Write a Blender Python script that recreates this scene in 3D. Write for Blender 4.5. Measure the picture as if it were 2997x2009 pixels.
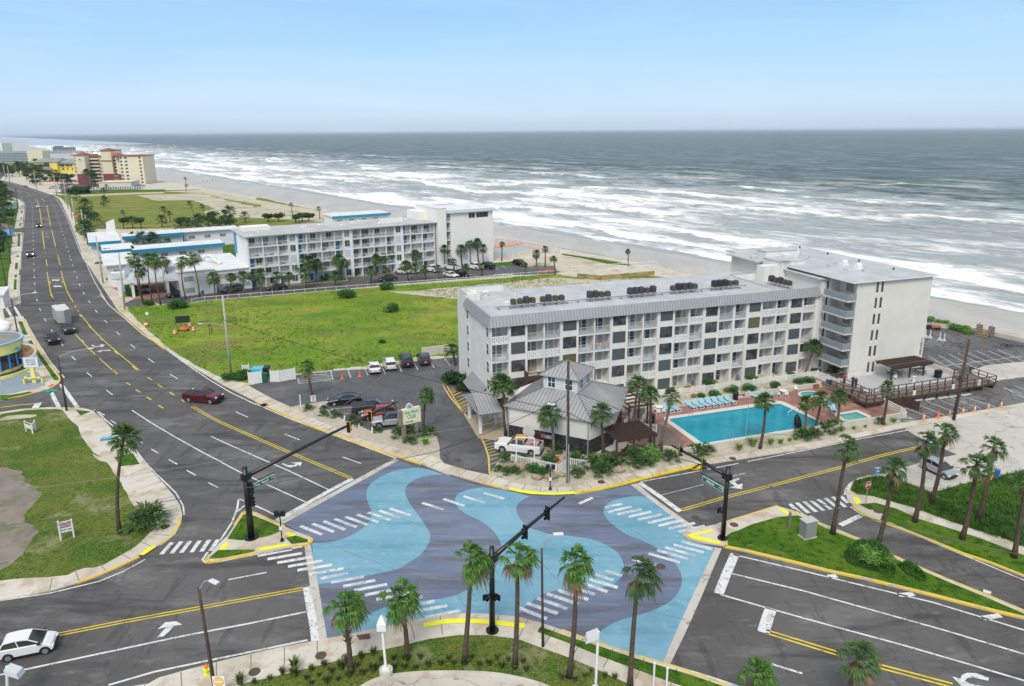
import bpy,bmesh,math,random
import numpy as np
from mathutils import Vector,Matrix
from mathutils.geometry import tessellate_polygon
for o in list(bpy.data.objects):bpy.data.objects.remove(o)
SC=bpy.context.scene;COL=SC.collection
R=math.radians
rnd=random.Random(7)
# ------------------------------------------------------------------ camera
CAMH=38.0;FPX=2078.0;PCX=1498.5;PCY=900.0;PITCH=R(13.92);ROLL=R(0.39)
_f=Vector((0,math.cos(PITCH),-math.sin(PITCH)));_u0=Vector((0,math.sin(PITCH),math.cos(PITCH)));_r0=Vector((1,0,0))
_r=math.cos(ROLL)*_r0-math.sin(ROLL)*_u0
_u=math.sin(ROLL)*_r0+math.cos(ROLL)*_u0
cam=bpy.data.cameras.new('camera');camo=bpy.data.objects.new('camera',cam);COL.objects.link(camo)
mw=Matrix.Identity(4)
for i in range(3):
 mw[i][0]=_r[i];mw[i][1]=_u[i];mw[i][2]=-_f[i]
mw[0][3]=0;mw[1][3]=0;mw[2][3]=CAMH
camo.matrix_world=mw
cam.sensor_width=36;cam.lens=FPX/2997*36;cam.shift_y=-(2009/2-PCY)/2997
cam.clip_start=0.5;cam.clip_end=60000
SC.camera=camo
SC.view_settings.view_transform='Standard';SC.view_settings.look='None';SC.view_settings.gamma=1
SC.view_settings.exposure=0.85;SKYK=8.0
# ------------------------------------------------------------------ world and sun
SUN_EL,SUN_AZ=R(50),R(192)
w=bpy.data.worlds.new('World');SC.world=w;w.use_nodes=True
nt=w.node_tree;nt.nodes.clear()
sky=nt.nodes.new('ShaderNodeTexSky');sky.sky_type='NISHITA';sky.sun_disc=False
sky.sun_elevation=SUN_EL;sky.sun_rotation=SUN_AZ;sky.dust_density=1.0;sky.ozone_density=1.5;sky.air_density=1.0
tc=nt.nodes.new('ShaderNodeTexCoord');L_=nt.links.new
sep=nt.nodes.new('ShaderNodeSeparateXYZ');L_(tc.outputs['Generated'],sep.inputs[0])
# thin cloud veil: pale at the horizon, blue above it, white overcast overhead
veil=nt.nodes.new('ShaderNodeValToRGB');el=veil.color_ramp.elements
for i,(p_,c_)in enumerate(((0.0,(.375,.47,.60)),(.03,(.37,.51,.68)),(.10,(.28,.475,.71)),(.19,(.19,.395,.67)),(.42,(.44,.50,.56)),(.7,(.56,.575,.58)))):
 x_=el[i]if i<2 else el.new(p_);x_.position=p_;x_.color=(*c_,1)
L_(sep.outputs['Z'],veil.inputs[0])
mul=nt.nodes.new('ShaderNodeVectorMath');mul.operation='SCALE';mul.inputs['Scale'].default_value=SKYK;L_(veil.outputs[0],mul.inputs[0])
mix1=nt.nodes.new('ShaderNodeMixRGB');mix1.inputs[0].default_value=.82;L_(sky.outputs[0],mix1.inputs[1]);L_(mul.outputs[0],mix1.inputs[2])
# wispy clouds
mp=nt.nodes.new('ShaderNodeMapping');mp.inputs['Scale'].default_value=(1.3,1.3,11.0);mp.inputs['Rotation'].default_value=(R(4),R(9),0)
ns=nt.nodes.new('ShaderNodeTexNoise');ns.inputs['Scale'].default_value=1.5;ns.inputs['Detail'].default_value=6;ns.inputs['Roughness'].default_value=.62;ns.inputs['Distortion'].default_value=.5
cr=nt.nodes.new('ShaderNodeMapRange');cr.inputs['From Min'].default_value=.45;cr.inputs['From Max'].default_value=.80;cr.inputs['To Max'].default_value=.3
L_(tc.outputs['Generated'],mp.inputs['Vector']);L_(mp.outputs[0],ns.inputs['Vector']);L_(ns.outputs['Fac'],cr.inputs['Value'])
mx=nt.nodes.new('ShaderNodeMixRGB');mx.inputs[2].default_value=(.56*SKYK,.66*SKYK,.80*SKYK,1);L_(cr.outputs[0],mx.inputs[0]);L_(mix1.outputs[0],mx.inputs[1])
bg=nt.nodes.new('ShaderNodeBackground');bg.inputs['Strength'].default_value=0.1;out=nt.nodes.new('ShaderNodeOutputWorld');L_(mx.outputs[0],bg.inputs['Color']);L_(bg.outputs[0],out.inputs[0])
sl=bpy.data.lights.new('sun','SUN');sl.energy=1.5;sl.angle=R(22);sl.color=(1.0,.94,.86)
so=bpy.data.objects.new('sun',sl);COL.objects.link(so)
sd=Vector((math.sin(SUN_AZ)*math.cos(SUN_EL),math.cos(SUN_AZ)*math.cos(SUN_EL),math.sin(SUN_EL)))
so.rotation_euler=sd.to_track_quat('Z','Y').to_euler()
SC.cycles.max_bounces=5;SC.cycles.diffuse_bounces=3
# ------------------------------------------------------------------ surveying: photo pixel -> point on a level plane
def ray(x,y):return _f+(x-PCX)/FPX*_r-(y-PCY)/FPX*_u
def g(q,z=0.0):
 d=ray(*q);t=(z-CAMH)/d.z
 return Vector((d.x*t,d.y*t,z))
def zoomer(x0,y0,s):return lambda x,y:(x0+x/s,y0+y/s)
T=zoomer(2480,780,4.479);Z=zoomer(2000,700,2.34);N=zoomer(1300,700,2.904);K=zoomer(1320,820,4.356)
LZ=zoomer(640,640,6.03);M=zoomer(600,540,2.599);A=zoomer(0,380,3.119);B=zoomer(0,860,3.119);C=zoomer(650,1020,3.119)
E=zoomer(1300,1100,3.119);W=zoomer(0,1300,2.211);Q=zoomer(600,1330,2.293);S=zoomer(1350,1350,2.38);U=zoomer(2100,1350,2.379)
V=zoomer(2300,1200,3.356);D=zoomer(0,0,.78045);LB=zoomer(1340,1040,3.734);PL=zoomer(1840,1060,3.734)
DK=zoomer(2380,900,3.7326);FW=zoomer(0,480,5.569);BB=zoomer(0,920,5.6);LH=zoomer(260,640,4.177);AA=zoomer(0,620,4.9)
def gp(zf,pts,z=0.0):return[g(zf(*p),z)for p in pts]
class Frame:
 def __init__(s,ox,oy,deg):
  s.o=Vector((ox,oy,0));a=R(deg);s.a=a;s.u=Vector((math.cos(a),math.sin(a),0));s.v=Vector((-math.sin(a),math.cos(a),0))
 def p(s,u,v,z=0):return s.o+s.u*u+s.v*v+Vector((0,0,z))
 def onv(s,q,v):
  d=ray(*q);o=Vector((0,0,CAMH));t=(v-(o-s.o).dot(s.v))/d.dot(s.v);k=o+d*t-s.o
  return k.dot(s.u),k.z
 def onz(s,q,z):
  k=g(q,z)-s.o;return k.dot(s.u),k.dot(s.v)
HF=Frame(-2.89,91.30,18.7)
LF=Frame(-65.5,174.6,31.0)
# ------------------------------------------------------------------ materials
MATS={}
def nodes(name):
 m=bpy.data.materials.new(name);m.use_nodes=True;t=m.node_tree
 return m,t,t.nodes['Principled BSDF']
def mat(name,col,rough=.7,metal=0,var=.0,scale=3.0,col2=None,bump=0.0,bscale=None,spec=.5,emit=None,detail=6,lo=.35,hi=.65,obj=False):
 if name in MATS:return MATS[name]
 m,t,b=nodes(name)
 b.inputs['Roughness'].default_value=rough;b.inputs['Metallic'].default_value=metal
 b.inputs['Specular IOR Level'].default_value=spec
 b.inputs['Base Color'].default_value=(*col,1)
 m.diffuse_color=(*col,1)
 if col2 is None and var>0:col2=tuple(c*(1-var)for c in col)
 if col2 is not None or bump>0:
  if obj:gc=t.nodes.new('ShaderNodeTexCoord');vec=gc.outputs['Object']
  else:gc=t.nodes.new('ShaderNodeNewGeometry');vec=gc.outputs['Position']
 if col2 is not None:
  n=t.nodes.new('ShaderNodeTexNoise');n.inputs['Scale'].default_value=scale;n.inputs['Detail'].default_value=detail;n.inputs['Roughness'].default_value=.65
  r=t.nodes.new('ShaderNodeValToRGB');r.color_ramp.elements[0].position=lo;r.color_ramp.elements[1].position=hi
  r.color_ramp.elements[0].color=(*col,1);r.color_ramp.elements[1].color=(*col2,1)
  t.links.new(vec,n.inputs['Vector']);t.links.new(n.outputs['Fac'],r.inputs[0]);t.links.new(r.outputs[0],b.inputs['Base Color'])
 if bump>0:
  n2=t.nodes.new('ShaderNodeTexNoise');n2.inputs['Scale'].default_value=bscale or scale*4;n2.inputs['Detail'].default_value=4
  bp=t.nodes.new('ShaderNodeBump');bp.inputs['Strength'].default_value=bump;bp.inputs['Distance'].default_value=.1
  t.links.new(vec,n2.inputs['Vector']);t.links.new(n2.outputs['Fac'],bp.inputs['Height']);t.links.new(bp.outputs[0],b.inputs['Normal'])
 if emit:
  b.inputs['Emission Color'].default_value=(*emit[:3],1);b.inputs['Emission Strength'].default_value=emit[3]
 MATS[name]=m;return m
def layers(name,base,lays,rough=.85,bump=.3,bscale=6,spec=.3,cracks=None):
 """base colour overlaid by noise layers: (colour, scale, lo, hi, amount, stretch)"""
 m,t,b=nodes(name);m.diffuse_color=(*base,1)
 b.inputs['Roughness'].default_value=rough;b.inputs['Specular IOR Level'].default_value=spec
 gc=t.nodes.new('ShaderNodeNewGeometry');prev=None
 for i,l in enumerate(lays):
  col,sc,lo,hi,amt=l[:5]
  mpn=t.nodes.new('ShaderNodeMapping');mpn.inputs['Location'].default_value=(i*37.1,i*11.7,0)
  if len(l)>5:mpn.inputs['Scale'].default_value=(l[5][0],l[5][1],l[5][3]if len(l[5])>3 else 1);mpn.inputs['Rotation'].default_value=(0,0,R(l[5][2]))
  n=t.nodes.new('ShaderNodeTexNoise');n.inputs['Scale'].default_value=sc;n.inputs['Detail'].default_value=7;n.inputs['Roughness'].default_value=.65
  r=t.nodes.new('ShaderNodeMapRange');r.inputs['From Min'].default_value=lo;r.inputs['From Max'].default_value=hi;r.inputs['To Max'].default_value=amt
  x=t.nodes.new('ShaderNodeMixRGB');x.inputs[2].default_value=(*col,1)
  t.links.new(gc.outputs['Position'],mpn.inputs['Vector']);t.links.new(mpn.outputs[0],n.inputs['Vector']);t.links.new(n.outputs['Fac'],r.inputs['Value']);t.links.new(r.outputs[0],x.inputs[0])
  if prev is None:x.inputs[1].default_value=(*base,1)
  else:t.links.new(prev,x.inputs[1])
  prev=x.outputs[0]
 if cracks:
  sc,cw,ccol,amt=cracks
  nz=t.nodes.new('ShaderNodeTexNoise');nz.inputs['Scale'].default_value=sc*4;nz.inputs['Detail'].default_value=4;va=t.nodes.new('ShaderNodeVectorMath');va.operation='MULTIPLY_ADD';va.inputs[1].default_value=(.9/sc*.4,)*3
  t.links.new(gc.outputs['Position'],nz.inputs['Vector']);t.links.new(nz.outputs['Color'],va.inputs[0]);t.links.new(gc.outputs['Position'],va.inputs[2])
  vo=t.nodes.new('ShaderNodeTexVoronoi');vo.feature='DISTANCE_TO_EDGE';vo.inputs['Scale'].default_value=sc;t.links.new(va.outputs[0],vo.inputs['Vector'])
  r=t.nodes.new('ShaderNodeMapRange');r.inputs['From Min'].default_value=cw*.3;r.inputs['From Max'].default_value=cw;r.inputs['To Min'].default_value=amt;r.inputs['To Max'].default_value=0
  x=t.nodes.new('ShaderNodeMixRGB');x.inputs[2].default_value=(*ccol,1);t.links.new(vo.outputs['Distance'],r.inputs['Value']);t.links.new(r.outputs[0],x.inputs[0]);t.links.new(prev,x.inputs[1]);prev=x.outputs[0]
 t.links.new(prev,b.inputs['Base Color'])
 if bump:
  n2=t.nodes.new('ShaderNodeTexNoise');n2.inputs['Scale'].default_value=bscale;n2.inputs['Detail'].default_value=5
  bp=t.nodes.new('ShaderNodeBump');bp.inputs['Strength'].default_value=bump;bp.inputs['Distance'].default_value=.15
  t.links.new(gc.outputs['Position'],n2.inputs['Vector']);t.links.new(n2.outputs['Fac'],bp.inputs['Height']);t.links.new(bp.outputs[0],b.inputs['Normal'])
 MATS[name]=m;return m
asphalt=layers('asphalt',(.092,.087,.085),[((.140,.134,.131),.05,.42,.58,.9),((.215,.207,.20),.10,.54,.64,.75,(1,2.6,25)),((.21,.205,.20),.5,.57,.68,.6,(1,3,-28)),((.048,.046,.046),.14,.53,.62,.75,(.5,3,-25)),((.05,.048,.048),.3,.56,.62,.5,(3,.5,30)),((.055,.055,.055),14,.42,.6,.5)],rough=.8,bump=.25,bscale=14,cracks=(.06,.004,(.05,.049,.048),.45))
asphalt_lot=layers('asphalt_wet_lot',(.075,.074,.077),[((.17,.17,.17),.12,.5,.66,.75),((.03,.03,.033),.3,.55,.68,.8),((.13,.13,.13),6,.45,.6,.5),((.10,.10,.105),.35,.5,.58,.6)],rough=.6,bump=.25,bscale=8,spec=.4,cracks=(.14,.01,(.025,.025,.025),.8))
asphalt_cracked=layers('asphalt_cracked',(.11,.108,.108),[((.19,.185,.18),.1,.45,.62,.8),((.05,.05,.052),.5,.58,.66,.8),((.07,.07,.07),2.5,.56,.6,.6)],rough=.85,bump=.3,bscale=8,cracks=(.35,.03,(.03,.03,.03),.85))
concrete=layers('concrete',(.52,.47,.39),[((.60,.56,.49),.15,.45,.58,.9),((.42,.34,.24),.4,.50,.60,.85),((.22,.2,.17),2.2,.6,.75,.5),((.55,.51,.44),6,.5,.7,.3)],rough=.85,bump=.15)
concrete_pale=layers('pale_concrete_pavement',(.47,.44,.39),[((.55,.525,.475),.08,.45,.6,.8),((.34,.32,.29),.3,.55,.68,.7),((.27,.25,.22),1.5,.56,.64,.5)],rough=.85,bump=.12,cracks=(.16,.01,(.2,.185,.165),.8))
paint_white=layers('road_paint_white',(.66,.66,.645),[((.42,.41,.40),1.2,.5,.6,.8),((.12,.12,.12),2.6,.57,.63,.85)],rough=.6,bump=0)
paint_worn=layers('worn_road_paint',(.62,.635,.64),[((.26,.33,.40),.7,.45,.6,.75),((.2,.27,.34),3,.54,.62,.7)],rough=.6,bump=0)
paint_yellow=layers('road_paint_yellow',(.72,.55,.03),[((.52,.37,.05),.9,.46,.6,.8),((.2,.16,.08),3,.58,.64,.7)],rough=.6,bump=0)
paint_bright=mat('tactile_yellow',(.86,.82,.02),.6,var=.12,scale=2)
kerb_yellow=layers('kerb_paint_yellow',(.68,.48,.08),[((.45,.38,.26),.8,.5,.62,.85),((.3,.27,.2),4,.6,.68,.6)],rough=.8,bump=0)
street_blue=layers('blue_street_paint',(.15,.32,.42),[((.205,.39,.49),.06,.42,.58,.9),((.10,.27,.36),.16,.50,.62,.75,(.4,3,-24)),((.22,.40,.48),.5,.54,.64,.6,(.4,3,-24)),((.24,.44,.50),1.0,.53,.64,.5),((.10,.28,.37),12,.5,.7,.3)],rough=.65,bump=.1,bscale=14)
street_slate=layers('slate_street_paint',(.132,.165,.245),[((.175,.21,.29),.06,.45,.6,.8),((.10,.105,.13),.16,.48,.60,.85,(.4,3,-24)),((.23,.24,.27),.5,.54,.64,.6,(.4,3,-24)),((.21,.22,.29),1.5,.56,.75,.4)],rough=.65,bump=.1,bscale=14)
lawn=layers('lawn_grass',(.060,.145,.012),[((.12,.205,.020),.22,.45,.56,.9),((.022,.065,.010),1.2,.5,.6,.8),((.24,.22,.10),.5,.6,.68,.6),((.10,.21,.03),5,.5,.6,.6),((.02,.05,.008),9,.52,.62,.6)],bump=1.0,bscale=10,spec=.04)
lawn_dry=layers('dry_lawn_grass',(.115,.155,.022),[((.05,.125,.010),.11,.47,.56,.95),((.32,.29,.17),.17,.56,.66,.75),((.03,.075,.012),2.2,.52,.62,.7),((.30,.28,.14),6,.5,.62,.55),((.03,.07,.01),11,.52,.62,.5)],bump=.8,bscale=9,spec=.04)
meadow=layers('meadow_grass',(.15,.24,.020),[((.28,.32,.05),.045,.44,.56,.85),((.07,.17,.015),.07,.50,.60,.85,(1,1.6,10)),((.19,.155,.065),.09,.51,.60,.8,(1,2.5,20)),((.06,.20,.015),.03,.5,.62,.7),((.02,.07,.008),.7,.56,.68,.75,(1,2,15)),((.25,.34,.04),1.6,.5,.62,.6,(1,2,15)),((.26,.26,.10),4,.53,.64,.5),((.02,.06,.006),6,.54,.64,.6)],bump=1.0,bscale=3,spec=.04)
meadow_far=layers('scrub_grass',(.16,.20,.035),[((.26,.24,.09),.03,.45,.6,.9,(1,2.5,0)),((.06,.11,.018),.06,.55,.66,.8,(1,3,10)),((.05,.09,.02),.5,.56,.7,.6)],bump=.8,bscale=3,spec=.04)
sand=layers('sand',(.50,.44,.34),[((.42,.36,.27),.05,.45,.6,.8),((.58,.53,.43),.4,.5,.65,.7),((.19,.20,.08),.12,.57,.64,.6),((.33,.28,.2),2,.55,.7,.5)],bump=.4,bscale=2)
dune_sand=layers('dune_sand',(.50,.45,.35),[((.40,.35,.26),.08,.45,.62,.8,(1,2.5,125)),((.20,.23,.06),.07,.535,.60,.85,(1,2,20)),((.09,.13,.03),.4,.58,.66,.7)],bump=.4,bscale=2)
mulch_sand=layers('planting_sand',(.46,.42,.33),[((.33,.29,.2),.5,.45,.62,.8),((.15,.18,.06),.35,.55,.64,.75),((.55,.5,.41),3,.5,.7,.5)],bump=.5,bscale=5)
gravel=mat('shell_gravel',(.50,.45,.36),.9,col2=(.36,.32,.25),scale=3,bump=.5,bscale=12)
brick_pave=mat('red_brick_paving',(.27,.12,.095),.8,col2=(.42,.27,.22),scale=.5,lo=.45,hi=.75,bump=.1)
planks=mat('deck_planks',(.20,.15,.125),.8,var=.35,scale=4)
wood_dark=mat('dark_brown_wood',(.045,.028,.022),.8,col2=(.10,.06,.045),scale=5,bump=.2)
wood_weathered=mat('weathered_wood',(.17,.14,.11),.85,col2=(.26,.22,.18),scale=3)
stucco=layers('white_stucco',(.72,.705,.67),[((.64,.625,.585),.35,.42,.62,.8),((.50,.48,.43),1.1,.56,.68,.55,(1,1,0,.10)),((.77,.76,.73),3,.55,.7,.4)],bump=.08,bscale=20)
stucco_warm=layers('warm_cream_stucco',(.70,.67,.61),[((.64,.61,.555),.3,.42,.62,.8),((.54,.50,.44),1.0,.58,.70,.5,(1,1,0,.08))],bump=.05,bscale=20)
white=mat('white_paint',(.76,.76,.745),.6,var=.08,scale=1.5)
white_roof=mat('white_roof_membrane',(.72,.72,.72),.5,col2=(.52,.52,.51),scale=.35,lo=.45,hi=.75)
grey_roof=mat('grey_roof_membrane',(.40,.415,.425),.75,spec=.25,col2=(.50,.515,.525),scale=.3,lo=.4,hi=.65,bump=.05)
pale_roof=mat('pale_grey_roof',(.48,.48,.47),.7,col2=(.36,.36,.35),scale=.25,lo=.4,hi=.7)
metal_roof=mat('grey_metal_roof',(.37,.37,.372),.45,metal=.15,var=.12,scale=.6)
seam=mat('metal_roof_seam',(.17,.175,.18),.5)
silver_roof=mat('pale_blue_metal_roof',(.48,.53,.58),.45,var=.1,scale=.5)
teal=mat('teal_metal_fascia',(.02,.26,.40),.5,var=.2,scale=2)
blue_door=mat('blue_painted_door',(.015,.19,.40),.5)
glass_dark=mat('dark_window_glass',(.028,.033,.037),.12,spec=.6,col2=(.10,.11,.115),scale=1.1,lo=.42,hi=.6)
glass_mid=mat('curtained_glass',(.14,.155,.165),.2,spec=.6,col2=(.30,.32,.33),scale=.7)
glass_blue=mat('blue_tinted_glass',(.02,.06,.10),.1,spec=.7)
black=mat('black_paint',(.012,.012,.013),.45)
black_metal=mat('black_powder_coat',(.010,.010,.012),.35,var=.2)
galv=mat('galvanised_metal',(.42,.44,.46),.4,metal=.4,var=.12)
railing=mat('grey_blue_railing',(.42,.46,.50),.5)
rubber=mat('tyre_rubber',(.015,.015,.016),.8)
alloy=mat('alloy_rim',(.45,.46,.47),.35,metal=.7)
orange=mat('safety_orange',(.85,.17,.03),.6)
plastic_blue=mat('pale_blue_mesh_fabric',(.22,.50,.62),.7)
pole_wood=mat('utility_pole_wood',(.095,.068,.048),.9,col2=(.05,.038,.03),scale=4,bump=.3)
pole_conc=mat('concrete_pole',(.46,.44,.40),.8,var=.15,scale=2)
rock_mat=mat('coquina_rock',(.38,.32,.22),.95,col2=(.22,.18,.12),scale=2,bump=.8)
# ------------------------------------------------------------------ mesh helpers
def link(name,me,m=None,parent=None):
 o=bpy.data.objects.new(name,me);COL.objects.link(o)
 if m is not None and me is not None:me.materials.append(m)
 if parent is not None:o.parent=parent
 return o
def tag(o,label=None,cat=None,group=None,kind=None):
 if label:o['label']=label
 if cat:o['category']=cat
 if group:o['group']=group
 if kind:o['kind']=kind
 return o
def thing(name,label,cat,loc=(0,0,0),rz=0,group=None):
 o=bpy.data.objects.new(name,None);COL.objects.link(o);o.location=loc;o.rotation_euler=(0,0,rz);o.empty_display_size=.3
 return tag(o,label,cat,group)
class MB:
 def __init__(s):s.v=[];s.f=[];s.mi=[];s.cur=0
 def add(s,vs,fs):
  n=len(s.v);s.v+=[tuple(v)for v in vs];s.f+=[tuple(i+n for i in f)for f in fs];s.mi+=[s.cur]*len(fs);return s
 def box(s,x0,x1,y0,y1,z0,z1,fr=None):
  P=[(x0,y0,z0),(x1,y0,z0),(x1,y1,z0),(x0,y1,z0),(x0,y0,z1),(x1,y0,z1),(x1,y1,z1),(x0,y1,z1)]
  if fr:P=[fr(*p)for p in P]
  return s.add(P,[(0,3,2,1),(4,5,6,7),(0,1,5,4),(1,2,6,5),(2,3,7,6),(3,0,4,7)])
 def quad(s,a,b,c,d):return s.add([a,b,c,d],[(0,1,2,3)])
 def bar(s,a,b,w,h=None,up=(0,0,1)):
  a=Vector(a);b=Vector(b);h=h or w;d=(b-a)
  if d.length<1e-6:return s
  d.normalize();upv=Vector(up)
  if abs(d.dot(upv))>.98:upv=Vector((1,0,0))
  r=d.cross(upv).normalized();u=r.cross(d).normalized()
  P=[]
  for e in(a,b):
   for sx,sz in((-1,-1),(1,-1),(1,1),(-1,1)):P.append(e+r*(sx*w/2)+u*(sz*h/2))
  return s.add(P,[(0,1,2,3),(7,6,5,4),(0,4,5,1),(1,5,6,2),(2,6,7,3),(3,7,4,0)])
 def tube(s,pts,rad,n=8,cap=True):
  pts=[Vector(p)for p in pts];rings=[]
  if not isinstance(rad,(list,tuple)):rad=[rad]*len(pts)
  base=len(s.v);prevr=None
  for i,p in enumerate(pts):
   d=(pts[min(i+1,len(pts)-1)]-pts[max(i-1,0)])
   if d.length<1e-9:d=Vector((0,0,1))
   d.normalize()
   ref=Vector((0,0,1))if abs(d.z)<.9 else Vector((1,0,0))
   r=d.cross(ref).normalized()
   if prevr is not None:
    r2=(prevr-d*prevr.dot(d))
    if r2.length>1e-6:r=r2.normalized()
   prevr=r;u=d.cross(r)
   for k in range(n):
    a=2*math.pi*k/n;s.v.append(tuple(p+(r*math.cos(a)+u*math.sin(a))*rad[i]))
  for i in range(len(pts)-1):
   for k in range(n):
    k2=(k+1)%n;s.f.append((base+i*n+k,base+i*n+k2,base+(i+1)*n+k2,base+(i+1)*n+k));s.mi.append(s.cur)
  if cap:
   s.f.append(tuple(base+k for k in reversed(range(n))));s.mi.append(s.cur)
   s.f.append(tuple(base+(len(pts)-1)*n+k for k in range(n)));s.mi.append(s.cur)
  return s
 def ball(s,c,r,nu=10,nv=6,sc=(1,1,1)):
  c=Vector(c);base=len(s.v)
  for j in range(nv+1):
   th=math.pi*j/nv
   for i in range(nu):
    a=2*math.pi*i/nu
    s.v.append((c.x+r*sc[0]*math.sin(th)*math.cos(a),c.y+r*sc[1]*math.sin(th)*math.sin(a),c.z+r*sc[2]*math.cos(th)))
  for j in range(nv):
   for i in range(nu):
    i2=(i+1)%nu;s.f.append((base+j*nu+i,base+(j+1)*nu+i,base+(j+1)*nu+i2,base+j*nu+i2));s.mi.append(s.cur)
  return s
 def prism(s,pts,z0,z1):
  """vertical prism over an outline of (x, y)"""
  n=len(pts);area=sum(pts[i][0]*pts[(i+1)%n][1]-pts[(i+1)%n][0]*pts[i][1]for i in range(n))
  if area<0:pts=pts[::-1]
  tri=tessellate_polygon([[Vector((p[0],p[1],0))for p in pts]])
  base=len(s.v)
  for z in(z0,z1):
   for p in pts:s.v.append((p[0],p[1],z))
  for t_ in tri:
   a,b,c=[Vector((pts[i][0],pts[i][1],0))for i in t_]
   if(b-a).cross(c-a).z<0:t_=t_[::-1]
   s.f.append(tuple(base+n+i for i in t_));s.mi.append(s.cur)
  for i in range(n):
   j=(i+1)%n;s.f.append((base+i,base+j,base+n+j,base+n+i));s.mi.append(s.cur)
  return s
 def mesh(s,name,smooth=False):
  me=bpy.data.meshes.new(name);me.from_pydata(s.v,[],s.f)
  if any(s.mi):me.polygons.foreach_set('material_index',s.mi)
  if smooth:me.polygons.foreach_set('use_smooth',[True]*len(me.polygons))
  me.update();return me
 def build(s,name,m=None,parent=None,smooth=False,local=True):
  me=s.mesh(name,smooth);ms=m if isinstance(m,(list,tuple))else[m]
  for x in ms:
   if x is not None:me.materials.append(x)
  o=bpy.data.objects.new(name,me);COL.objects.link(o)
  if parent is not None:o.parent=parent
  return o
def bevel(o,w=.03,seg=2,ang=30):
 b=o.modifiers.new('b','BEVEL');b.width=w;b.segments=seg;b.limit_method='ANGLE';b.angle_limit=R(ang);return o
def recentre(o):
 """put a top-level mesh's origin at the middle of its base"""
 me=o.data;n=len(me.vertices);co=np.zeros(n*3);me.vertices.foreach_get('co',co);co=co.reshape(-1,3)
 c=(co.min(0)+co.max(0))/2;c[2]=co[:,2].min();co-=c;me.vertices.foreach_set('co',co.ravel());o.location=c;me.update();return o
def one(name,mb,m,label,cat,group=None,smooth=False):
 return recentre(tag(mb.build(name,m,None,smooth),label,cat,group))
def sheet(name,pts,z,m,kind='structure',zz=None):
 mb=MB();P=[Vector((p[0],p[1],0))for p in pts]
 tri=tessellate_polygon([P]);n=len(P);fs=[]
 for t_ in tri:
  a,b,c=[P[i]for i in t_]
  fs.append(t_ if(b-a).cross(c-a).z>0 else t_[::-1])
 mb.add([(p.x,p.y,z)for p in P],fs);o=mb.build(name,m)
 if kind:o['kind']=kind
 return o
def slab(name,pts,z0,z1,m,kind='structure'):
 o=MB().prism([(p[0],p[1])for p in pts],z0,z1).build(name,m)
 if kind:o['kind']=kind
 return o
def line_mb(mb,pts,w,z):
 pts=[Vector((p[0],p[1],0))for p in pts];vs=[];n=len(pts)
 for i,p in enumerate(pts):
  d=(pts[min(i+1,n-1)]-pts[max(i-1,0)]).normalized();r=Vector((-d.y,d.x,0))*w/2
  vs+=[(p.x-r.x,p.y-r.y,z),(p.x+r.x,p.y+r.y,z)]
 return mb.add(vs,[(2*i,2*i+2,2*i+3,2*i+1)for i in range(n-1)])
def resample(pts,step):
 out=[pts[0].copy()];acc=0.0
 for a,b in zip(pts,pts[1:]):
  L=(b-a).length
  if L==0:continue
  d=step-acc
  while d<=L:out.append(a+(b-a)*(d/L));d+=step
  acc=(acc+L)%step
 return out
def smooth_path(pts,n=6):
 P=[pts[0]]+list(pts)+[pts[-1]];out=[]
 for i in range(1,len(P)-2):
  p0,p1,p2,p3=P[i-1],P[i],P[i+1],P[i+2]
  for k in range(n):
   t_=k/n;out.append(.5*((2*p1)+(p2-p0)*t_+(2*p0-5*p1+4*p2-p3)*t_*t_+(3*p1-p0-3*p2+p3)*t_**3))
 out.append(pts[-1].copy());return out
def text_mesh(s,size,m,parent,loc,rot,name='lettering',ext=.01,align='CENTER'):
 cu=bpy.data.curves.new('t','FONT');cu.body=s;cu.size=size;cu.extrude=ext;cu.align_x=align;cu.align_y='CENTER';cu.offset=size*.01;cu.resolution_u=3
 to=bpy.data.objects.new('t',cu);me=bpy.data.meshes.new_from_object(to);bpy.data.objects.remove(to);me.name=name
 o=link(name,me,m,parent);o.location=loc;o.rotation_euler=rot;return o
ORD=['first','second','third','fourth','fifth','sixth','seventh','eighth','ninth','tenth','eleventh','twelfth','thirteenth','fourteenth','fifteenth','sixteenth','seventeenth','eighteenth','nineteenth','twentieth','twenty-first','twenty-second','twenty-third','twenty-fourth','twenty-fifth','twenty-sixth','twenty-seventh','twenty-eighth','twenty-ninth','thirtieth']
def ordw(i):
 if i<30:return ORD[i]
 return{3:'thirty',4:'forty',5:'fifty'}[(i+1)//10]+('-'+ORD[(i+1)%10-1]if(i+1)%10 else 'th').replace('yth','ieth')
def rough(pts,amp,step=1.2,seed=1):
 rr=random.Random(seed);q=resample(list(pts)+[pts[0]],step);out=[];k=0
 for i,p in enumerate(q[:-1]):
  k=k*.75+rr.uniform(-1,1)*amp*.6;d=(q[(i+1)%(len(q)-1)]-q[i-1]);n=Vector((-d.y,d.x,0)).normalized()if d.length else Vector();out.append(p+n*k)
 return out
def copy_tree(o,parent=None):
 c=o.copy();COL.objects.link(c)
 if parent is not None:c.parent=parent
 for ch in list(o.children):copy_tree(ch,c)
 return c
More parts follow.
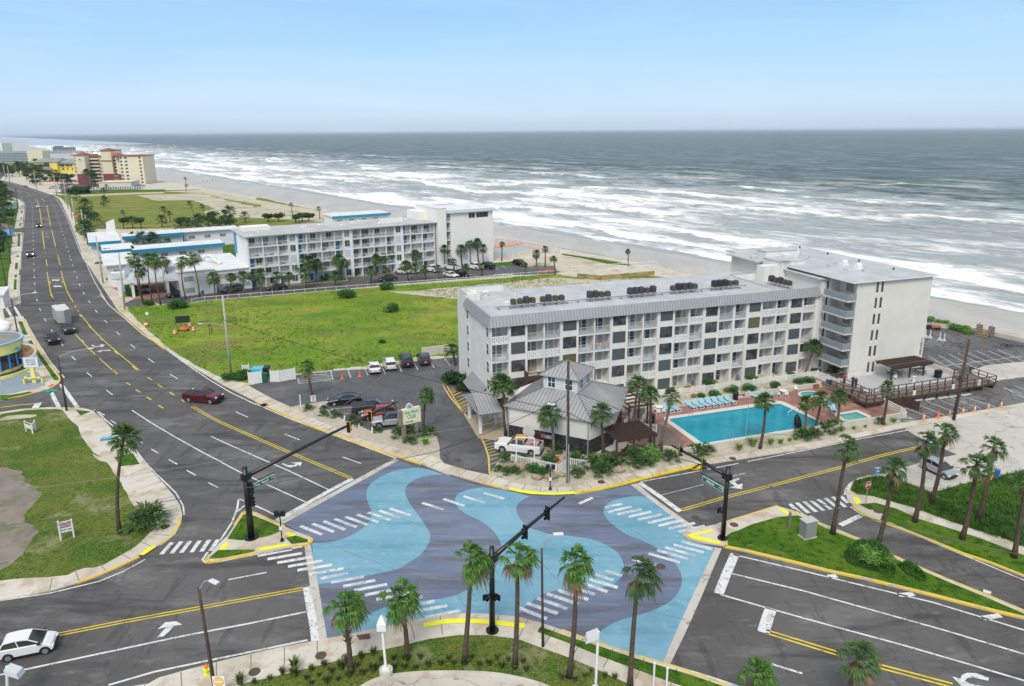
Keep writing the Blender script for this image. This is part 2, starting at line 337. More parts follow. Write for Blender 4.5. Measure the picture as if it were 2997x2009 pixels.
# ================================================================== SETTING
def P2(*a):return[Vector((x,y,0))for x,y in a]
coast=P2((112,104),(105,112),(93,123.5),(88.8,130.8),(81.8,135.2),(66,160),(41.1,202.6),(30.1,216.9),(16.4,234.6),(-6,255.5),(-50,310),(-92.8,359.3),(-140.8,418.6),(-216,507),(-290,600),(-450,800),(-800,1250),(-1600,1950),(-9000,6000))
SHORE_U=Vector((-.6,.8,0));SHORE_N=Vector((.8,.6,0));SHORE_O=Vector((70,226,0))
slab('ground',coast+P2((-9000,-400),(300,-400),(300,-60)),-9.0,-.03,meadow_far)
# --- beach
mb=MB();rows=[]
for c in[Vector((240,-90,0))]+[coast[0]+Vector((6,-8,0))]+coast[1:]:
 s0=(c-SHORE_O).dot(SHORE_N);q=c-SHORE_N*s0
 prof=[(s0-3,-3.0),(s0-2.9,-.35),(s0+3,-.75),((-38 if s0<-41 else s0+4)if c.y<300 else s0+5,-1.5),(-27 if c.y<300 else s0+9,-2.45),(-12,-3.1),(6,-3.95),(60,-6)]
 rows.append([q+SHORE_N*s+Vector((0,0,z))for s,z in prof])
nr=8
for r in rows:mb.v+=[tuple(p)for p in r]
for i in range(len(rows)-1):
 for k in range(nr-1):
  mb.f.append((i*nr+k,i*nr+k+1,(i+1)*nr+k+1,(i+1)*nr+k));mb.mi.append(0 if k<4 else 1)
wet_sand=layers('wet_sand',(.42,.385,.33),[((.50,.465,.405),.05,.4,.6,.8,(2,.6,37)),((.33,.305,.265),.15,.55,.7,.6,(2,.5,37))],rough=.42,bump=.05,bscale=2,spec=.3)
o=mb.build('beach',[sand,wet_sand]);o['kind']='structure'
# --- sea
def sea_material():
 m,t,b=nodes('sea_water');b.inputs['Specular IOR Level'].default_value=.2
 N_=t.nodes.new;lk=t.links.new
 geo=N_('ShaderNodeNewGeometry');at=N_('ShaderNodeAttribute');at.attribute_name='foam'
 rot=N_('ShaderNodeMapping');rot.vector_type='TEXTURE';rot.inputs['Rotation'].default_value=(0,0,math.atan2(.8,-.6));lk(geo.outputs['Position'],rot.inputs['Vector'])
 def noise(scale,sx,sy,det=6,rough=.6,off=0,dist=0):
  mpp=N_('ShaderNodeMapping');mpp.inputs['Scale'].default_value=(sx,sy,1);mpp.inputs['Location'].default_value=(off,off,0);lk(rot.outputs[0],mpp.inputs['Vector'])
  n=N_('ShaderNodeTexNoise');n.inputs['Scale'].default_value=scale;n.inputs['Detail'].default_value=det;n.inputs['Roughness'].default_value=rough;n.inputs['Distortion'].default_value=dist
  lk(mpp.outputs[0],n.inputs['Vector']);return n.outputs['Fac']
 def math_(op,a,b_,clamp=False):
  n=N_('ShaderNodeMath');n.operation=op;n.use_clamp=clamp
  for i,x in enumerate((a,b_)):
   if isinstance(x,(int,float)):n.inputs[i].default_value=x
   else:lk(x,n.inputs[i])
  return n.outputs[0]
 def mrange(v,a,b_,c=0,d=1):
  n=N_('ShaderNodeMapRange');n.inputs['From Min'].default_value=a;n.inputs['From Max'].default_value=b_;n.inputs['To Min'].default_value=c;n.inputs['To Max'].default_value=d;lk(v,n.inputs['Value']);return n.outputs[0]
 cr_=N_('ShaderNodeMixRGB');cr_.inputs[1].default_value=(.032,.058,.052,1);cr_.inputs[2].default_value=(.105,.14,.128,1)
 lk(mrange(noise(.02,.3,1,8,.7),.40,.62),cr_.inputs[0])
 silt=N_('ShaderNodeMixRGB');silt.inputs[2].default_value=(.33,.36,.345,1);lk(cr_.outputs[0],silt.inputs[1])
 silta=N_('ShaderNodeAttribute');silta.attribute_name='silt'
 lk(silta.outputs['Fac'],silt.inputs[0])
 fn=noise(.22,.30,1,10,.76,0,.8);fn2=noise(.045,.5,1,6,.6,40)
 f1=math_('ADD',at.outputs['Fac'],math_('MULTIPLY',math_('SUBTRACT',fn,.5),2.3))
 f1=math_('ADD',f1,math_('MULTIPLY',math_('SUBTRACT',fn2,.5),1.5))
 foam=mrange(f1,.46,.90)
 caps=mrange(noise(.085,.28,1,8,.66,90),.685,.715)
 capm=math_('MULTIPLY',caps,mrange(noise(.006,1,1,3,.5,7),.45,.6))
 foam=math_('MAXIMUM',foam,math_('MULTIPLY',capm,.9))
 fc=N_('ShaderNodeMixRGB');fc.inputs[2].default_value=(.90,.91,.90,1);thin=N_('ShaderNodeMixRGB');thin.inputs[2].default_value=(.40,.43,.42,1);lk(silt.outputs[0],thin.inputs[1]);lk(mrange(f1,.02,.48,0,.85),thin.inputs[0]);lk(thin.outputs[0],fc.inputs[1]);lk(foam,fc.inputs[0])
 lk(fc.outputs[0],b.inputs['Base Color'])
 lk(mrange(foam,0,1,.42,.9),b.inputs['Roughness'])
 h=math_('ADD',math_('MULTIPLY',noise(.09,.35,1,6,.65,3),3.0),math_('MULTIPLY',noise(.5,.5,1,4,.6,9),.5))
 h=math_('ADD',h,math_('MULTIPLY',foam,.35))
 bp=N_('ShaderNodeBump');bp.inputs['Strength'].default_value=.9;bp.inputs['Distance'].default_value=1.6;lk(h,bp.inputs['Height']);lk(bp.outputs[0],b.inputs['Normal'])
 return m
seamat=sea_material()
def smooth_noise(n,seed,period):
 r=np.random.RandomState(seed);k=int(n/period)+3;c=r.rand(k);x=np.arange(n)/period;i=x.astype(int);f=x-i;f=f*f*(3-2*f)
 return c[i]*(1-f)+c[i+1]*f
def build_sea():
 ss=np.concatenate([np.arange(-14,60,1.2),np.arange(60,200,2.0),np.arange(200,470,3.0)]);ds=2.5
 tt=np.concatenate([np.arange(-420,500,3.0),np.arange(500,1100,8.0),np.arange(1100,3300,30.0)])
 nt_=len(tt);Sg,Tg=np.meshgrid(ss,tt,indexing='ij');z=np.zeros_like(Sg);foam=np.zeros_like(Sg)
 rs=np.random.RandomState(5)
 tfull=tt
 def along(seed,period):
  r=np.random.RandomState(seed);x=(tfull+500)/period;i=np.floor(x).astype(int);f=x-i;f=f*f*(3-2*f);c=r.rand(i.max()+3);return c[i]*(1-f)+c[i+1]*f
 centres=[(-7,.35,7,.75),(6,.6,16,.9),(24,.8,22,.95),(47,1.1,26,.85),(72,1.3,34,1.0),(103,1.4,30,.85),(137,1.6,36,.95),(172,1.6,30,.8),(213,1.7,30,.8),(262,1.7,26,.72),(318,1.6,22,.66),(380,1.5,18,.62),(438,1.4,14,.5)]
 for j,(c,amp,L,st)in enumerate(centres):
  wob=(along(j*7+1,90)-.5)*30+(along(j*7+2,28)-.5)*12+(along(j*7+5,9)-.5)*3
  if c<10:wob*=.45
  env=np.clip((along(j*7+3,60 if c>100 else 110)-(.38 if c>120 else .15 if c>30 else .0))*3.0,0,1)
  env2=np.clip(along(j*7+4,30)*1.4,0.25,1)
  d=Sg-(c+wob[None,:])
  z+=amp*.9*np.exp(-(np.where(d>0,d/6.0,d/2.2))**2)*(.3+.7*env[None,:])
  trail=np.where(d>-1.2,np.exp(-np.clip(d,0,None)/(L*(.4+.8*env2[None,:]))),np.exp((d+1.2)/.8))
  foam=np.maximum(foam,st*trail*env[None,:])
 z+=.45*np.sin(Sg/4.1+2*along(91,60)[None,:]*3)*np.clip((Sg-10)/60,0,1)
 z*=np.clip((Sg+14)/30,0,1)
 silt=np.clip(1-(Sg-10)/230,0,1)*.9
 foam=.82*foam+.40*np.clip((430-Sg)/260,0,1)*np.clip((Sg+6)/14,0,1)
 X=SHORE_O.x+SHORE_N.x*Sg+SHORE_U.x*Tg;Y=SHORE_O.y+SHORE_N.y*Sg+SHORE_U.y*Tg
 nS=len(ss);V_=np.stack([X,Y,z-3.6],-1).reshape(-1,3);F_=[]
 idx=np.arange(nS*nt_).reshape(nS,nt_)
 a=idx[:-1,:-1].ravel();b=idx[1:,:-1].ravel();c=idx[1:,1:].ravel();d=idx[:-1,1:].ravel()
 faces=np.stack([a,b,c,d],-1).tolist();verts=V_.tolist()
 fo=foam.ravel().tolist();si=silt.ravel().tolist()
 def extra(s_list,t_list,fval):
  base=len(verts)
  for s in s_list:
   for t_ in t_list:
    p=SHORE_O+SHORE_N*s+SHORE_U*t_;verts.append([p.x,p.y,-3.6]);fo.append(fval);si.append(0)
  m_=len(t_list)
  for i in range(len(s_list)-1):
   for k in range(m_-1):faces.append([base+i*m_+k,base+(i+1)*m_+k,base+(i+1)*m_+k+1,base+i*m_+k+1])
 extra([ss[-1],900,2000,5000,12000,40000],[-30000,-9000,-3000,-1000,-420,0,500,1100,3270,9000,40000],0.0)
 extra([-1200,-14],[1104,1341,2200,5000,40000],.3)
 me=bpy.data.meshes.new('sea');me.from_pydata(verts,[],faces)
 for nm,dat in(('foam',fo),('silt',si)):
  at=me.attributes.new(nm,'FLOAT','POINT');at.data.foreach_set('value',dat)
 me.polygons.foreach_set('use_smooth',[True]*len(me.polygons));me.update()
 o=link('sea',me,seamat);o['kind']='structure';return o
build_sea()
# --- roads
KE=gp(FW,[(0,262),(250,318),(420,368),(700,462),(860,515),(950,565),(1000,630),(1060,770),(1130,925),(1220,1160),(1310,1400),(1375,1559)])+gp(B,[(1060,130),(1170,235),(1280,330),(1400,430),(1500,505),(1700,637),(1900,757),(2027,834)])+gp(C,[(312,490),(530,590),(850,730),(1100,815),(1400,925),(1600,992),(1820,1062),(2080,1165)])+gp(E,[(0,897),(330,985),(560,1043),(800,1083),(1000,1094),(1190,1082),(1400,1046),(1600,1004),(1800,952),(2000,902),(2339,825)])+gp(DK,[(0,1540),(500,1428),(1000,1320),(1500,1237),(2303,1078)])
KW=gp(FW,[(0,470),(200,545),(320,588),(388,645),(396,720),(378,900),(368,1030),(355,1300),(345,1559)])+gp(AA,[(280,830),(268,1000),(272,1150),(282,1310),(345,1530)])+gp(BB,[(400,120),(560,420),(740,700),(960,1010),(985,1075),(955,1140),(850,1212),(700,1262),(400,1340),(130,1400),(0,1425)])
rng_far_e=KE[0];rng_far_w=KW[0]
far_e=P2((-620,900));far_w=P2((-700,860))
road_poly=far_e+KE[:20]+P2((-40,110),(120,110),(120,15),(-110,15),(-110,108))+KW[17::-1]+far_w
sheet('road',road_poly,0.0,asphalt)
KE_world_end=KE[-1]+Vector((14,5,0))
slab('pavement_east',far_e+KE+[KE_world_end,Vector((112,96,0))]+coast[1:-3]+P2((-640,905)),-.5,.12,concrete)
slab('pavement_west',far_w+KW+P2((-85,95),(-160,95),(-900,500),(-900,860)),-.5,.12,concrete)
# west corner block
KA=gp(B,[(0,1088),(230,1055),(450,1042),(640,1045),(760,1050),(850,1075),(950,1160),(1030,1250),(1110,1330),(1200,1420),(1330,1550)])+gp(W,[(990,190),(1060,262),(1125,340),(1165,400),(1180,460),(1172,520),(1135,590),(1065,645),(1015,663),(905,722),(760,800),(620,862),(500,905),(330,955),(170,985),(0,1018)])
slab('pavement_corner',KA+P2((-75,46),(-110,60),(-110,90)),-.5,.12,concrete)
sheet('corner_lawn',rough(gp(B,[(0,1120),(0,1100),(230,1065),(500,1050),(560,1060),(600,1090),(640,1160),(700,1190),(730,1260),(770,1330),(850,1430),(930,1500)],.12)+gp(W,[(590,60),(640,110),(690,120),(740,200),(790,270),(830,330),(860,400),(1010,480),(1010,550),(960,590),(880,660),(760,735),(640,795),(520,800),(430,850),(210,862),(0,882)],.12)+P2((-62,55),(-100,70),(-100,92)),.14,.8),.128,lawn_dry)
puddle=layers('bare_wet_ground',(.20,.155,.12),[((.28,.235,.18),.2,.45,.6,.7),((.12,.15,.035),.45,.52,.60,.8),((.09,.08,.075),.5,.56,.68,.8)],rough=.35,bump=.1)
sheet('bare_ground_patch',rough(smooth_path(gp(W,[(0,150),(80,165),(150,190),(170,240),(230,280),(270,320),(250,380),(200,430),(190,490),(235,550),(210,620),(160,660),(100,740),(40,790),(0,800)],.12))+P2((-62,62),(-75,78)),.45,.5),.134,puddle)
sheet('dirt_path',gp(B,[(0,1140),(60,1118),(200,1104),(330,1106),(335,1118),(280,1132),(100,1150),(0,1160)],.12),.134,sand)
sheet('verge',gp(B,[(690,1060),(830,1075),(735,1112)],.12),.13,lawn)
sheet('verge',gp(W,[(740,85),(860,60),(905,130),(780,145)],.12),.13,lawn)
# traffic island (west)
slab('island_pavement',gp(Q,[(258,392),(330,398),(530,490),(690,555),(722,580),(705,603),(560,630),(350,668),(120,712),(25,735),(5,715),(35,680),(90,610),(150,555),(200,480)]),-.3,.12,concrete)
sheet('island_lawn',gp(Q,[(262,402),(330,412),(525,495),(500,520),(440,545),(330,572),(240,578),(150,568),(200,490)],.12),.13,lawn)
sheet('island_lawn',gp(Q,[(340,640),(325,655),(120,697),(25,702),(60,665),(90,643),(200,640)],.12),.13,lawn)
sheet('island_lawn',gp(Q,[(540,560),(610,545),(690,572),(690,590),(580,603)],.12),.13,lawn)
# east island
slab('median_pavement',gp(S,[(1538,515),(1560,493),(1740,455)])+gp(U,[(70,430),(250,370),(415,318),(500,345),(650,410),(800,480),(1020,560),(1300,700),(1600,830),(1850,930),(2134,1050)])+[g(U(2500,1200))]+[g(U(2134,1098)),g(U(1850,1030)),g(U(1560,955)),g(U(1280,885)),g(U(1020,822)),g(U(760,766)),g(U(520,706)),g(U(200,630)),g(U(50,600))]+gp(S,[(1840,597),(1660,572),(1575,548)]),-.3,.13,concrete)
sheet('median_lawn',gp(U,[(70,545),(65,520),(90,500),(150,480),(240,440),(420,390),(560,378),(640,412),(800,487),(1020,570),(1300,708),(1600,838),(1850,940),(2134,1062),(2134,1085),(1850,1020),(1560,945),(1280,875),(1020,810),(760,752),(520,692),(200,615),(70,590)],.13)+[],.14,lawn)
# south east block
KS=gp(U,[(1050,105),(965,133),(905,190),(890,230),(905,275),(940,315),(1000,365),(1100,415),(1200,445),(1350,505),(1500,562),(1700,645),(1900,712),(2134,805)])
slab('pavement_southeast',[g(U(1150,95))]+KS+[g(U(2600,1000)),g(U(2900,700)),g(U(2134,90)),g(V(2339,600)),g(V(1900,690)),g(V(1550,780)),g(V(1300,750)),g(V(1000,655))],-.3,.12,concrete)
sheet('roadside_lawn',gp(U,[(985,300),(1100,290),(1250,332),(1400,402),(1600,462),(1850,545),(2134,655),(2500,800),(2300,850),(2134,792),(1900,700),(1700,630),(1500,548),(1350,490),(1210,430),(1130,415),(1150,370),(1120,345),(1050,335)],.12),.13,lawn)
sheet('overgrown_slope',gp(V,[(670,700),(800,662),(900,652),(1000,660),(1150,700),(1300,760),(1430,812),(1550,785),(1700,737),(1900,697),(2100,650),(2339,600),(2800,500),(2900,1200),(2339,1345),(2100,1245),(1800,1160),(1500,1055),(1250,960),(1000,890),(860,850),(700,830),(630,790)],.12),.135,lawn)
# south block
KB=gp(W,[(700,1600),(960,1560),(1030,1520),(1200,1472),(1500,1395)])+gp(Q,[(300,1350),(500,1305),(770,1255),(1000,1210),(1230,1155),(1470,1106),(1600,1086),(1750,1073),(1900,1079),(2100,1098)])+gp(S,[(560,1135),(700,1184),(850,1238),(1000,1290),(1200,1357),(1400,1415),(1600,1480),(1850,1568),(2100,1660)])
slab('pavement_south',KB+P2((40,20),(-60,20)),-.3,.12,concrete)
sheet('south_lawn',gp(Q,[(200,1600),(250,1540),(560,1470),(870,1390),(1050,1340),(1300,1290),(1500,1240),(1700,1214),(1900,1214),(2100,1240),(2339,1330)],.12)+gp(S,[(500,1285),(700,1350),(900,1430),(1050,1500),(1200,1568),(1400,1680)],.12)+P2((-5,30),(-15,30)),.13,lawn_dry)
sheet('grass_strip',gp(S,[(550,1152),(740,1222),(1000,1302),(1200,1370),(1400,1430),(1600,1490),(1850,1575),(1560,1575),(1400,1520),(1200,1445),(950,1352),(740,1265),(530,1190)],.12),.13,lawn)
AR=smooth_path(gp(Q,[(1000,1620),(1120,1550),(1220,1518),(1350,1500),(1500,1490),(1750,1490),(1950,1502),(2150,1540),(2300,1590),(2450,1680)],.12))
mb=MB();line_mb(mb,AR,.45,.3)
wallm=MB()
for a,b in zip(AR,AR[1:]):wallm.bar(a+Vector((0,0,.15)),b+Vector((0,0,.15)),.42,.3)
one('curved_kerb_wall',wallm,concrete,'low curved concrete kerb wall along the bottom of the planted bed','kerb wall')
sheet('pavement_plaza',AR+P2((12,25),(-12,25)),.136,brick_pave if False else concrete_pale)
# pale concrete ground on the right
sheet('beach_ramp_pavement',gp(V,[(1170,188),(1290,262),(1480,352),(1680,440),(1420,490),(1200,555),(880,660),(980,700),(1500,860),(2000,700),(2339,640),(2800,560)])+[g(DK(3200,700)),g(DK(3200,900)),g(DK(2303,1078)),g(DK(1500,1237)),g(DK(1020,1318))],.006,concrete_pale)
# --- sheets on the east slab
ZT=.126
field=gp(LH,[(470,1080),(560,1070),(860,1062),(1000,1040)],.12)+gp(M,[(0,880),(1000,800),(2339,705)],.12)+gp(N,[(940,296),(1130,325),(1790,315)],.12)+P2((60,170),(50,150),(20,125),(-10,112))+gp(M,[(1830,1300),(1640,1310),(1480,1340),(1180,1390),(960,1410),(700,1440),(330,1520),(250,1500),(160,1480)],.12)+gp(B,[(2060,780),(1850,690),(1700,600),(1500,460),(1370,350),(1250,230),(1170,165)],.12)
FIELD=field;sheet('meadow',rough(field,.25,1.5),ZT,meadow)
sheet('dune',rough(gp(M,[(1400,812),(1700,800),(2000,770),(2339,745)],.12)+gp(N,[(940,325),(1130,345),(1790,330)],.12)+P2((58,166),(45,150),(20,130),(14,140),(2,152)),.9,1.5,4),ZT+.006,dune_sand)
sheet('far_meadow',rough(gp(FW,[(840,500),(1000,510),(2339,430)],.12)+gp(A,[(1300,560),(1820,545),(2339,655)],.12)+gp(M,[(400,100),(930,215),(930,300),(200,330)],.12)+gp(LH,[(80,130),(20,330)],.12)+gp(FW,[(1300,1150),(1260,1080),(1130,720),(1020,600),(950,540)],.12),1.0,5),ZT,meadow_far)
sheet('dune',rough(gp(A,[(1230,600),(1500,590),(1850,580),(2100,650),(2339,695)],.12)+gp(M,[(400,175),(400,145),(930,240),(930,290),(600,265),(200,250),(0,230),(0,200),(100,180)],.12)+gp(A,[(2000,720),(1750,640),(1450,645)],.12),2.2,5),ZT+.006,dune_sand)
sheet('sand_track',gp(A,[(640,600),(1230,575),(1500,570),(1500,580),(1230,590),(650,612)],.12),ZT+.004,sand)
sheet('dune',[Vector(p)for p in coast[9:13]]+gp(M,[(400,150),(0,70)],.12)+gp(A,[(2339,690),(2100,640),(1800,570)],.12)if False else gp(A,[(1500,565),(1850,548),(2339,640)],.12)+gp(M,[(930,212),(930,245),(400,150)],.12)+gp(A,[(2339,680),(2100,640),(1850,580)],.12),ZT+.009,sand)
sheet('resort_lot',gp(A,[(560,575),(800,565),(1300,545),(1330,505),(900,490),(540,485)],.12),ZT+.002,asphalt_lot);sheet('far_lawn',rough(gp(A,[(480,575),(640,595),(1230,572),(1520,562),(1500,545),(820,556),(700,560)],.12),.5,4),ZT+.012,lawn)
# hotel parking lot
sheet('parking_lot',gp(C,[(240,340),(700,240),(1000,205),(1330,190),(1900,100),(2339,60)],.12)+[HF.p(0,17.6),HF.p(0,.3),HF.p(-1.5,0),HF.p(-3.2,-5.4),HF.p(-1.2,-9)]+gp(E,[(560,560),(580,600),(520,740),(440,860),(412,905)],.12)+gp(E,[(200,860),(0,800)],.12)+gp(C,[(1990,1005),(1985,960),(1975,900),(1960,820),(1930,750),(1840,735),(1600,735),(1370,765),(1270,710),(1110,660),(1000,600),(880,550),(890,520),(960,500),(960,480),(700,520),(630,535),(450,455)],.12),ZT+.002,asphalt_lot)
sheet('gravel_bed',gp(C,[(632,535),(700,522),(960,484),(940,540),(1010,590),(1110,655),(1270,712),(1370,762),(1590,735),(1840,733),(1930,748),(1960,810),(1985,900),(1988,955),(1930,975),(1830,965),(1500,885),(1300,838),(1100,760),(850,645)],.12),ZT+.004,gravel)
sheet('planting_bed',gp(E,[(420,900),(560,950),(700,992),(850,1012),(1000,1018),(1200,1003),(1400,952),(1700,888),(2000,835),(2339,770)],.12)+gp(DK,[(0,1470),(500,1370),(950,1265),(925,1180),(60,1300)],.12)+[HF.p(38,-19),HF.p(16,-18),HF.p(12,-16.8),HF.p(9,-15.5),HF.p(7.2,-16),HF.p(0.2,-8.4)]+gp(E,[(545,620),(520,760),(440,870)],.12),ZT+.004,mulch_sand)
sheet('cracked_parking_lot',[HF.p(71,-4),HF.p(71,20)]+[Vector(p)for p in coast[4:0:-1]]+[g(DK(3000,640)),g(DK(2303,600)),g(DK(1900,640)),g(DK(1720,700)),g(DK(1780,745)),g(DK(1860,890)),g(DK(2000,800)),g(DK(2303,760)),g(DK(3000,700)),g(DK(3000,930)),g(DK(2303,1050)),g(DK(1500,1190)),g(DK(970,1270)),g(DK(925,1225))]+[HF.p(52.5,-16),HF.p(71,-15)],ZT,asphalt_cracked)
sheet('beach_ramp',[g(DK(1720,700),.12),g(DK(1900,640),.12),g(DK(2303,598),.12),g(DK(3000,640),.12),g(DK(3000,700),.12),g(DK(2303,762),.12),g(DK(2000,802),.12),g(DK(1860,885),.12),g(DK(1780,745),.12)],ZT+.005,concrete_pale)
# white hotel grounds
sheet('hotel_car_park',gp(LH,[(1020,1040),(2339,930)],.12)+gp(M,[(1450,760),(2339,690)],.12)+gp(N,[(930,300),(1000,270),(1000,180),(600,180),(400,230)],.12)+[LF.p(70,0),LF.p(0,.5),LF.p(-15,.5),LF.p(-26,16)]+gp(LH,[(640,960),(430,1020),(230,840),(460,1050)],.12)[0:0]+gp(LH,[(600,960),(430,1040),(460,1080),(700,1060)],.12),ZT+.002,asphalt_lot)
sheet('motel_court',rough([LF.p(-27,25),LF.p(-9,28),LF.p(-2,42),LF.p(14,42),LF.p(14,92),LF.p(-31,95)],.4),ZT+.001,asphalt_lot);sheet('motel_garden',rough([LF.p(-33,61),LF.p(10,55),LF.p(12,78),LF.p(-33,66)],.4),ZT+.004,lawn)
sheet('hotel_forecourt',[LF.p(-14,-1),LF.p(-15,20),LF.p(-30,20),LF.p(-26,2)],ZT+.006,brick_pave)
# west slab sheets
sheet('west_lots',gp(FW,[(0,500),(180,560),(290,600),(300,700),(270,900),(240,1030),(200,1200),(170,1559)],.12)+gp(AA,[(150,740),(120,900),(115,1080),(80,1150),(30,1200),(0,1250)],.12)+P2((-150,190),(-700,500),(-800,800)),ZT,lawn)
strips=[(FW,[(350,675,380,705),(335,760,370,800),(335,865,358,905),(315,965,345,1020),(285,1135,330,1345),(265,1490,305,1520)]),(AA,[(212,735,258,830),(203,905,245,945),(195,970,240,1118)])]
for zf,L in strips:
 for x0,y0,x1,y1 in L:sheet('verge',gp(zf,[(x0+8,y0),(x1,y0),(x1-6,y1),(x0,y1)],.12),ZT+.002,lawn)
for pts in([(295,120),(365,118),(450,335),(385,340)],[(450,437),(520,430),(550,492),(480,492)],[(537,573),(610,575),(800,840),(965,1060),(950,1080),(890,1085),(820,980),(700,800)],[(75,30),(165,30),(150,62),(80,65)]):
 sheet('verge',gp(BB,pts,.12),ZT+.002,lawn)
sheet('painted_forecourt',gp(BB,[(330,560),(410,650),(280,700),(280,860),(190,890),(330,950),(620,950),(750,1160),(600,1210),(200,1300),(0,1320),(0,1100),(-300,1100),(-300,600)],.12),ZT+.004,mat('grey_blue_floor_paint',(.26,.32,.37),.7,var=.15,scale=1.5))
sheet('verge',gp(BB,[(0,1325),(200,1320),(480,1270),(560,1290),(130,1395),(0,1410)],.12),ZT+.003,lawn)
sheet('side_road',gp(AA,[(40,1395),(280,1320),(345,1500),(60,1500)],.12),ZT+.006,asphalt);sheet('side_road',gp(AA,[(200,245),(340,225),(335,295),(205,295)],.12),ZT+.006,asphalt)
# kerbs painted yellow
def kerb(pts,w=.28,z0=.0,z1=.135,m=kerb_yellow,name='painted_kerb'):
 mb=MB()
 for a,b in zip(pts,pts[1:]):
  a=Vector((a.x,a.y,(z0+z1)/2));b=Vector((b.x,b.y,(z0+z1)/2));mb.bar(a,b,w,z1-z0)
 o=mb.build(name,m);o['kind']='structure';return o
kerb(gp(C,[(312,492),(530,590),(850,730),(1100,815),(1400,925),(1600,992),(1820,1062)]))
kerb(gp(B,[(1060,133),(1170,237),(1400,432),(1500,507)]))
kerb(gp(E,[(330,978),(560,1040)]));kerb(gp(E,[(1190,1080),(1400,1044),(1600,1000),(1800,948),(2000,898),(2339,820)])+gp(PL,[(700,1175),(800,1155)]),w=.42,z1=.14,m=paint_yellow)
kerb(gp(W,[(1165,475),(1158,530),(1120,590),(1050,648),(1035,655)]));kerb(gp(W,[(900,735),(760,802),(620,862),(500,903)]))
kerb(gp(BB,[(400,120),(560,420),(740,700),(960,1010),(985,1075),(955,1140),(850,1212),(700,1262),(400,1340),(130,1400)]),.22)
kerb(gp(Q,[(200,480),(258,392),(330,398),(530,490)]));kerb(gp(Q,[(350,666),(120,710),(25,732),(8,715),(35,680)]));kerb(gp(Q,[(560,628),(700,603),(720,582),(690,557)]))
kerb(gp(U,[(55,555),(50,600),(200,630),(520,706),(760,766),(1020,822),(1280,885),(1560,955),(1850,1030),(2134,1098),(2400,1165)]),w=.34,z1=.15)
kerb(gp(U,[(500,345),(650,410),(800,480),(1020,560),(1300,700),(1600,830),(1850,930),(2134,1050)]),w=.22,z1=.14);kerb(gp(U,[(70,430),(250,370),(415,318)]),w=.2,z1=.14)
kerb(gp(U,[(945,318),(1000,365),(1100,415),(1200,445),(1350,505),(1500,562),(1700,645),(1900,712),(2134,805),(2400,910)]))
kerb(gp(S,[(700,1184),(850,1238),(1000,1290),(1200,1357),(1400,1415),(1600,1480),(1850,1568)]),w=.2,z1=.13)
def pads(zf,P,m=paint_bright,z=.128):
 o=sheet('tactile_paving',gp(zf,P,.12),z,m)
pads(E,[(600,1022),(700,1042),(850,1062),(1000,1068),(1195,1058),(1200,1080),(1000,1090),(800,1083),(700,1068),(595,1045)],z=.145)
pads(W,[(900,715),(980,655),(1015,662),(930,720)]);pads(W,[(1418,685),(1450,640),(1488,642),(1450,685)]);pads(W,[(1665,675),(1850,645),(1870,660),(1690,692)],z=.145);pads(W,[(1840,580),(1870,567),(1918,592),(1885,602)])
pads(S,[(1570,515),(1745,475),(1757,492),(1620,518),(1810,560),(1795,580),(1610,542)],z=.145)
pads(U,[(422,335),(450,330),(500,362),(497,382)],z=.145);pads(U,[(940,255),(982,250),(1000,292),(965,300)])
pads(Q,[(1463,1135),(1600,1108),(1750,1103),(1900,1110),(2152,1138),(2142,1170),(1900,1140),(1750,1133),(1600,1140),(1470,1165)],z=.145)
o=sheet('tactile_paving',gp(BB,[(775,1195),(835,1145),(905,1145),(850,1200)],.12),.13,mat('brick_red_pad',(.5,.17,.13),.8))
# ================================================================== PAINTED INTERSECTION
slate=gp(Q,[(1300,40),(1100,150),(870,270),(700,365),(530,465),(600,505),(695,557),(724,580),(708,595),(760,875),(790,1060),(820,1240),(1000,1208),(1230,1153),(1470,1104),(1600,1084),(1750,1071),(1900,1077),(2100,1096)])+gp(S,[(560,1132),(700,1181),(850,1235),(1000,1287),(1200,1354),(1400,1411),(1500,1180),(1620,920),(1700,750),(1770,600),(1660,574),(1575,548),(1537,515),(1560,492),(1600,478),(1500,410),(1290,250),(1180,165),(1050,195),(900,215),(700,238),(550,240),(440,225),(150,180)])+gp(E,[(0,893)])+gp(Q,[(1610,137),(1440,93)])
sheet('intersection_paint',slate,.006,street_slate)
b1=smooth_path(gp(Q,[(1520,108),(1440,92),(1350,97),(1250,120),(1150,170),(1095,220),(1083,280),(1100,340),(1119,395),(1095,465),(1040,510),(960,555),(880,580),(800,593),(715,597)]))+gp(Q,[(735,730)])+smooth_path(gp(Q,[(760,875),(900,850),(1060,820),(1280,775),(1380,720),(1450,670),(1500,600),(1510,540),(1480,480),(1440,420),(1380,340),(1345,270),(1347,225),(1385,185),(1450,155),(1530,140),(1605,137)]))
sheet('wave_paint',b1,.011,street_blue)
b2=smooth_path(gp(Q,[(1870,222),(1780,235),(1710,260),(1680,300),(1690,350),(1750,400),(1850,450),(1930,510),(1978,580),(1990,640),(1970,720),(1930,790),(1850,850),(1760,910),(1680,948),(1550,975),(1400,990),(1250,1015),(1130,1060),(1050,1120),(990,1207)]))+gp(Q,[(1230,1152),(1470,1103),(1600,1083),(1750,1070),(1900,1076)])+smooth_path(gp(S,[(390,1092),(430,1030),(490,980),(560,935),(650,905),(770,890),(920,890),(1040,865),(1105,820),(1130,750),(1125,700),(1090,640),(1020,590),(900,545),(740,520),(650,512),(560,495),(480,465),(415,410),(385,350),(390,310),(425,272),(475,250)]))+gp(S,[(400,222),(150,181)])
sheet('wave_paint',b2,.011,street_blue)
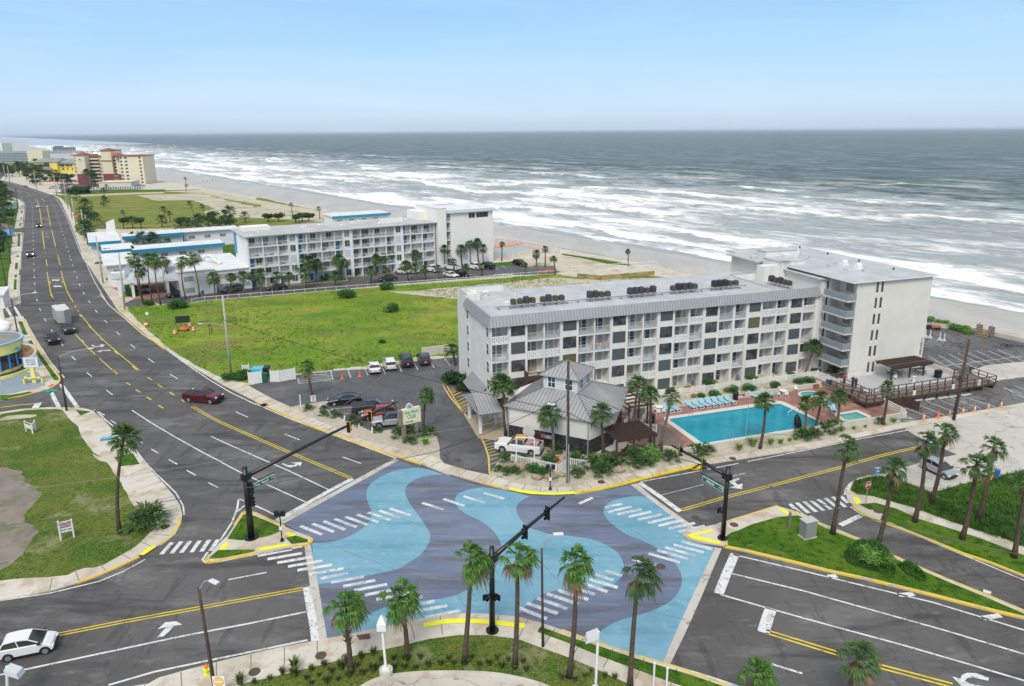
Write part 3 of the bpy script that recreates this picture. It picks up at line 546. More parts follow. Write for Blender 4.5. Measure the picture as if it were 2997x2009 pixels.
b3=smooth_path(gp(S,[(1290,250),(1200,245),(1100,262),(1030,290),(995,330),(1000,380),(1050,440),(1150,510),(1260,555),(1370,610),(1460,680),(1520,760),(1537,830),(1520,900),(1470,965),(1380,1020),(1250,1070),(1120,1105),(1030,1145),(965,1195),(945,1268)]))+gp(S,[(1000,1286),(1200,1353),(1399,1410),(1500,1180),(1620,920),(1700,750),(1768,602),(1660,576),(1573,550),(1535,515),(1558,490),(1598,478),(1500,410)])
sheet('wave_paint',b3,.011,street_blue)
# concrete bands
def band(pts,z=.009):sheet('concrete_band',pts,z,concrete_pale)
band(gp(Q,[(1300,40),(530,465),(490,455),(640,370),(860,255),(1000,175),(1270,30)]))
band(gp(Q,[(667,618),(708,600),(760,875),(790,1060),(820,1240),(765,1255),(735,1060),(700,850)]))
band(gp(S,[(1180,165),(1290,250),(1500,410),(1600,478),(1640,468),(1520,385),(1320,240),(1225,155)]))
band(gp(S,[(1400,1411),(1500,1180),(1620,920),(1700,750),(1770,600),(1815,608),(1750,760),(1680,930),(1560,1200),(1450,1425)]))
# pavement joints
# ------------------------------------------------------------------ markings
def marks(name,zf,segs,w,m,z=.018):
 mb=MB()
 for s in segs:
  P=gp(zf,[(s[i],s[i+1])for i in range(0,len(s),2)]);line_mb(mb,P,w,z)
 o=mb.build(name,m);o['kind']='structure';return o
marks('crosswalk_marking',Q,[(355,682,585,638),(420,705,652,665),(483,730,718,690),(557,755,788,715),(620,780,855,742),(697,808,930,767)],.42,paint_white)
marks('crosswalk_marking',Q,[(775,835,960,798),(845,862,1068,822),(928,887,1143,847),(1000,915,1222,874),(1072,946,1290,906),(1150,976,1370,932),(1240,1004,1460,957),(1380,1020,1540,986),(1400,1058,1625,1016),(1478,1098,1712,1050)],.40,paint_worn)
marks('crosswalk_marking',Q,[(640,483,787,540),(720,467,865,522),(797,450,940,507),(870,435,1018,491),(943,420,1090,474),(1020,405,1165,458),(1095,392,1245,443),(1168,378,1310,428),(1240,365,1380,412),(1458,327,1600,373),(1600,300,1740,348),(1735,282,1875,325),(1870,260,2010,300)],.40,paint_worn)
marks('crosswalk_marking',S,[(1018,355,1187,318),(1087,372,1255,336),(1165,390,1325,353),(1232,410,1398,371),(1303,432,1473,391),(1373,452,1550,410),(1443,472,1628,432),(1513,493,1698,452),(1000,325,1120,298),(820,298,915,255)],.42,paint_worn)
marks('crosswalk_marking',S,[(1535,562,1750,615),(1478,583,1690,638),(1420,602,1635,660),(1363,622,1580,683),(1305,645,1522,707),(1190,683,1400,735),(1000,765,1120,800),(933,790,1060,830),(893,822,1090,883),(830,845,1020,912),(740,868,930,930),(672,900,885,966),(597,925,815,997),(530,955,740,1030),(455,990,672,1063),(400,1023,597,1100)],.42,paint_worn)
marks('crosswalk_marking',W,[(1045,715,1112,638),(1110,710,1173,632),(1172,705,1230,629),(1240,702,1292,626),(1303,697,1354,621),(1362,693,1412,618)],.42,paint_white)
marks('crosswalk_marking',U,[(503,299,573,361),(552,291,633,362),(602,283,688,355),(653,276,740,347),(700,267,792,338),(750,258,840,330),(802,250,892,322),(857,243,907,294)],.45,paint_white)
marks('crosswalk_marking',BB,[(1000,1150,1270,1530),(840,1285,965,1525)],.55,paint_white)
marks('crosswalk_marking',AA,[(95,1390,160,1500),(205,1370,290,1510)],.5,paint_white,.14)
# stop lines
marks('stop_line',Q,[(990,165,860,233,740,300,620,368,480,447)],.62,paint_white)
marks('stop_line',Q,[(682,892,700,1000,725,1130,742,1255)],.62,paint_white)
marks('stop_line',S,[(1243,152,1380,245,1525,352)],.62,paint_white);marks('stop_line',U,[(122,648,60,790,8,925)],.8,paint_white)
marks('stop_line',U,[(372,1030,350,1090,318,1195)],.9,paint_white);marks('stop_line',U,[(855,447,1000,378)],.55,paint_white);marks('stop_line',BB,[(560,1568,630,1455)],.9,paint_white)
# edge lines and lane lines
marks('edge_line',FW,[(905,570,970,640,1040,780,1110,930,1200,1160,1290,1400,1360,1559),(385,1030,397,850,411,700,400,640,340,575,185,535),(380,1115,355,1430)],.18,paint_white)
marks('edge_line',B,[(910,0,1000,110,1150,235,1300,370,1500,500,1700,642,1900,780,2100,900,2339,1015),(870,1062,960,1150,1055,1228),(1000,1175,1062,1190)[:0]or(860,1060,955,1110)],.2,paint_white)
marks('edge_line',A,[(740,1120,800,1250,870,1400,960,1550)],.18,paint_white)
marks('lane_dash',A,[(308,1165,308,1178),(308,1220,309,1235),(310,1275,311,1292),(312,1335,313,1355),(315,1398,316,1417),(319,1467,322,1487),(644,1180,649,1195),(660,1233,665,1248),(681,1290,687,1305),(700,1342,708,1360),(722,1408,732,1428),(758,1482,772,1503)],.17,paint_white)
marks('turn_lane_line',A,[(414,1135,430,1245),(430,1298,447,1410,467,1510,492,1562),(520,1128,550,1238),(557,1288,580,1380,612,1475,655,1559),(455,1385,462,1410),(478,1535,492,1562),(566,1382,572,1400),(600,1448,606,1466)],.18,paint_yellow)
marks('edge_line',C,[(300,505,600,635,900,750,1200,860,1590,1005)],.2,paint_white)
marks('edge_line',AA,[(318,300,310,440,300,570),(305,630,295,830),(285,910,277,1100,283,1200,293,1310)],.18,paint_white)
marks('edge_line',BB,[(405,75,480,230,600,435,800,745,975,965),(1005,985,1055,1045)],.2,paint_white)
marks('edge_line',W,[(865,25,940,120,1010,195,1080,260,1140,320,1185,400,1192,460),(20,1012,330,965,640,890,800,825,940,748)],.16,paint_white)
marks('lane_line',C,[(0,852,300,985,600,1115,970,1290),(0,1045,170,1135,280,1185,420,1250,770,1408)],.17,paint_white)
marks('lane_line',B,[(1205,1065,1380,1180,1600,1310,1850,1450,2027,1540),(1925,1303,2027,1350)],.17,paint_white)
def dashes(zf,L,w=.17,m=paint_white,z=.018):marks('lane_dash',zf,L,w,m,z)
dashes(B,[(335,48,341,70),(360,133,372,158),(404,226,420,252),(468,330,487,358),(550,445,578,478),(656,572,690,608),(792,720,838,758),(970,880,1028,925),(808,65,825,86),(868,150,890,173),(952,243,980,268),(1060,348,1095,378),(1190,463,1233,496),(1352,592,1405,630),(1553,737,1620,778),(1755,865,1800,890),(1008,1155,1060,1188),(1240,1328,1303,1366)])
dashes(C,[(125,580,235,630),(572,783,708,837),(1098,993,1268,1052)]);dashes(W,[(978,33,1027,61),(1092,101,1147,132),(1208,171,1266,203),(1348,251,1412,283),(1478,879,1725,832)])
dashes(U,[(275,1383,590,1480)],.2)
far=[(526,640,527,653),(527,680,528,693)]
dl=gp(FW,[(330,545),(420,548),(470,580),(510,625),(527,680),(530,760),(531,860),(535,980),(538,1100),(541,1240),(545,1380),(548,1559)]);dr=gp(FW,[(620,490),(720,525),(800,575),(850,630),(880,690),(920,820),(960,940),(1010,1100),(1060,1250),(1100,1390),(1150,1559)])
mb=MB()
for path in(dl,dr):
 q=resample(path,1.5)
 for i in range(0,len(q)-3,8):line_mb(mb,q[i:i+3],.2,.018)
o=mb.build('lane_dash',paint_white);o['kind']='structure'
marks('edge_line',FW,[(30,285,240,330,360,385,520,430,820,522),(430,500,520,535),(668,560,732,615),(90,390,230,425)],.2,paint_white)
# white bars on the roads right and left
marks('lane_line',U,[(110,652,580,762,1000,865,1500,985,2134,1178),(95,783,600,905,1100,1045,1600,1185,2134,1345),(20,930,350,1025,800,1150,1300,1285,1800,1430,2134,1530)],.19,paint_white)
marks('edge_line',U,[(-60,1512,40,1548,200,1600)],.19,paint_white);marks('edge_line',S,[(1450,1420,1700,1495,1900,1560,2000,1600)],.19,paint_white)
marks('edge_line',U,[(530,335,700,425,900,505,1100,600,1400,735,1700,865,1900,940,2134,1045),(925,318,1000,372,1150,430,1400,525,1700,650,2134,830),(885,237,890,200,925,155,980,122,1045,107),(0,440,220,372,418,315)],.17,paint_white)
marks('hatch_marking',U,[(770,805,830,800),(1260,935,1365,925),(1845,1095,1970,1075),(1850,903,1905,920)],.5,paint_white)
marks('edge_line',W,[(700,1562,1000,1475,1400,1392,1700,1330,1990,1270),(0,1495,400,1410,800,1325,1200,1240,1600,1165,1990,1085)],.19,paint_white)
marks('island_marking',W,[(1545,355,1535,420,1500,510,1425,625),(1545,355,1580,370),(1535,440,1583,398),(1650,400,1720,430,1790,465),(1310,750,1345,700),(1310,750,1330,770,1400,765,1660,715,1960,665)],.2,paint_white)
marks('lane_line',PL,[(360,1455,820,1340),(1090,1260,1275,1215)],.1,paint_worn);marks('edge_line',PL,[(130,1310,780,1190),(860,1175,1205,1108),(1300,1088,1710,1010),(1720,1005,2010,950)],.15,paint_white);marks('edge_line',DK,[(0,1545,490,1443,1030,1343)],.15,paint_white)
def dbl(zf,L,w=.13,gap=.17,m=paint_yellow):
 mb=MB()
 for s in L:
  P=gp(zf,[(s[i],s[i+1])for i in range(0,len(s),2)])
  for sg in(-1,1):
   out_=[]
   for i,p in enumerate(P):
    d=(P[min(i+1,len(P)-1)]-P[max(i-1,0)]).normalized();out_.append(p+Vector((-d.y,d.x,0))*sg*gap)
   line_mb(mb,out_,w,.018)
 o=mb.build('centre_line',m);o['kind']='structure'
dbl(B,[(1755,1030,1900,1115,2027,1183)]);dbl(C,[(0,682,300,815,600,945,900,1070,1180,1188)])
dbl(W,[(345,1240,800,1150,1300,1060,1700,985,1960,938)]);dbl(S,[(1535,342,1785,269)]);dbl(U,[(0,267,400,165,800,60)]);dbl(V,[(457,588,900,460,1110,410,1300,368)])
dbl(U,[(335,1187,850,1345),(1110,1425,1640,1565)],w=.17,gap=.2)
marks('centre_line',BB,[(-200,1555,0,1530,300,1495,580,1465)],.25,paint_yellow)
# two way turn lane
tl=[(B,(465,-10,492,60)),(B,(628,0,668,78)),(B,(612,275,700,385,800,492,930,612,1070,738)),(B,(735,188,850,330,950,430,1100,560,1270,700))]
for zf,s in tl:marks('turn_lane_line',zf,[s],.16,paint_yellow)
marks('turn_lane_dash',B,[(500,98,508,110),(518,133,527,146),(685,113,695,126),(710,152,718,163),(725,190,742,212),(650,315,668,332),(740,420,768,446),(810,290,830,316),(912,400,940,428),(872,556,910,592),(1045,525,1082,556),(1028,697,1070,730),(1210,662,1250,698),(1152,812,1190,836),(1240,877,1280,902),(1337,943,1380,970),(1445,1020,1492,1047),(1350,767,1388,790),(1442,832,1485,857),(1548,900,1592,928),(1655,968,1685,990)],.2,paint_yellow)
marks('turn_lane_line',FW,[(570,570,610,610,635,680,655,800,680,1015),(765,670,790,830,825,1005),(685,1095,725,1385),(845,1085,905,1345),(740,1470,750,1559),(930,1455,965,1559),(690,1000,820,965),(700,1010,820,990),(310,425,600,520),(110,395,360,470)],.22,paint_yellow)
q1=resample(gp(FW,[(650,690),(675,850),(700,1040),(710,1130),(725,1300),(730,1470),(755,1559)]),1.0);q2=resample(gp(FW,[(760,690),(785,820),(820,1000),(845,1110),(890,1300),(925,1450)]),1.0);mb=MB()
for q in(q1,q2):
 for i in range(0,len(q)-2,7):line_mb(mb,q[i:i+2],.24,.02)
o=mb.build('turn_lane_dash',paint_yellow);o['kind']='structure'
# arrows: drawn as real polygons on the road
def arrow(zf,pts,m=paint_white):sheet('turn_arrow',gp(zf,pts),.02,m)
arrow(C,[(540,1055),(560,1052),(600,1068),(650,1068),(680,1055),(625,1045),(730,1040),(712,1085),(700,1062),(670,1080),(620,1088),(590,1080)])
arrow(B,[(832,475),(845,468),(870,482),(920,476),(915,464),(960,468),(930,492),(925,482),(870,490)]);arrow(B,[(1017,525),(1000,513),(930,518),(935,512),(885,530),(920,537),(925,524),(990,522)])
arrow(W,[(1015,1255),(1050,1215),(1080,1185),(1020,1200),(1070,1155),(1140,1148),(1180,1170),(1125,1178),(1100,1210),(1060,1245)]);arrow(PL,[(1095,1300),(1200,1270),(1215,1280),(1160,1310),(1190,1345),(1245,1330),(1240,1390),(1100,1375),(1165,1355),(1120,1330)])
arrow(U,[(1890,1510),(1885,1532),(1800,1512),(1745,1510),(1720,1530),(1755,1550),(1840,1568),(1700,1570),(1632,1500),(1690,1518),(1700,1490),(1740,1475),(1800,1478)])
for yy in(1140,1188,913,890,690):marks('turn_arrow',FW,[(735-(50 if yy<900 else 0),yy,830-(50 if yy<900 else 20),yy+5)],.45,paint_white)
arrow(A,[(470,1372),(500,1368),(525,1372),(528,1366),(550,1374),(525,1382),(500,1378),(480,1382)]);arrow(A,[(568,1430),(545,1424),(515,1426),(512,1420),(480,1432),(512,1440),(520,1434),(560,1438)])
# car park markings
def lot(name,zf,L,w=.11,m=paint_white,z=.133):marks(name,zf,L,w,m,z)
lot('bay_line',C,[(990,205,1015,293),(1145,185,1175,277),(1297,172,1333,255),(1455,165,1488,238),(1605,150,1640,220),(1755,140,1788,204),(1905,130,1937,187),(2020,87,2083,165),(690,278,705,330),(697,330,850,310,1015,292),(1000,562,1180,545)],.12)
lot('hatch_marking',C,[(690,290,1010,262),(705,262,1000,238),(850,232,995,218),(700,308,1015,280),(750,238,1005,258)],.1)
lot('wheel_stop_line',C,[(1115,605,1170,605)],.1)
lot('kerb_marking',C,[(2065,288,2035,300,2018,330,2030,370,2080,450,2150,535,2205,600)],.2,kerb_yellow)
lot('hatch_marking',C,[(2060,400,2110,380),(2085,425,2150,395),(2090,450,2170,415),(2110,470,2200,435),(2125,500,2230,450),(2145,520,2250,475),(2165,545,2255,505),(2190,570,2255,540),(2205,590,2260,565)],.13,kerb_yellow)
lot('kerb_marking',E,[(0,60,60,160,120,260,180,350,250,440,320,540,370,640,405,750,415,905)],.2,kerb_yellow)
lot('hatch_marking',E,[(345,585,515,538),(360,612,540,565),(375,640,560,592),(385,668,480,640),(395,690,480,665),(405,715,490,690),(410,745,500,720),(415,775,510,750),(418,820,490,795),(60,160,110,140),(75,190,160,155),(95,215,190,175),(115,245,200,205),(140,272,220,235),(160,300,230,265),(190,330,270,310)],.13,kerb_yellow)
lot('bay_line',DK,[(1260,540,1510,690),(1370,530,1630,680),(1480,518,1780,675),(1580,508,1890,655),(1680,505,2000,640),(1790,488,2100,630),(1905,477,2205,615),(2020,470,2303,600),(1240,590,1380,660),(1310,662,1640,622,2303,540),(1740,655,1930,720),(1925,665,2040,705),(2035,650,2140,690),(1200,327,1300,360)],.12)
lot('bay_line',DK,[(1010,1108,1280,1215),(1115,1060,1435,1190),(1240,1040,1560,1160),(1380,1020,1690,1140),(1515,1003,1840,1115),(1645,985,1990,1100),(930,1155,1090,1228),(945,1180,1085,1228),(945,1215,1100,1230),(975,1250,1130,1248),(2065,880,2303,960),(2065,880,2303,995),(2185,860,2303,905)],.12)
lot('bay_line',V,[(1275,592,1578,738),(1620,512,1800,595),(1670,655,1800,715),(2005,572,2150,640),(2070,495,2275,583),(2175,435,2339,505),(2265,378,2339,412)],.14,z=.02)
lot('bay_line',M,[(1440,700,1465,725),(1525,690,1560,715),(1810,652,1850,680),(1900,645,1990,680),(2180,620,2230,650),(2240,612,2290,640)],.15);lot('kerb_marking',M,[(1085,710,1300,695,1500,672,1640,655)],.3,paint_yellow);lot('kerb_marking',M,[(345,790,620,770,900,752,1080,735,1075,710)],.35,paint_yellow)
lot('kerb_marking',N,[(370,237,470,232,600,228)],.3,paint_yellow);lot('kerb_marking',N,[(700,232,740,245,850,240,955,225)],.4,paint_yellow)
lot('kerb_marking',LH,[(140,658,445,652),(225,830,345,800),(385,1018,600,965,625,945),(460,1095,490,1125,515,1130),(640,1055,700,1040,800,1038,845,1050,830,1062)],.35,paint_yellow)
# manholes
def manhole(zf,x,y,r=.42,z=.02,i=[0]):
 c=g(zf(x,y));mb=MB();mb.tube([(0,0,-.01),(0,0,.012)],r,20);o=mb.build('manhole_cover',mat('cast_iron',(.10,.065,.05),.7,var=.3,scale=8));o.location=(c.x,c.y,z)
 i[0]+=1;return o
for zf,x,y,z,lab in((C,2155,1030,.13,'manhole cover in the driveway below the hotel sign bed'),(E,1433,980,.13,'manhole cover in the pavement beside the broken yellow kerb'),(PL,1135,1065,.13,'manhole cover in the pavement below the pool wall'),(W,1070,543,.13,'manhole cover in the corner pavement beside the round palmetto bush'),(Q,333,1470,.13,'manhole cover in the pavement nearest the DO NOT ENTER sign'),(Q,778,1360,.13,'manhole cover in the pavement above the planted bed'),(U,115,452,.14,'manhole cover beside the right signal mast base'),(U,1115,357,.13,'manhole cover in the pale concrete apron by the STOP sign'),(S,1390,735,.02,'manhole cover in the dark wave of the painted junction'),(S,1630,393,.02,'manhole cover in the asphalt of the right approach lane')):
 tag(manhole(zf,x,y,z=z),lab,'manhole cover')
gr=sheet('storm_drain',gp(Q,[(1015,1215),(1105,1203),(1110,1240),(1035,1247)],.12),.135,mat('rusty_iron',(.13,.06,.04),.8),None);tag(recentre(gr),'rusty rectangular drain cover at the kerb behind the short palm','drain')
gr=sheet('storm_drain',gp(C,[(338,515),(395,500),(425,520),(370,532)],.12),.135,mat('dark_drain',(.02,.02,.02),.8),None);tag(recentre(gr),'dark square storm drain in the pavement by the driveway','drain')
# pavement joints: expansion grooves across the walks
jm=mat('pavement_joint',(.20,.175,.14),.9);mb=MB()
def joints(a,b,step,inner,w=.07,z=.1285):
 qa=resample(a,step)
 for i in range(1,len(qa)-1):
  p=qa[i];d=(qa[i+1]-qa[i-1]).normalized();nn=Vector((-d.y,d.x,0))*inner
  line_mb(mb,[p+nn*.03,p+nn],w,z)
joints(KE[10:-4],None,2.0,2.2);joints(KA[6:],None,2.2,-2.0)
joints(KB,None,2.4,2.3 if False else-2.3)
for L_ in([(870,270),(1110,355),(1480,490),(1700,545),(2000,640)],[(820,590),(940,650),(1270,770),(1440,840),(1690,945),(1780,1070)],[(1270,775),(1160,850)],[(1440,840),(1465,960)]):line_mb(mb,gp(Q,L_),.05,.0125)
for L_ in([(500,640),(640,800),(760,900)],[(1150,1000),(1560,1110)],[(820,290),(1130,430),(1500,700)]):line_mb(mb,gp(S,L_),.05,.0125)
o=mb.build('pavement_joint',jm);o['kind']='structure'
# ================================================================== BUILDINGS
def up_at(b,y):
 lo,hi=-5.0,120.0
 for _ in range(50):
  m_=(lo+hi)/2;v=Vector((b.x,b.y,m_-CAMH));py=PCY-FPX*v.dot(_u)/v.dot(_f)
  if py>y:lo=m_
  else:hi=m_
 return lo
def root(name,label,cat,fr,group=None):
 return thing(name,label,cat,(fr.o.x,fr.o.y,0),fr.a,group)
def roof_face(mf,ms,poly,ea,eb,step=.45,h=.05,w=.05):
 mf.add(poly,[tuple(range(len(poly)))])
 ea=Vector(ea);eb=Vector(eb);P=[Vector(p)for p in poly];e=(eb-ea).normalized()
 n=(P[1]-P[0]).cross(P[2]-P[0]).normalized()
 if n.z<0:n=-n
 proj=[(p-ea).dot(e)for p in P];lo,hi=min(proj),max(proj);t_=lo+step/2
 while t_<hi:
  hits=[]
  for i in range(len(P)):
   a,b=P[i],P[(i+1)%len(P)];pa,pb=proj[i]-t_,proj[(i+1)%len(P)]-t_
   if pa*pb<0:hits.append(a+(b-a)*(pa/(pa-pb)))
  if len(hits)==2 and(hits[0]-hits[1]).length>.15:ms.bar(hits[0]+n*h/2,hits[1]+n*h/2,w,h,up=n)
  t_+=step
def part_from(name,me,m,parent,loc=(0,0,0),rz=0):
 o=bpy.data.objects.new(name,me);COL.objects.link(o);o.parent=parent;o.location=loc;o.rotation_euler=(0,0,rz);return o
def rail_mesh(w,h=1.05,step=.14,m=railing,t=.035):
 mb=MB();mb.box(0,w,-.03,.03,h-.05,h);mb.box(0,w,-.02,.02,.08,.12)
 n=max(2,int(w/step))
 for i in range(n+1):x=t+(w-2*t)*i/n;mb.box(x-t/2,x+t/2,-t/2,t/2,.0,h-.05)
 me=mb.mesh('railing');me.materials.append(m);return me
def slot_panel_mesh(w,h=1.0):
 mb=MB();mb.box(0,w,-.06,.06,h-.14,h);mb.box(0,w,-.06,.06,0,.1);n=int(w/.29)
 for i in range(n):
  x=(i+.5)*w/n;mb.box(x-.085,x+.085,-.05,.05,.1,h-.14)
  if i%2==0 and i<n-1:mb.box(x+.085,x+w/n-.085,-.045,.045,.42,.56)
  elif i<n-1:mb.box(x+.085,x+w/n-.085,-.045,.045,.1,.24);mb.box(x+.085,x+w/n-.085,-.045,.045,h-.3,h-.14)
 me=mb.mesh('balcony_panel');me.materials.append(white);return me
def door_mesh(w=1.7,h=2.1,gl=glass_mid,fm=white,leaves=2):
 mb=MB();mb.cur=0;f=.09
 mb.box(0,w,-.05,0,h-f,h);lw=w/leaves
 for i in range(leaves):
  mb.box(i*lw,i*lw+f,-.05,0,0,h-f);mb.box((i+1)*lw-f,(i+1)*lw,-.05,0,0,h-f)
  mb.box(i*lw+f,(i+1)*lw-f,-.05,0,0,.16);mb.box(i*lw+f,(i+1)*lw-f,-.045,0,1.0,1.05)
 mb.cur=1
 for i in range(leaves):mb.box(i*lw+f,(i+1)*lw-f,-.03,-.01,.16,h-f)
 me=mb.mesh('balcony_door');me.materials.append(fm);me.materials.append(gl);return me
def window_mesh(w,h,gl=glass_dark,fm=None,f=.06,mullions=0,tr=False):
 mb=MB();mb.cur=0;mb.box(-f,w+f,-.05,0,h,h+f);mb.box(-f,w+f,-.07,0,-f,0);mb.box(-f,0,-.05,0,0,h);mb.box(w,w+f,-.05,0,0,h)
 for i in range(mullions):x=w*(i+1)/(mullions+1);mb.box(x-.03,x+.03,-.045,0,0,h)
 if tr:mb.box(0,w,-.042,0,h*.5-.03,h*.5+.03)
 mb.cur=1;mb.box(0,w,-.03,-.005,0,h)
 me=mb.mesh('window');me.materials.append(fm or white);me.materials.append(gl);return me
# ---------------------------------------------------------------- grey-roofed hotel, main wing
HR=root('hotel','five storey white stucco hotel wing with grey mansard roof edge and rooftop condensers','hotel',HF)
FL=[0,2.6,5.15,7.7,10.25,12.7]
bays=[(0.19,2.5),(5.25,7.6),(7.81,10.05),(12.87,15.2),(15.42,17.76),(20.57,22.89),(23.12,25.28),(28.19,30.47),(30.72,32.97),(35.83,38.24),(38.62,40.57),(43.54,46.01),(46.22,48.24),(51.22,53.41)]
pat=['RRRP','DDPR','DDPR','PPRR','DPRR','RPRR','PRPR','PRPR','PPRP','PPPR','RPPR','PRPP','PRPP','PRPP']
mb=MB();mb.box(.0,54.0,1.5,17.6,0,13.42)
blocks=[];prev=0.0
for a,b in bays:blocks.append((prev,a));prev=b
blocks.append((prev,54.0))
for a,b in blocks:mb.box(a,b,0,1.5,0,12.9)
for a,b in bays:
 for z in FL[1:5]:mb.box(a,b,.03,1.5,z-.2,z)
 mb.box(a,b,.03,1.5,12.65,12.9);mb.box(a,b,.05,1.5,-.1,.04)
mb.box(-.0,.25,12.4,17.6,13.42,14.45);mb.box(.25,7.6,17.3,17.6,13.42,14.45);mb.box(7.35,7.6,11.6,17.3,13.42,14.45);mb.box(.25,2.2,12.4,12.6,13.42,14.45);mb.box(.25,2.2,12.6,14.6,13.42,14.3)
mb.box(44.9,45.15,1.0,10.7,13.42,14.5);mb.box(45.15,52.5,10.5,10.75,13.42,14.6)
mb.build('wall',stucco,HR)
mb=MB();mb.box(.12,53.9,.3,17.45,13.42,13.5);mb.build('roof',grey_roof,HR)
cop_m=mat('grey_coping',(.36,.37,.375),.6)
MB().box(-.03,.28,12.37,17.63,14.45,14.5).box(.28,7.63,17.27,17.63,14.45,14.5).box(7.32,7.63,11.57,17.27,14.45,14.5).build('parapet_coping',cop_m,HR)
MB().box(44.87,45.18,.97,10.47,14.5,14.56).build('parapet_coping',cop_m,HR);MB().box(44.87,52.5,10.47,10.78,14.6,14.66).build('parapet_coping',cop_m,HR)
mf=MB();ms=MB()
roof_face(mf,ms,[(-.42,-.42,12.62),(54.3,-.42,12.62),(54.3,.12,14.0),(.1,.12,14.0)],(-.42,-.42,12.62),(54.3,-.42,12.62),.47)
roof_face(mf,ms,[(-.42,12.9,12.62),(-.42,-.42,12.62),(.1,.12,14.0),(.1,12.9,14.0)],(-.42,12.9,12.62),(-.42,-.42,12.62),.47)
mf.add([(.1,.12,14.0),(54.3,.12,14.0),(54.3,.4,13.98),(.4,.4,13.98)],[(0,1,2,3)]);mf.add([(.4,.4,13.98),(54.3,.4,13.98),(54.3,.4,13.45),(.4,.4,13.45)],[(0,1,2,3)])
mf.add([(.1,.12,14.0),(.4,.4,13.98),(.4,12.9,13.98),(.1,12.9,14.0)],[(0,1,2,3)]);mf.add([(.4,.4,13.98),(.4,12.9,13.98),(.4,12.9,13.45),(.4,.4,13.45)],[(0,1,2,3)])
mf.add([(-.42,-.42,12.6),(54.3,-.42,12.6),(54.3,.02,12.6),(.0,.02,12.6)],[(0,1,2,3)]);mf.add([(-.42,-.42,12.6),(0.0,.02,12.6),(0,12.9,12.6),(-.42,12.9,12.6)],[(0,1,2,3)])
mf.add([(54.3,-.42,12.6),(54.3,.4,12.6),(54.3,.4,13.98),(54.3,.12,14.0)],[(0,1,2,3)]);mf.add([(-.42,12.9,12.6),(.1,12.9,14.0),(.4,12.9,13.98),(.4,12.9,12.6)],[(0,1,2,3)])
o=mf.build('mansard_fascia',mat('mansard_grey',(.34,.355,.365),.5,var=.1,scale=.5),HR);ms.build('fascia_seam',mat('mansard_seam',(.20,.21,.22),.5),o)
wm=window_mesh(1.92,1.52,glass_dark,mat('bronze_frame',(.04,.04,.042),.5),.04)
wm2=wm.copy();wm2.materials[1]=mat('tan_curtained_glass',(.13,.115,.055),.25)
wm3=wm.copy();wm3.materials[1]=mat('grey_blind_glass',(.085,.10,.105),.25)
for ci,u in enumerate((2.92,10.54,18.2,25.85,33.5,41.15,48.83)):
 for k in range(5):
  if ci<2 and k<1:continue
  part_from('window',wm2 if(ci,k)in((5,3),(1,2))else wm3 if(ci*3+k*5)%7<3 else wm,None,HR,(u,0,FL[k]+(.92 if k else .62)))
dm=door_mesh(1.75);dm2=door_mesh(1.75,2.1,glass_dark);dmy=door_mesh(1.75,2.1,glass_mid,mat('ochre_door_frame',(.50,.36,.12),.7));dcurt=door_mesh(1.75,2.1,mat('pale_curtain_glass',(.42,.45,.46),.3,var=.2,scale=2))
RL={};PN={}
for bi,(a,b)in enumerate(bays):
 w_=round(b-a,2)
 if w_ not in RL:RL[w_]=rail_mesh(w_-.02);PN[w_]=slot_panel_mesh(w_-.02)
 for k in range(5):
  kind_=(bi*7+k*5)%9;me=dm2 if kind_ in(0,3,5)else dcurt if kind_ in(2,7)else dm
  if(bi,k)in((5,1),(1,2),(9-2,4),(1,4)):me=dmy
  part_from('balcony_door',me,None,HR,(a+.12,1.49,FL[k]+.03))
  if k==0:continue
  c=pat[bi][k-1]
  if c=='R':part_from('balcony_railing',RL[w_],None,HR,(a+.01,.06,FL[k]))
  if c=='P':part_from('balcony_panel',PN[w_],None,HR,(a+.01,.07,FL[k]))
# end wall windows
sw=window_mesh(.95,1.55,glass_dark,white,.07,tr=True)
for k in range(5):part_from('window',sw,None,HR,(0,12.05,FL[k]+(.7 if k else .3)),-R(90));part_from('window',sw,None,HR,(0,1.85,FL[k]+.7),-R(90))
mf=MB();ms=MB();roof_face(mf,ms,[(-1.5,9.6,1.9),(-1.5,2.2,1.9),(-.02,2.2,3.4),(-.02,9.6,3.4)],(-1.5,9.6,1.9),(-1.5,2.2,1.9),.45);mf.add([(-1.5,9.6,1.85),(-1.5,2.2,1.85),(-.02,2.2,3.3),(-.02,9.6,3.3)],[(3,2,1,0)])
o=mf.build('awning',metal_roof,HR);ms.build('awning_seam',seam,o)
for mb in(MB().box(1.0,1.9,13.2,14.2,14.3,14.7),MB().box(3.4,3.9,14.2,14.7,13.5,14.1).box(3.2,4.1,14.0,14.9,14.1,14.3),MB().box(4.6,5.4,7.4,8.2,13.5,14.0)):mb.build('roof_vent',white,HR)
# wooden balcony deck on the front
mb=MB();mb.box(4.7,8.0,-1.6,-.02,4.95,5.1)
for x in(4.75,6.3,7.9):mb.box(x-.07,x+.07,-1.6,-1.46,0,6.15)
mb.box(4.7,8.0,-1.58,-1.48,6.0,6.12);mb.box(4.7,4.82,-1.5,-.02,6.0,6.12)
for i in range(22):x=4.8+i*.145;mb.box(x,x+.05,-1.56,-1.51,5.15,6.0)
for i in range(10):y=-1.4+i*.14;mb.box(4.73,4.78,y,y+.05,5.15,6.0)
mb.box(4.55,4.7,-1.6,-.02,2.2,4.95)
mb.build('timber_balcony',wood_dark,HR)
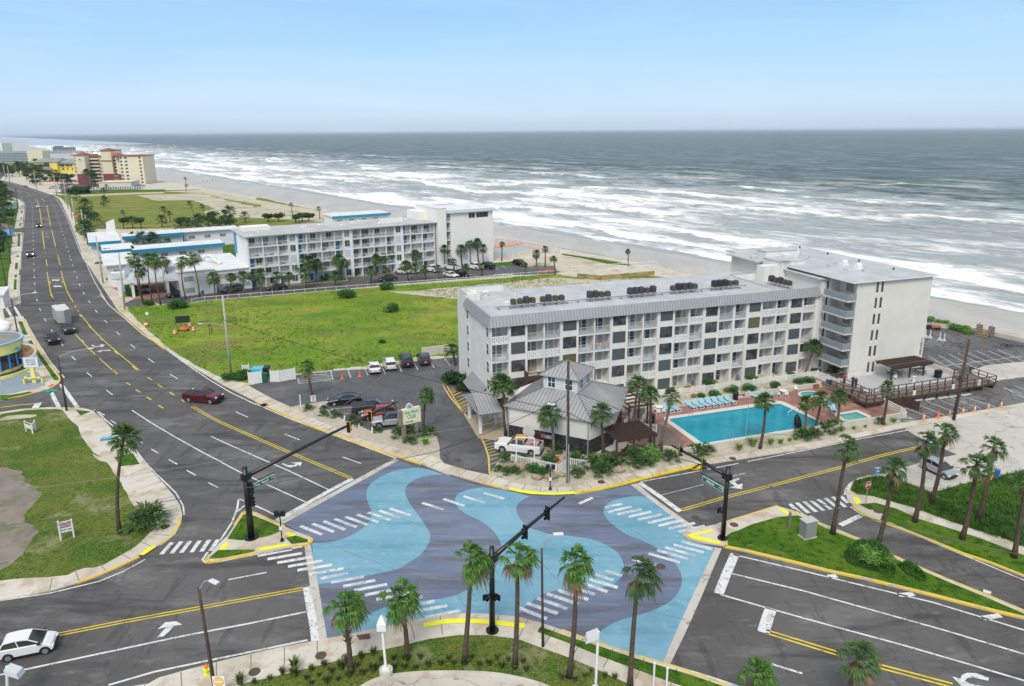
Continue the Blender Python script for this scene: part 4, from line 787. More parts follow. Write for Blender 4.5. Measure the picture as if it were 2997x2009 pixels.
# stair block between the wings
mb=MB();mb.box(54.0,56.6,-.35,8,0,15.3);mb.box(53.0,57.8,8,12.8,13.42,16.6);mb.box(53.6,60.2,12.8,15.2,13.42,17.6);mb.box(50.0,54.0,8.6,10.4,13.42,16.0)
mb.build('stair_tower',stucco,HR)
mb=MB();mb.box(53.4,57.0,-.7,8.1,15.3,15.45);mb.box(52.9,57.9,7.95,12.9,16.6,16.7);mb.box(53.5,60.3,12.7,15.3,17.6,17.7);mb.build('stair_tower_roof',grey_roof,HR)
mb=MB()
for z in(.9,3.4,6.0,8.5,11.0,13.4):mb.box(55.0,55.35,-.38,-.34,z,z+1.75 if z<13 else z+1.6)
mb.build('window',glass_blue,HR)
# ---------------------------------------------------------------- seaside tower
TW=root('hotel_tower','six storey cream hotel tower with narrow slit windows and stacked corner balconies','hotel',HF)
mb=MB();mb.box(57.0,70.1,-5.7,24.7,0,15.75);mb.box(55.5,70.1,-6.0,-5.7,0,15.75);mb.box(55.3,57.0,-.9,24.7,0,15.7);mb.box(53.0,55.3,13.5,21.4,0,15.7)
for z in(13.0,10.45,7.9,5.35,2.8):mb.box(53.9,57.0,-5.98,-.9,z-.15,z)
mb.build('wall',stucco_warm,TW)
mb=MB();mb.box(54.2,70.6,-6.45,25.2,15.78,16.0);mb.box(52.0,54.2,13.1,21.9,15.78,15.98);mb.build('roof',grey_roof,TW)
mb=MB();mb.box(54.14,70.66,-6.52,-6.45,15.8,15.97);mb.box(54.13,54.2,-6.45,12.9,15.8,15.97);mb.box(70.6,70.66,-6.45,25.2,15.8,15.97);mb.build('roof_edge',white,TW)
slit=MB();slit.cur=0;slit.box(0,.42,-.02,0,-.45,0);slit.cur=1;slit.box(.08,.42,-.025,-.0,0,1.62);slit.cur=2;slit.box(0,.08,-.03,0,0,1.62)
sm_=slit.mesh('slit_window')
for x in(white,glass_dark,mat('olive_reveal',(.22,.19,.09),.8)):sm_.materials.append(x)
for k,z in enumerate((14.0,11.55,9.0,6.45,3.9,1.3)):
 for u in(59.05,60.0):part_from('slit_window',sm_,None,TW,(u,-6.0,z))
gm=mat('balcony_glazing',(.27,.31,.34),.3,var=.15)
for z in(13.0,10.45,7.9,5.35,2.8):
 o=part_from('balcony_railing',rail_mesh(1.5,1.05,.12),None,TW,(53.95,-5.93,z));part_from('balcony_railing',rail_mesh(4.9,1.05,.12),None,TW,(53.95,-5.9,z),R(90));MB().box(53.93,53.95,-5.9,-1.0,z+.15,z+.95).box(53.95,55.4,-5.95,-5.93,z+.15,z+.95).build('balcony_glazing',gm,TW)
dmt=door_mesh(1.0,2.05,mat('olive_door',(.14,.10,.03),.6),stucco_warm,1);wmt=window_mesh(1.2,1.2,glass_mid,mat('tan_frame',(.35,.28,.18),.6),.08)
for k,z in enumerate((13.0,10.45,7.9,5.35,2.8,.2)):
 part_from('balcony_door',dmt,None,TW,(56.98,-4.4,z+.02),-R(90));part_from('window',wmt,None,TW,(56.98,-2.4,z+.8),-R(90))
mb=MB();mb.tube([(55.45,-6.1,.8),(55.45,-6.1,15.7)],.06,6);mb.build('downpipe',white,TW)
for i,ch in enumerate('1025'):text_mesh(ch,.95,black,TW,(69.6,-6.02,5.5-i*.75),(R(90),0,0),'house_number')
def hood(parent,u,v,z,s=1.0):
 mb=MB();mb.box(u-.6*s,u+.6*s,v-.5*s,v+.5*s,z,z+.35*s)
 mb.tube([(u-.5*s,v,z+.6*s),(u+.5*s,v,z+.6*s)],.42*s,12);mb.box(u-.25*s,u+.45*s,v-.42*s,v+.42*s,z+.3*s,z+.62*s);return mb.build('roof_vent',white,parent)
for q in((695,75),(768,92),(1100,170),(1195,192)):
 u,v=HF.onz(Z(*q),16.3);hood(TW,u,v,16.0,.95)
u,v=HF.onz(Z(708,120),17.7);mb=MB();mb.box(u-.7,u+.7,v-.5,v+.5,17.7,18.1);mb.build('roof_vent',white,TW)
mb=MB()
for q in((797,62),(988,106),(1203,155),(1440,210)):u,v=HF.onz(Z(*q),16.0);mb.tube([(u,v,16),(u,v,16.35)],.13,6)
mb.build('vent_pipe',black,TW)
mb=MB()
for q in((640,76),(580,90),(605,88),(540,100),(495,105),(462,132),(800,110),(860,128),(985,186),(1000,188),(1040,172),(1100,215),(1120,218),(1236,222),(1225,220)):u,v=HF.onz(Z(*q),16.0);mb.box(u-.07,u+.07,v-.07,v+.07,16,16.25)
mb.build('vent_pipe',galv,TW)
# ---------------------------------------------------------------- rooftop condensers
def ac_unit(proto=[]):
 if proto:return None
def make_ac(kind):
 t=thing('air_conditioner','x','air conditioner');s=(.38,.40,.41)[kind];h=(.72,.95,1.0)[kind]
 mm=(mat('rusty_brown_casing',(.10,.075,.05),.8,var=.4,scale=3),mat('charcoal_casing',(.05,.055,.06),.6,var=.3,scale=3),mat('black_casing',(.02,.023,.026),.55))[kind]
 mb=MB();mb.box(-s,s,-s,s,.55,.55+h);o=mb.build('casing',mm,t);bevel(o,.08,2)
 mb=MB();mb.tube([(0,0,.55+h),(0,0,.62+h)],s*.8,14);mb.build('fan_grille',mat('grille',(.06,.06,.06),.5),t)
 mb=MB()
 for x in(-.35,.35):
  mb.box(x-.03,x+.03,-.4,-.34,.05,.55);mb.box(x-.03,x+.03,.34,.4,.05,.55);mb.box(x-.18,x+.18,-.42,-.3,0,.05)
 mb.box(-.42,.42,-.42,-.36,.45,.52);mb.build('stand',galv,t);return t
protos=[make_ac(k)for k in range(3)];used=[False]*3
acg=[(N,[588,645,697,752],505),(N,[840,888,945,998],490),(N,[1237,1287,1338,1390],465),(N,[1582,1628,1676,1725,1775],425),(N,[1948,1993,2040,2088,2130],395),(Z,[215,250,285,320,358],300),(Z,[630,655,685,710,740],290)]
kinds_=[0,0,1,0,0,1,0,0,1,1,0,0,1,1,1,0,1,0,2,1,1,0,2,2,2,0,0,1,0,1,0,0];ki=0
where=['nearest the low parapet corner','beside the first gap in the pipe run','in the four-unit cluster near mid roof','in the five-unit cluster right of mid roof','in the cluster before the white dividing wall','in the cluster against the white dividing wall','in the cluster beyond the white dividing wall']
for gi,(zf,xs,yy)in enumerate(acg):
 for j,x in enumerate(xs):
  k=kinds_[ki];ki+=1
  if gi<6:u,_z=HF.onv(zf(x,yy),5.75);v=5.75
  else:u,v=49.6+.4*j*.4,6.0-j*.85
  if not used[k]:t=protos[k];used[k]=True
  else:t=copy_tree(protos[k])
  t.location=HF.p(u,v,13.5);t.rotation_euler=(0,0,HF.a+rnd.uniform(-.1,.1))
  tag(t,f"{('rusty brown', 'charcoal', 'glossy black')[k]} rooftop condenser, {ORD[j]} from the left {where[gi]}",'air conditioner','condensers on the hotel roof')
mb=MB()
for u in np.arange(3.0,44,1.75):mb.bar(HF.p(u,5.3,13.53),HF.p(u,6.3,13.53),.12,.06);mb.bar(HF.p(u,5.6,13.5),HF.p(u,5.6,13.85),.08)
mb.bar(HF.p(2.5,5.6,13.88),HF.p(44.5,5.6,13.88),.07);mb.bar(HF.p(2.5,6.0,13.8),HF.p(44.5,6.0,13.8),.06)
one('pipe_run',mb,mat('dull_pipe',(.14,.14,.14),.6),'long conduit run on small black feet along the middle of the hotel roof','pipes')
# ---------------------------------------------------------------- lobby pavilion
LR=root('lobby_pavilion','low lobby pavilion with grey metal hip roof, square lantern and black lava rock base','building',HF)
foot=[(-.35,-8.2),(7.35,-15.95),(11.4,-14.0),(15.7,-8.0),(12.2,-4.6),(6.6,-1.0),(3,-3)]
mb=MB();mb.prism(foot,2.1,4.75);mb.build('wall',mat('cream_stucco_lobby',(.66,.63,.57),.85,var=.06,scale=.5),LR)
mb=MB();ft2=[(p[0]*1.0+(p[0]-7)*.008,p[1]+(p[1]+8)*.008)for p in foot];mb.prism(ft2,0,2.1);lava=mat('black_lava_rock',(.012,.012,.014),.6,col2=(.10,.10,.105),scale=5,lo=.5,hi=.62,bump=1.2,bscale=5,obj=True);mb.build('rock_base',lava,LR)
ez=4.75;cb=6.5;Pq=[(-.95,-8.2),(7.25,-16.55),(12.1,-14.6),(16.7,-8.0),(12.7,-4.1),(6.8,-.3)];Cq=[(4.3,-8.3),(7.6,-11.7),(11.0,-8.3),(7.6,-4.9)]
P3=[(a,b,ez)for a,b in Pq];C3=[(a,b,cb)for a,b in Cq]
mf=MB();ms=MB()
roof_face(mf,ms,[P3[0],P3[1],C3[1],C3[0]],P3[0],P3[1],.48);roof_face(mf,ms,[P3[1],P3[2],C3[1]],P3[1],P3[3],.48);roof_face(mf,ms,[P3[2],P3[3],C3[2],C3[1]],P3[1],P3[3],.48)
roof_face(mf,ms,[P3[3],P3[4],C3[2]],P3[3],P3[4],.48);roof_face(mf,ms,[P3[4],P3[5],C3[3],C3[2]],P3[3],P3[5],.48);roof_face(mf,ms,[P3[5],P3[0],C3[0],C3[3]],P3[5],P3[0],.48)
mf.add([(a,b,ez-.12)for a,b in Pq],[(5,4,3,2,1,0)])
for i in range(6):a,b=P3[i],P3[(i+1)%6];mf.add([a,b,(b[0],b[1],ez-.12),(a[0],a[1],ez-.12)],[(3,2,1,0)])
for a,b in((P3[0],C3[0]),(P3[1],C3[1]),(P3[2],C3[1]),(P3[3],C3[2]),(P3[4],C3[2]),(P3[5],C3[3])):ms.bar(Vector(a)+Vector((0,0,.05)),Vector(b)+Vector((0,0,.05)),.12,.08)
o=mf.build('roof',metal_roof,LR);ms.build('roof_seam',seam,o)
mb=MB();mb.prism([(a*.98+7.6*.02,b*.98-8.3*.02)for a,b in Cq],6.2,8.35);cup=mb.build('lantern',mat('white_shingle',(.60,.60,.59),.8,var=.1,scale=4),LR)
mf=MB();ms=MB();Kq=[(3.75,-8.3,8.3),(7.6,-12.2,8.3),(11.5,-8.3,8.3),(7.6,-4.4,8.3)];ap=(7.6,-8.3,9.75)
for i in range(4):roof_face(mf,ms,[Kq[i],Kq[(i+1)%4],ap],Kq[i],Kq[(i+1)%4],.48);ms.bar(Vector(Kq[i])+Vector((0,0,.04)),Vector(ap)+Vector((0,0,.04)),.1,.07)
mf.add([(a,b,8.2)for a,b,c in Kq],[(3,2,1,0)])
for i in range(4):a,b=Kq[i],Kq[(i+1)%4];mf.add([a,b,(b[0],b[1],8.2),(a[0],a[1],8.2)],[(3,2,1,0)])
o=mf.build('lantern_roof',metal_roof,LR);ms.build('roof_seam',seam,o)
cw=window_mesh(.95,1.3,glass_blue,white,.12,1,True)
for a,b in((C3[0],C3[1]),(C3[1],C3[2])):
 a=Vector(a);b=Vector(b);d=(b-a).normalized();rz=math.atan2(d.y,d.x);nrm=Vector((d.y,-d.x,0));L_len=(b-a).length
 for f in(.25,.75):q=a+d*(L_len*f-.475)+nrm*.0;q=q*1.0;part_from('window',cw,None,LR,(q.x*.985+7.6*.015+nrm.x*.02,q.y*.985-8.3*.015+nrm.y*.02,6.75),rz)
mb=MB()
for a,b in(((-.35,-8.2),(7.35,-15.95)),):
 for f,w_ in((.985,.1),(.01,.1)):x=a[0]+(b[0]-a[0])*f;y=a[1]+(b[1]-a[1])*f;mb.tube([(x-.12,y-.12,.1),(x-.12,y-.12,4.6)],.07,6)
mb.build('downpipe',galv,LR)
o=text_mesh('THE BEACH',.3,mat('faded_red_letter',(.5,.1,.1),.6),LR,(3.62,-12.42,1.86),(R(90),0,R(-45.2)),'sign_lettering')if False else None
mb=MB();d_=Vector((7.7,-7.75,0)).normalized();n_=Vector((-d_.y*-1,-d_.x,0));n_=Vector((d_.y,-d_.x,0));a_=Vector((-.35,-8.2,0))+d_*4.6+n_*.14;mb.bar(a_+Vector((0,0,1.55)),a_+d_*1.5+Vector((0,0,1.55)),.06,.45);mb.build('notice_board',mat('white_notice',(.66,.6,.6),.6,col2=(.5,.12,.14),scale=1.6,lo=.5,hi=.52),LR)
c_=Vector((-.35,-8.2,0))+d_*3.0+n_*.2;mb=MB();mb.tube([c_+Vector((0,0,1.75)),c_+n_*.1+Vector((0,0,1.75))],.82,24);one('round_disc',MB().tube([HF.p(c_.x,c_.y,1.75),HF.p(c_.x+n_.x*.1,c_.y+n_.y*.1,1.75)],.82,28),mat('bleached_disc',(.60,.58,.53),.8,var=.15,scale=2),'large pale round disc leaning against the black lava rock wall','disc')
# entrance canopy
PR=root('entrance_canopy','grey metal roofed entrance canopy on square white posts over the hotel drive','canopy',HF)
mf=MB();ms=MB();roof_face(mf,ms,[(-3.9,-7.3,3.5),(-.7,-7.3,3.5),(-.7,-2.6,4.7),(-3.4,-2.6,4.7)],(-3.9,-7.3,3.5),(-.7,-7.3,3.5),.45);roof_face(mf,ms,[(-4.0,-7.3,3.5),(-3.4,-2.6,4.7),(-4.0,.3,3.5)],(-4.0,-7.3,3.5),(-4.0,.3,3.5),.45);roof_face(mf,ms,[(-4.0,.3,3.5),(-3.4,-2.6,4.7),(-.1,-2.6,4.7),(-.1,.3,3.5)],(-4,.3,3.5),(0,.3,3.5),.45);mf.add([(-3.95,-7.3,3.38),(-.7,-7.3,3.38),(-.1,.3,3.38),(-4.0,.3,3.38)],[(3,2,1,0)])
o=mf.build('roof',metal_roof,PR);ms.build('roof_seam',seam,o)
for u,v in((-3.15,.05),(-3.15,-5.2),(-.45,-1.15),(-.45,-3.45),(-3.15,-7.0)if False else(-.3,-6.9)):MB().box(u-.19,u+.19,v-.19,v+.19,.1,3.4).build('post',white,PR)
sheet('canopy_floor',[HF.p(-3.6,.9),HF.p(-.05,.9),HF.p(-.05,-6.6),HF.p(-1.6,-8.6),HF.p(-3.9,-6.6)],.15,mat('tan_floor',(.42,.35,.24),.8,var=.12,scale=1))
# pergola beside the lobby, upper frame and wooden deck area
def pergola(name,label,fr,x0,x1,y0,y1,z,posts,step,mm,n=None,two=True,loc=None):
 c=fr.p((x0+x1)/2,(y0+y1)/2,0);t=thing(name,label,'pergola',(c.x,c.y,0),fr.a);cx,cy=(x0+x1)/2,(y0+y1)/2
 for y in(y0,y1):MB().box(x0-cx,x1-cx,y-cy-.06,y-cy+.06,z-.42,z-.2).build('beam',mm,t)
 mb=MB();x=x0+.1
 while x<x1:mb.box(x-cx-.03,x-cx+.03,y0-cy-.35,y1-cy+.35,z-.2,z);x+=step
 mb.build('rafters',mm,t)
 if two:
  mb=MB();y=y0
  while y<y1:mb.box(x0-cx-.2,x1-cx+.2,y-cy,y-cy+.04,z,z+.05);y+=.22
  mb.build('slats',mm,t)
 for px,py,pz in posts:MB().box(px-cx-.09,px-cx+.09,py-cy-.09,py-cy+.09,pz,z-.2).build('post',mm,t)
 return t
pergola('pergola','dark brown slatted pergola over picnic tables on the raised patio',HF,59.6,67.4,-10.2,-7.2,3.4,[(60.9,-9.0,.8),(64.5,-9.0,.8),(67.2,-9.05,.8)],.22,wood_dark)
pergola('pergola','dark timber pergola frame over the fenced yard below the lobby',HF,9.6,15.0,-18.4,-14.4,2.9,[(9.8,-18.2,.1),(12.0,-18.3,.1),(14.8,-18.2,.1),(9.8,-14.6,.1),(14.8,-14.6,.1)],.26,wood_dark,two=False)
pergola('pergola','open black rafter pergola between the lobby roof and the pool steps',HF,14.6,18.2,-12.0,-6.6,4.1,[(14.8,-11.8,.1),(17.9,-8.7,.1),(14.8,-7,.1),(17.6,-11.5,.1)],2.4,wood_dark,two=False)
mb=MB()
for i in range(5):v=-11.6+i*1.15;mb.bar(HF.p(14.3,v,4.15),HF.p(18.4,v+.3,4.15),.1,.2)
one('cross_rafters',mb,wood_dark,'five black cross rafters laid over the open pergola by the pool steps','rafters')
# ---------------------------------------------------------------- pool terrace
def hp(zf,pts,z):return[HF.p(*HF.onz(zf(*q),z))for q in pts]
deck=hp(PL,[(365,960),(480,962),(725,925)],.3)[:0]+[HF.p(14.6,-16.5),HF.p(16.2,-18.5),HF.p(18.2,-19.3),HF.p(52.3,-19.6),HF.p(52.3,-9.5),HF.p(50.3,-9.5),HF.p(50.3,-5.8),HF.p(20,-5.8),HF.p(17,-7),HF.p(12,-5),HF.p(12,-3),HF.p(8,-1),HF.p(11,-1.2),HF.p(14,-3.0)][:10]
poolpts=hp(PL,[(440,630),(470,622),(1000,545),(1600,462),(1650,460),(1690,475),(2100,665),(2095,682),(2050,695),(1500,780),(820,890),(790,878)],.3)
cop=hp(PL,[(385,610),(400,600),(470,592),(1000,512),(1600,425),(1670,428),(1740,455),(2150,672),(2165,690),(2070,715),(1500,800),(820,915),(760,915),(390,640)],.3)
def ring(name,outer,inner,z,m):
 P=[Vector((p.x,p.y,0))for p in outer];Hh=[Vector((p.x,p.y,0))for p in inner]
 tri=tessellate_polygon([P,Hh]);allp=P+Hh;mb=MB();fs=[]
 for t_ in tri:
  a,b,c=[allp[i]for i in t_];fs.append(t_ if(b-a).cross(c-a).z>0 else t_[::-1])
 mb.add([(p.x,p.y,z)for p in allp],fs);return mb
spa=[HF.p(*HF.onz(PL(1970+95*math.cos(a),352+28*math.sin(a)),.3))for a in np.linspace(0,2*math.pi,20)[:-1]];spac=[HF.p(*HF.onz(PL(1968+120*math.cos(a),352+38*math.sin(a)),.3))for a in np.linspace(0,2*math.pi,20)[:-1]]
kid=hp(DK,[(285,1178),(470,1145),(600,1205),(390,1238),(340,1225)],.3);kidc=hp(DK,[(228,1165),(480,1122),(640,1192),(600,1215),(400,1246),(320,1240),(240,1190)],.3)
def rep(poly,holes):
 P=[[Vector((p.x,p.y,0))for p in poly]]+[[Vector((p.x,p.y,0))for p in h]for h in holes];tri=tessellate_polygon(P);allp=sum(P,[]);fs=[]
 for t_ in tri:
  a,b,c=[allp[i]for i in t_];fs.append(t_ if(b-a).cross(c-a).z>0 else t_[::-1])
 return allp,fs
deckpoly=[HF.p(13.5,-14.5),HF.p(16.2,-18.5),HF.p(18.2,-19.45),HF.p(52.2,-19.5),HF.p(52.2,-9.7),HF.p(50.3,-5.9),HF.p(20,-5.9),HF.p(12,-5.0)]
allp,fs=rep(deckpoly,[poolpts,spa,kid]);mb=MB();mb.add([(p.x,p.y,.3)for p in allp],fs);o=mb.build('pool_deck',brick_pave);o['kind']='structure'
sheet('boardwalk_floor',[HF.p(16.3,-18.4),HF.p(17.8,-19.2),HF.p(20.0,-16.8),HF.p(20.4,-12.5),HF.p(19.3,-9.0),HF.p(17.6,-9.2),HF.p(15.5,-14.5)],.31,planks)
pw=mat('pool_water',(.0,.31,.41),.08,spec=.35,col2=(.0,.22,.32),scale=.25,bump=.25,bscale=1.6);pw2=mat('green_pool_water',(.10,.36,.33),.08,spec=.35,col2=(.08,.30,.28),scale=.6)
def pool(name,label,pts,copp,m,depthm):
 c=sum(pts,Vector())/len(pts);t=thing(name,label,'pool',(c.x,c.y,0));loc=lambda P:[Vector((p.x-c.x,p.y-c.y,0))for p in P]
 ring('coping',loc(copp),loc(pts),.34,None).build('coping',mat('pool_coping',(.62,.60,.54),.7,var=.08),t)
 mb=MB();P=loc(pts);n=len(P)
 for i in range(n):a,b=P[i],P[(i+1)%n];mb.quad((a.x,a.y,.34),(b.x,b.y,.34),(b.x,b.y,-.3),(a.x,a.y,-.3))
 mb.build('pool_wall',mat('pool_tile',(.10,.30,.36),.4),t);sheet_=MB();tri=tessellate_polygon([P]);sheet_.add([(p.x,p.y,.22)for p in P],[t_ if(P[t_[1]]-P[t_[0]]).cross(P[t_[2]]-P[t_[0]]).z>0 else t_[::-1]for t_ in tri])
 sheet_.build('water',m,t);return t
pt=pool('swimming_pool','large turquoise swimming pool with rounded cream coping',poolpts,cop,pw,None)
pool('hot_tub','small round green spa pool by the clay flower pots',spa,spac,pw2,None);pool('wading_pool','small green wading pool below the dark wooden boardwalk',kid,kidc,pw2,None)
mb=MB()
for k in range(5):
 r=1.0+k*.75;cc=HF.p(*HF.onz(PL(1900,540),.1))
 a0=HF.a+R(185);L=[cc+Vector((r*math.cos(a0+i*R(13)),r*math.sin(a0+i*R(13)),0))for i in range(9)];line_mb(mb,L,.07,.228)
one('pool_steps',mb,mat('step_edge',(.0,.16,.24),.3),'curved steps under the handrail in the corner of the turquoise pool','pool steps')
mb=MB();a=HF.p(*HF.onz(PL(1740,582),.2));b=HF.p(*HF.onz(PL(1865,490),.4));mb.tube([a+Vector((0,0,-.1)),a+Vector((0,0,.6)),b+Vector((0,0,.85)),b],.04,6);one('pool_handrail',mb,white,'white handrail running down into the pool steps','handrail')
for q,lab in(((655,575),'steel pool ladder beside the end lounger at the far left side of the pool'),((1105,830),'steel pool ladder at the near side of the pool by the roadside wall')):
 u,v=HF.onz(PL(*q),.34);mb=MB()
 for dx in(-.25,.25):mb.tube([HF.p(u+dx,v-.5,.1),HF.p(u+dx,v-.4,1.0),HF.p(u+dx,v,1.15),HF.p(u+dx,v+.45,.9),HF.p(u+dx,v+.5,.34)],.025,6)
 one('pool_ladder',mb,galv,lab,'pool ladder')
# perimeter wall
def wallrun(pts,t_,z0,z1):
 mb=MB()
 for a,b in zip(pts,pts[1:]):mb.bar(Vector((a.x,a.y,(z0+z1)/2)),Vector((b.x,b.y,(z0+z1)/2)),t_,z1-z0)
 return mb
cream_wall=mat('cream_painted_wall',(.58,.55,.48),.85,col2=(.50,.46,.39),scale=.6,bump=.1)
one('pool_wall',wallrun([HF.p(15.9,-18.0),HF.p(18.2,-19.55),HF.p(52.4,-19.75),HF.p(52.4,-16.5)],.22,.0,.95),cream_wall,'long low cream wall between the pool and the pavement','wall')
one('raised_wall',wallrun([HF.p(52.3,-19.6),HF.p(52.9,-14.5)],.2,.0,1.3),cream_wall,'low cream wall beside the wooden waste enclosure','wall')
one('terrace_wall',wallrun([HF.p(20,-6.4),HF.p(34.6,-6.4)],.22,.3,1.0),cream_wall,'low white terrace wall behind the row of seven loungers','wall')
one('terrace_wall',wallrun([HF.p(36.4,-6.5),HF.p(50.2,-6.7),HF.p(50.6,-9.6)],.22,.3,1.0),cream_wall,'low white terrace wall behind the three loungers and spa','wall')
mb=MB()
for i in range(4):mb.box(34.7,36.3,-6.6+i*.35,-5.9+i*.35,.3,.45+i*.15,HF.p)
one('garden_steps',mb,cream_wall,'white steps between the two terrace walls up to the gate','steps')
sheet('terrace_bed',[HF.p(18,-6.3),HF.p(50.2,-6.5),HF.p(50.6,-3.4),HF.p(18,-3.2)],.8,mulch_sand);sheet('patio_strip',[HF.p(6,-3.2),HF.p(54,-3.2),HF.p(54,0),HF.p(6,0)],.14,concrete)
# white picket fences
def fence(name,label,pts,z,h,step,wslat,m,postw=.14,postev=2.0,cat='fence',rails=2):
 c=pts[0];t=thing(name,label,cat,(c.x,c.y,0));mb=MB();pm=MB().box(-postw/2,postw/2,-postw/2,postw/2,0,h*1.1).mesh('fence_post');pm.materials.append(m);np_=0
 for a,b in zip(pts,pts[1:]):
  a=Vector((a.x-c.x,a.y-c.y,z));b=Vector((b.x-c.x,b.y-c.y,z));L=(b-a).length;d=(b-a)/L;n=max(1,int(L/step))
  mb.bar(a+Vector((0,0,h*.9)),b+Vector((0,0,h*.9)),.05,.09)
  if rails>1:mb.bar(a+Vector((0,0,h*.12)),b+Vector((0,0,h*.12)),.05,.09)
  if wslat:
   for i in range(n):p=a+d*(L*(i+.5)/n);mb.bar(p+Vector((0,0,.03)),p+Vector((0,0,h*.98)),wslat,.03,up=(-d.y,d.x,0))
  k=max(1,round(L/postev))
  for i in range(0 if np_==0 else 1,k+1):p=a+d*(L*i/k);np_+=1;part_from('fence_post',pm,None,t,p,math.atan2(d.y,d.x))
 mb.build('pickets' if wslat else 'rails',m,t);return t
fence('picket_fence','white vinyl fence on the terrace left of the gate above the seven loungers',hp(PL,[(120,390),(560,372),(1200,288)],.6),.6,1.15,.16,.09,white)
fence('picket_fence','white vinyl fence on the terrace right of the gate to the corner post',hp(PL,[(1240,285),(2060,170)],.6),.6,1.15,.16,.09,white)
fence('picket_fence','short white vinyl fence with a blue notice near the wooden patio steps',hp(PL,[(2060,170),(2290,270)],.6),.6,1.15,.16,.09,white)
mb=MB();p=HF.p(*HF.onz(PL(2178,240),1.0));mb.box(-.45,.45,-.03,.03,0,.8);o=mb.build('notice_sign',mat('navy_notice',(.03,.08,.16),.5,col2=(.25,.3,.35),scale=9,lo=.6,hi=.65));o.location=(p.x,p.y-.25,.95);o.rotation_euler=(0,0,HF.a-R(70));tag(o,'navy blue pool rules notice on the short white fence','sign')
fence('picket_fence','white pointed picket fence along the corner bed before the work pickup',gp(LB,[(585,1165),(840,1215),(1080,1270)],.12),.12,.95,.2,.11,white,.08,4,rails=2)
fence('picket_fence','white pointed picket fence turning the corner by the wooden lamp post',gp(LB,[(1105,1285),(1180,1225)],.12),.12,.95,.2,.11,white,.08,4)
fence('picket_fence','white pointed picket fence half hidden by palmettos below the downpipe',gp(LB,[(1225,1205),(1440,1235)],.12),.12,.95,.2,.11,white,.08,4)
fence('timber_fence','dark brown slatted timber fence around the yard below the pergola',gp(LB,[(1600,1140),(1730,1205),(1850,1090),(2230,1085)],.12),.12,1.3,.15,.1,wood_dark,.14,2)
# ramp with white rails up from the pool
mb=MB();mb.add([HF.p(15.0,-10.9,.32),HF.p(16.3,-11.6,.32),HF.p(20.6,-6.4,.75),HF.p(19.6,-5.6,.75)],[(0,1,2,3)]);mb.box(15,16,-11.5,-11,.2,.31,HF.p)
one('ramp',mb,planks,'narrow planked ramp between white handrails beside the pool','ramp')
fence('handrail_fence','white railing along the left side of the planked ramp',[HF.p(14.9,-10.5),HF.p(19.6,-5.4)],.4,1.0,.14,.05,white);fence('handrail_fence','white railing along the right side of the planked ramp',[HF.p(16.4,-11.7),HF.p(20.7,-6.6)],.4,1.0,.14,.05,white);fence('handrail_fence','short white railing at the foot of the planked ramp',[HF.p(16.4,-11.7),HF.p(18.2,-12.9)],.3,1.0,.14,.05,white)
# ---------------------------------------------------------------- raised patio and boardwalk
mb=MB();mb.prism([(p.x,p.y)for p in[HF.p(53.2,-6.0),HF.p(52.6,-12.6),HF.p(71.6,-12.3),HF.p(71.6,-5.9)]],0,.8);o=mb.build('patio',layers('patio_concrete',(.42,.43,.43),[((.36,.37,.37),.3,.45,.6,.8),((.42,.24,.19),.35,.63,.72,.55)],bump=.05));o['kind']='structure'
one('patio_wall',wallrun([HF.p(71.7,-5.9),HF.p(71.7,-12.2)],.22,0,1.55),cream_wall,'low grey patio wall with white coping behind the barbecue','wall')
BW=root('boardwalk','long dark brown timber boardwalk ramp with railings in front of the patio','boardwalk',HF)
rz_=lambda u:1.15
mb=MB();mb.box(49.4,73.9,-15.75,-13.9,1.0,1.12);mb.box(49.8,52.5,-15.3,-6.8,.98,1.1);mb.box(70.4,74.2,-13.9,-11.4,1.0,1.11);mb.build('deck_boards',planks,BW)
mb=MB();mb.box(49.4,73.9,-15.83,-15.75,.8,1.14);mb.box(49.3,49.4,-15.8,-13.0,.8,1.14);mb.box(73.9,74.0,-15.8,-11.4,.7,1.14)
for u in np.arange(56.0,74,2.2):mb.box(u-.11,u+.11,-15.7,-15.5,0.1,1.0);mb.box(u-.1,u+.1,-14.1,-13.9,.1,1.0)
mb.box(49.5,51.5,-15.7,-15.6,.3,.9);mb.box(69,73.8,-15.3,-15.2,.1,1.0);mb.build('frame',wood_dark,BW)
def railrun(pts,z,h=1.05,ps=1.45):
 mb=MB()
 for a,b in zip(pts,pts[1:]):
  a=Vector((*a,z));b=Vector((*b,z));L=(b-a).length;mb.bar(a+Vector((0,0,h)),b+Vector((0,0,h)),.16,.06);mb.bar(a+Vector((0,0,h*.45)),b+Vector((0,0,h*.45)),.05,.1);k=max(1,round(L/ps))
  for i in range(k+1):p=a+(b-a)*i/k;mb.bar(p-Vector((0,0,.1)),p+Vector((0,0,h)),.11)
 return mb
railrun([(49.5,-12.9),(49.5,-15.7),(73.9,-15.7),(73.9,-11.5),(70.6,-11.5)],1.12).build('railing',wood_dark,BW);railrun([(52.6,-13.9),(70.4,-13.9),(70.4,-12.6)],1.12).build('railing',wood_dark,BW);railrun([(49.9,-8.4),(49.9,-11),(52.5,-13.6)],.95).build('railing',wood_dark,BW);railrun([(52.5,-6.8),(52.5,-13.2)],.8,1.0).build('railing',wood_dark,BW)
for q in((1105,957),(1530,893)):u,_z=HF.onv(DK(*q),-15.9);MB().box(u-.26,u+.26,-15.87,-15.84,1.2,1.95).build('notice',white,BW)
u,_z=HF.onv(DK(1812,860),-15.9);MB().box(u-.32,u+.32,-15.87,-15.84,1.1,2.1).build('notice',mat('red_white_notice',(.62,.5,.48),.6,col2=(.6,.2,.18),scale=4,lo=.55,hi=.6),BW)
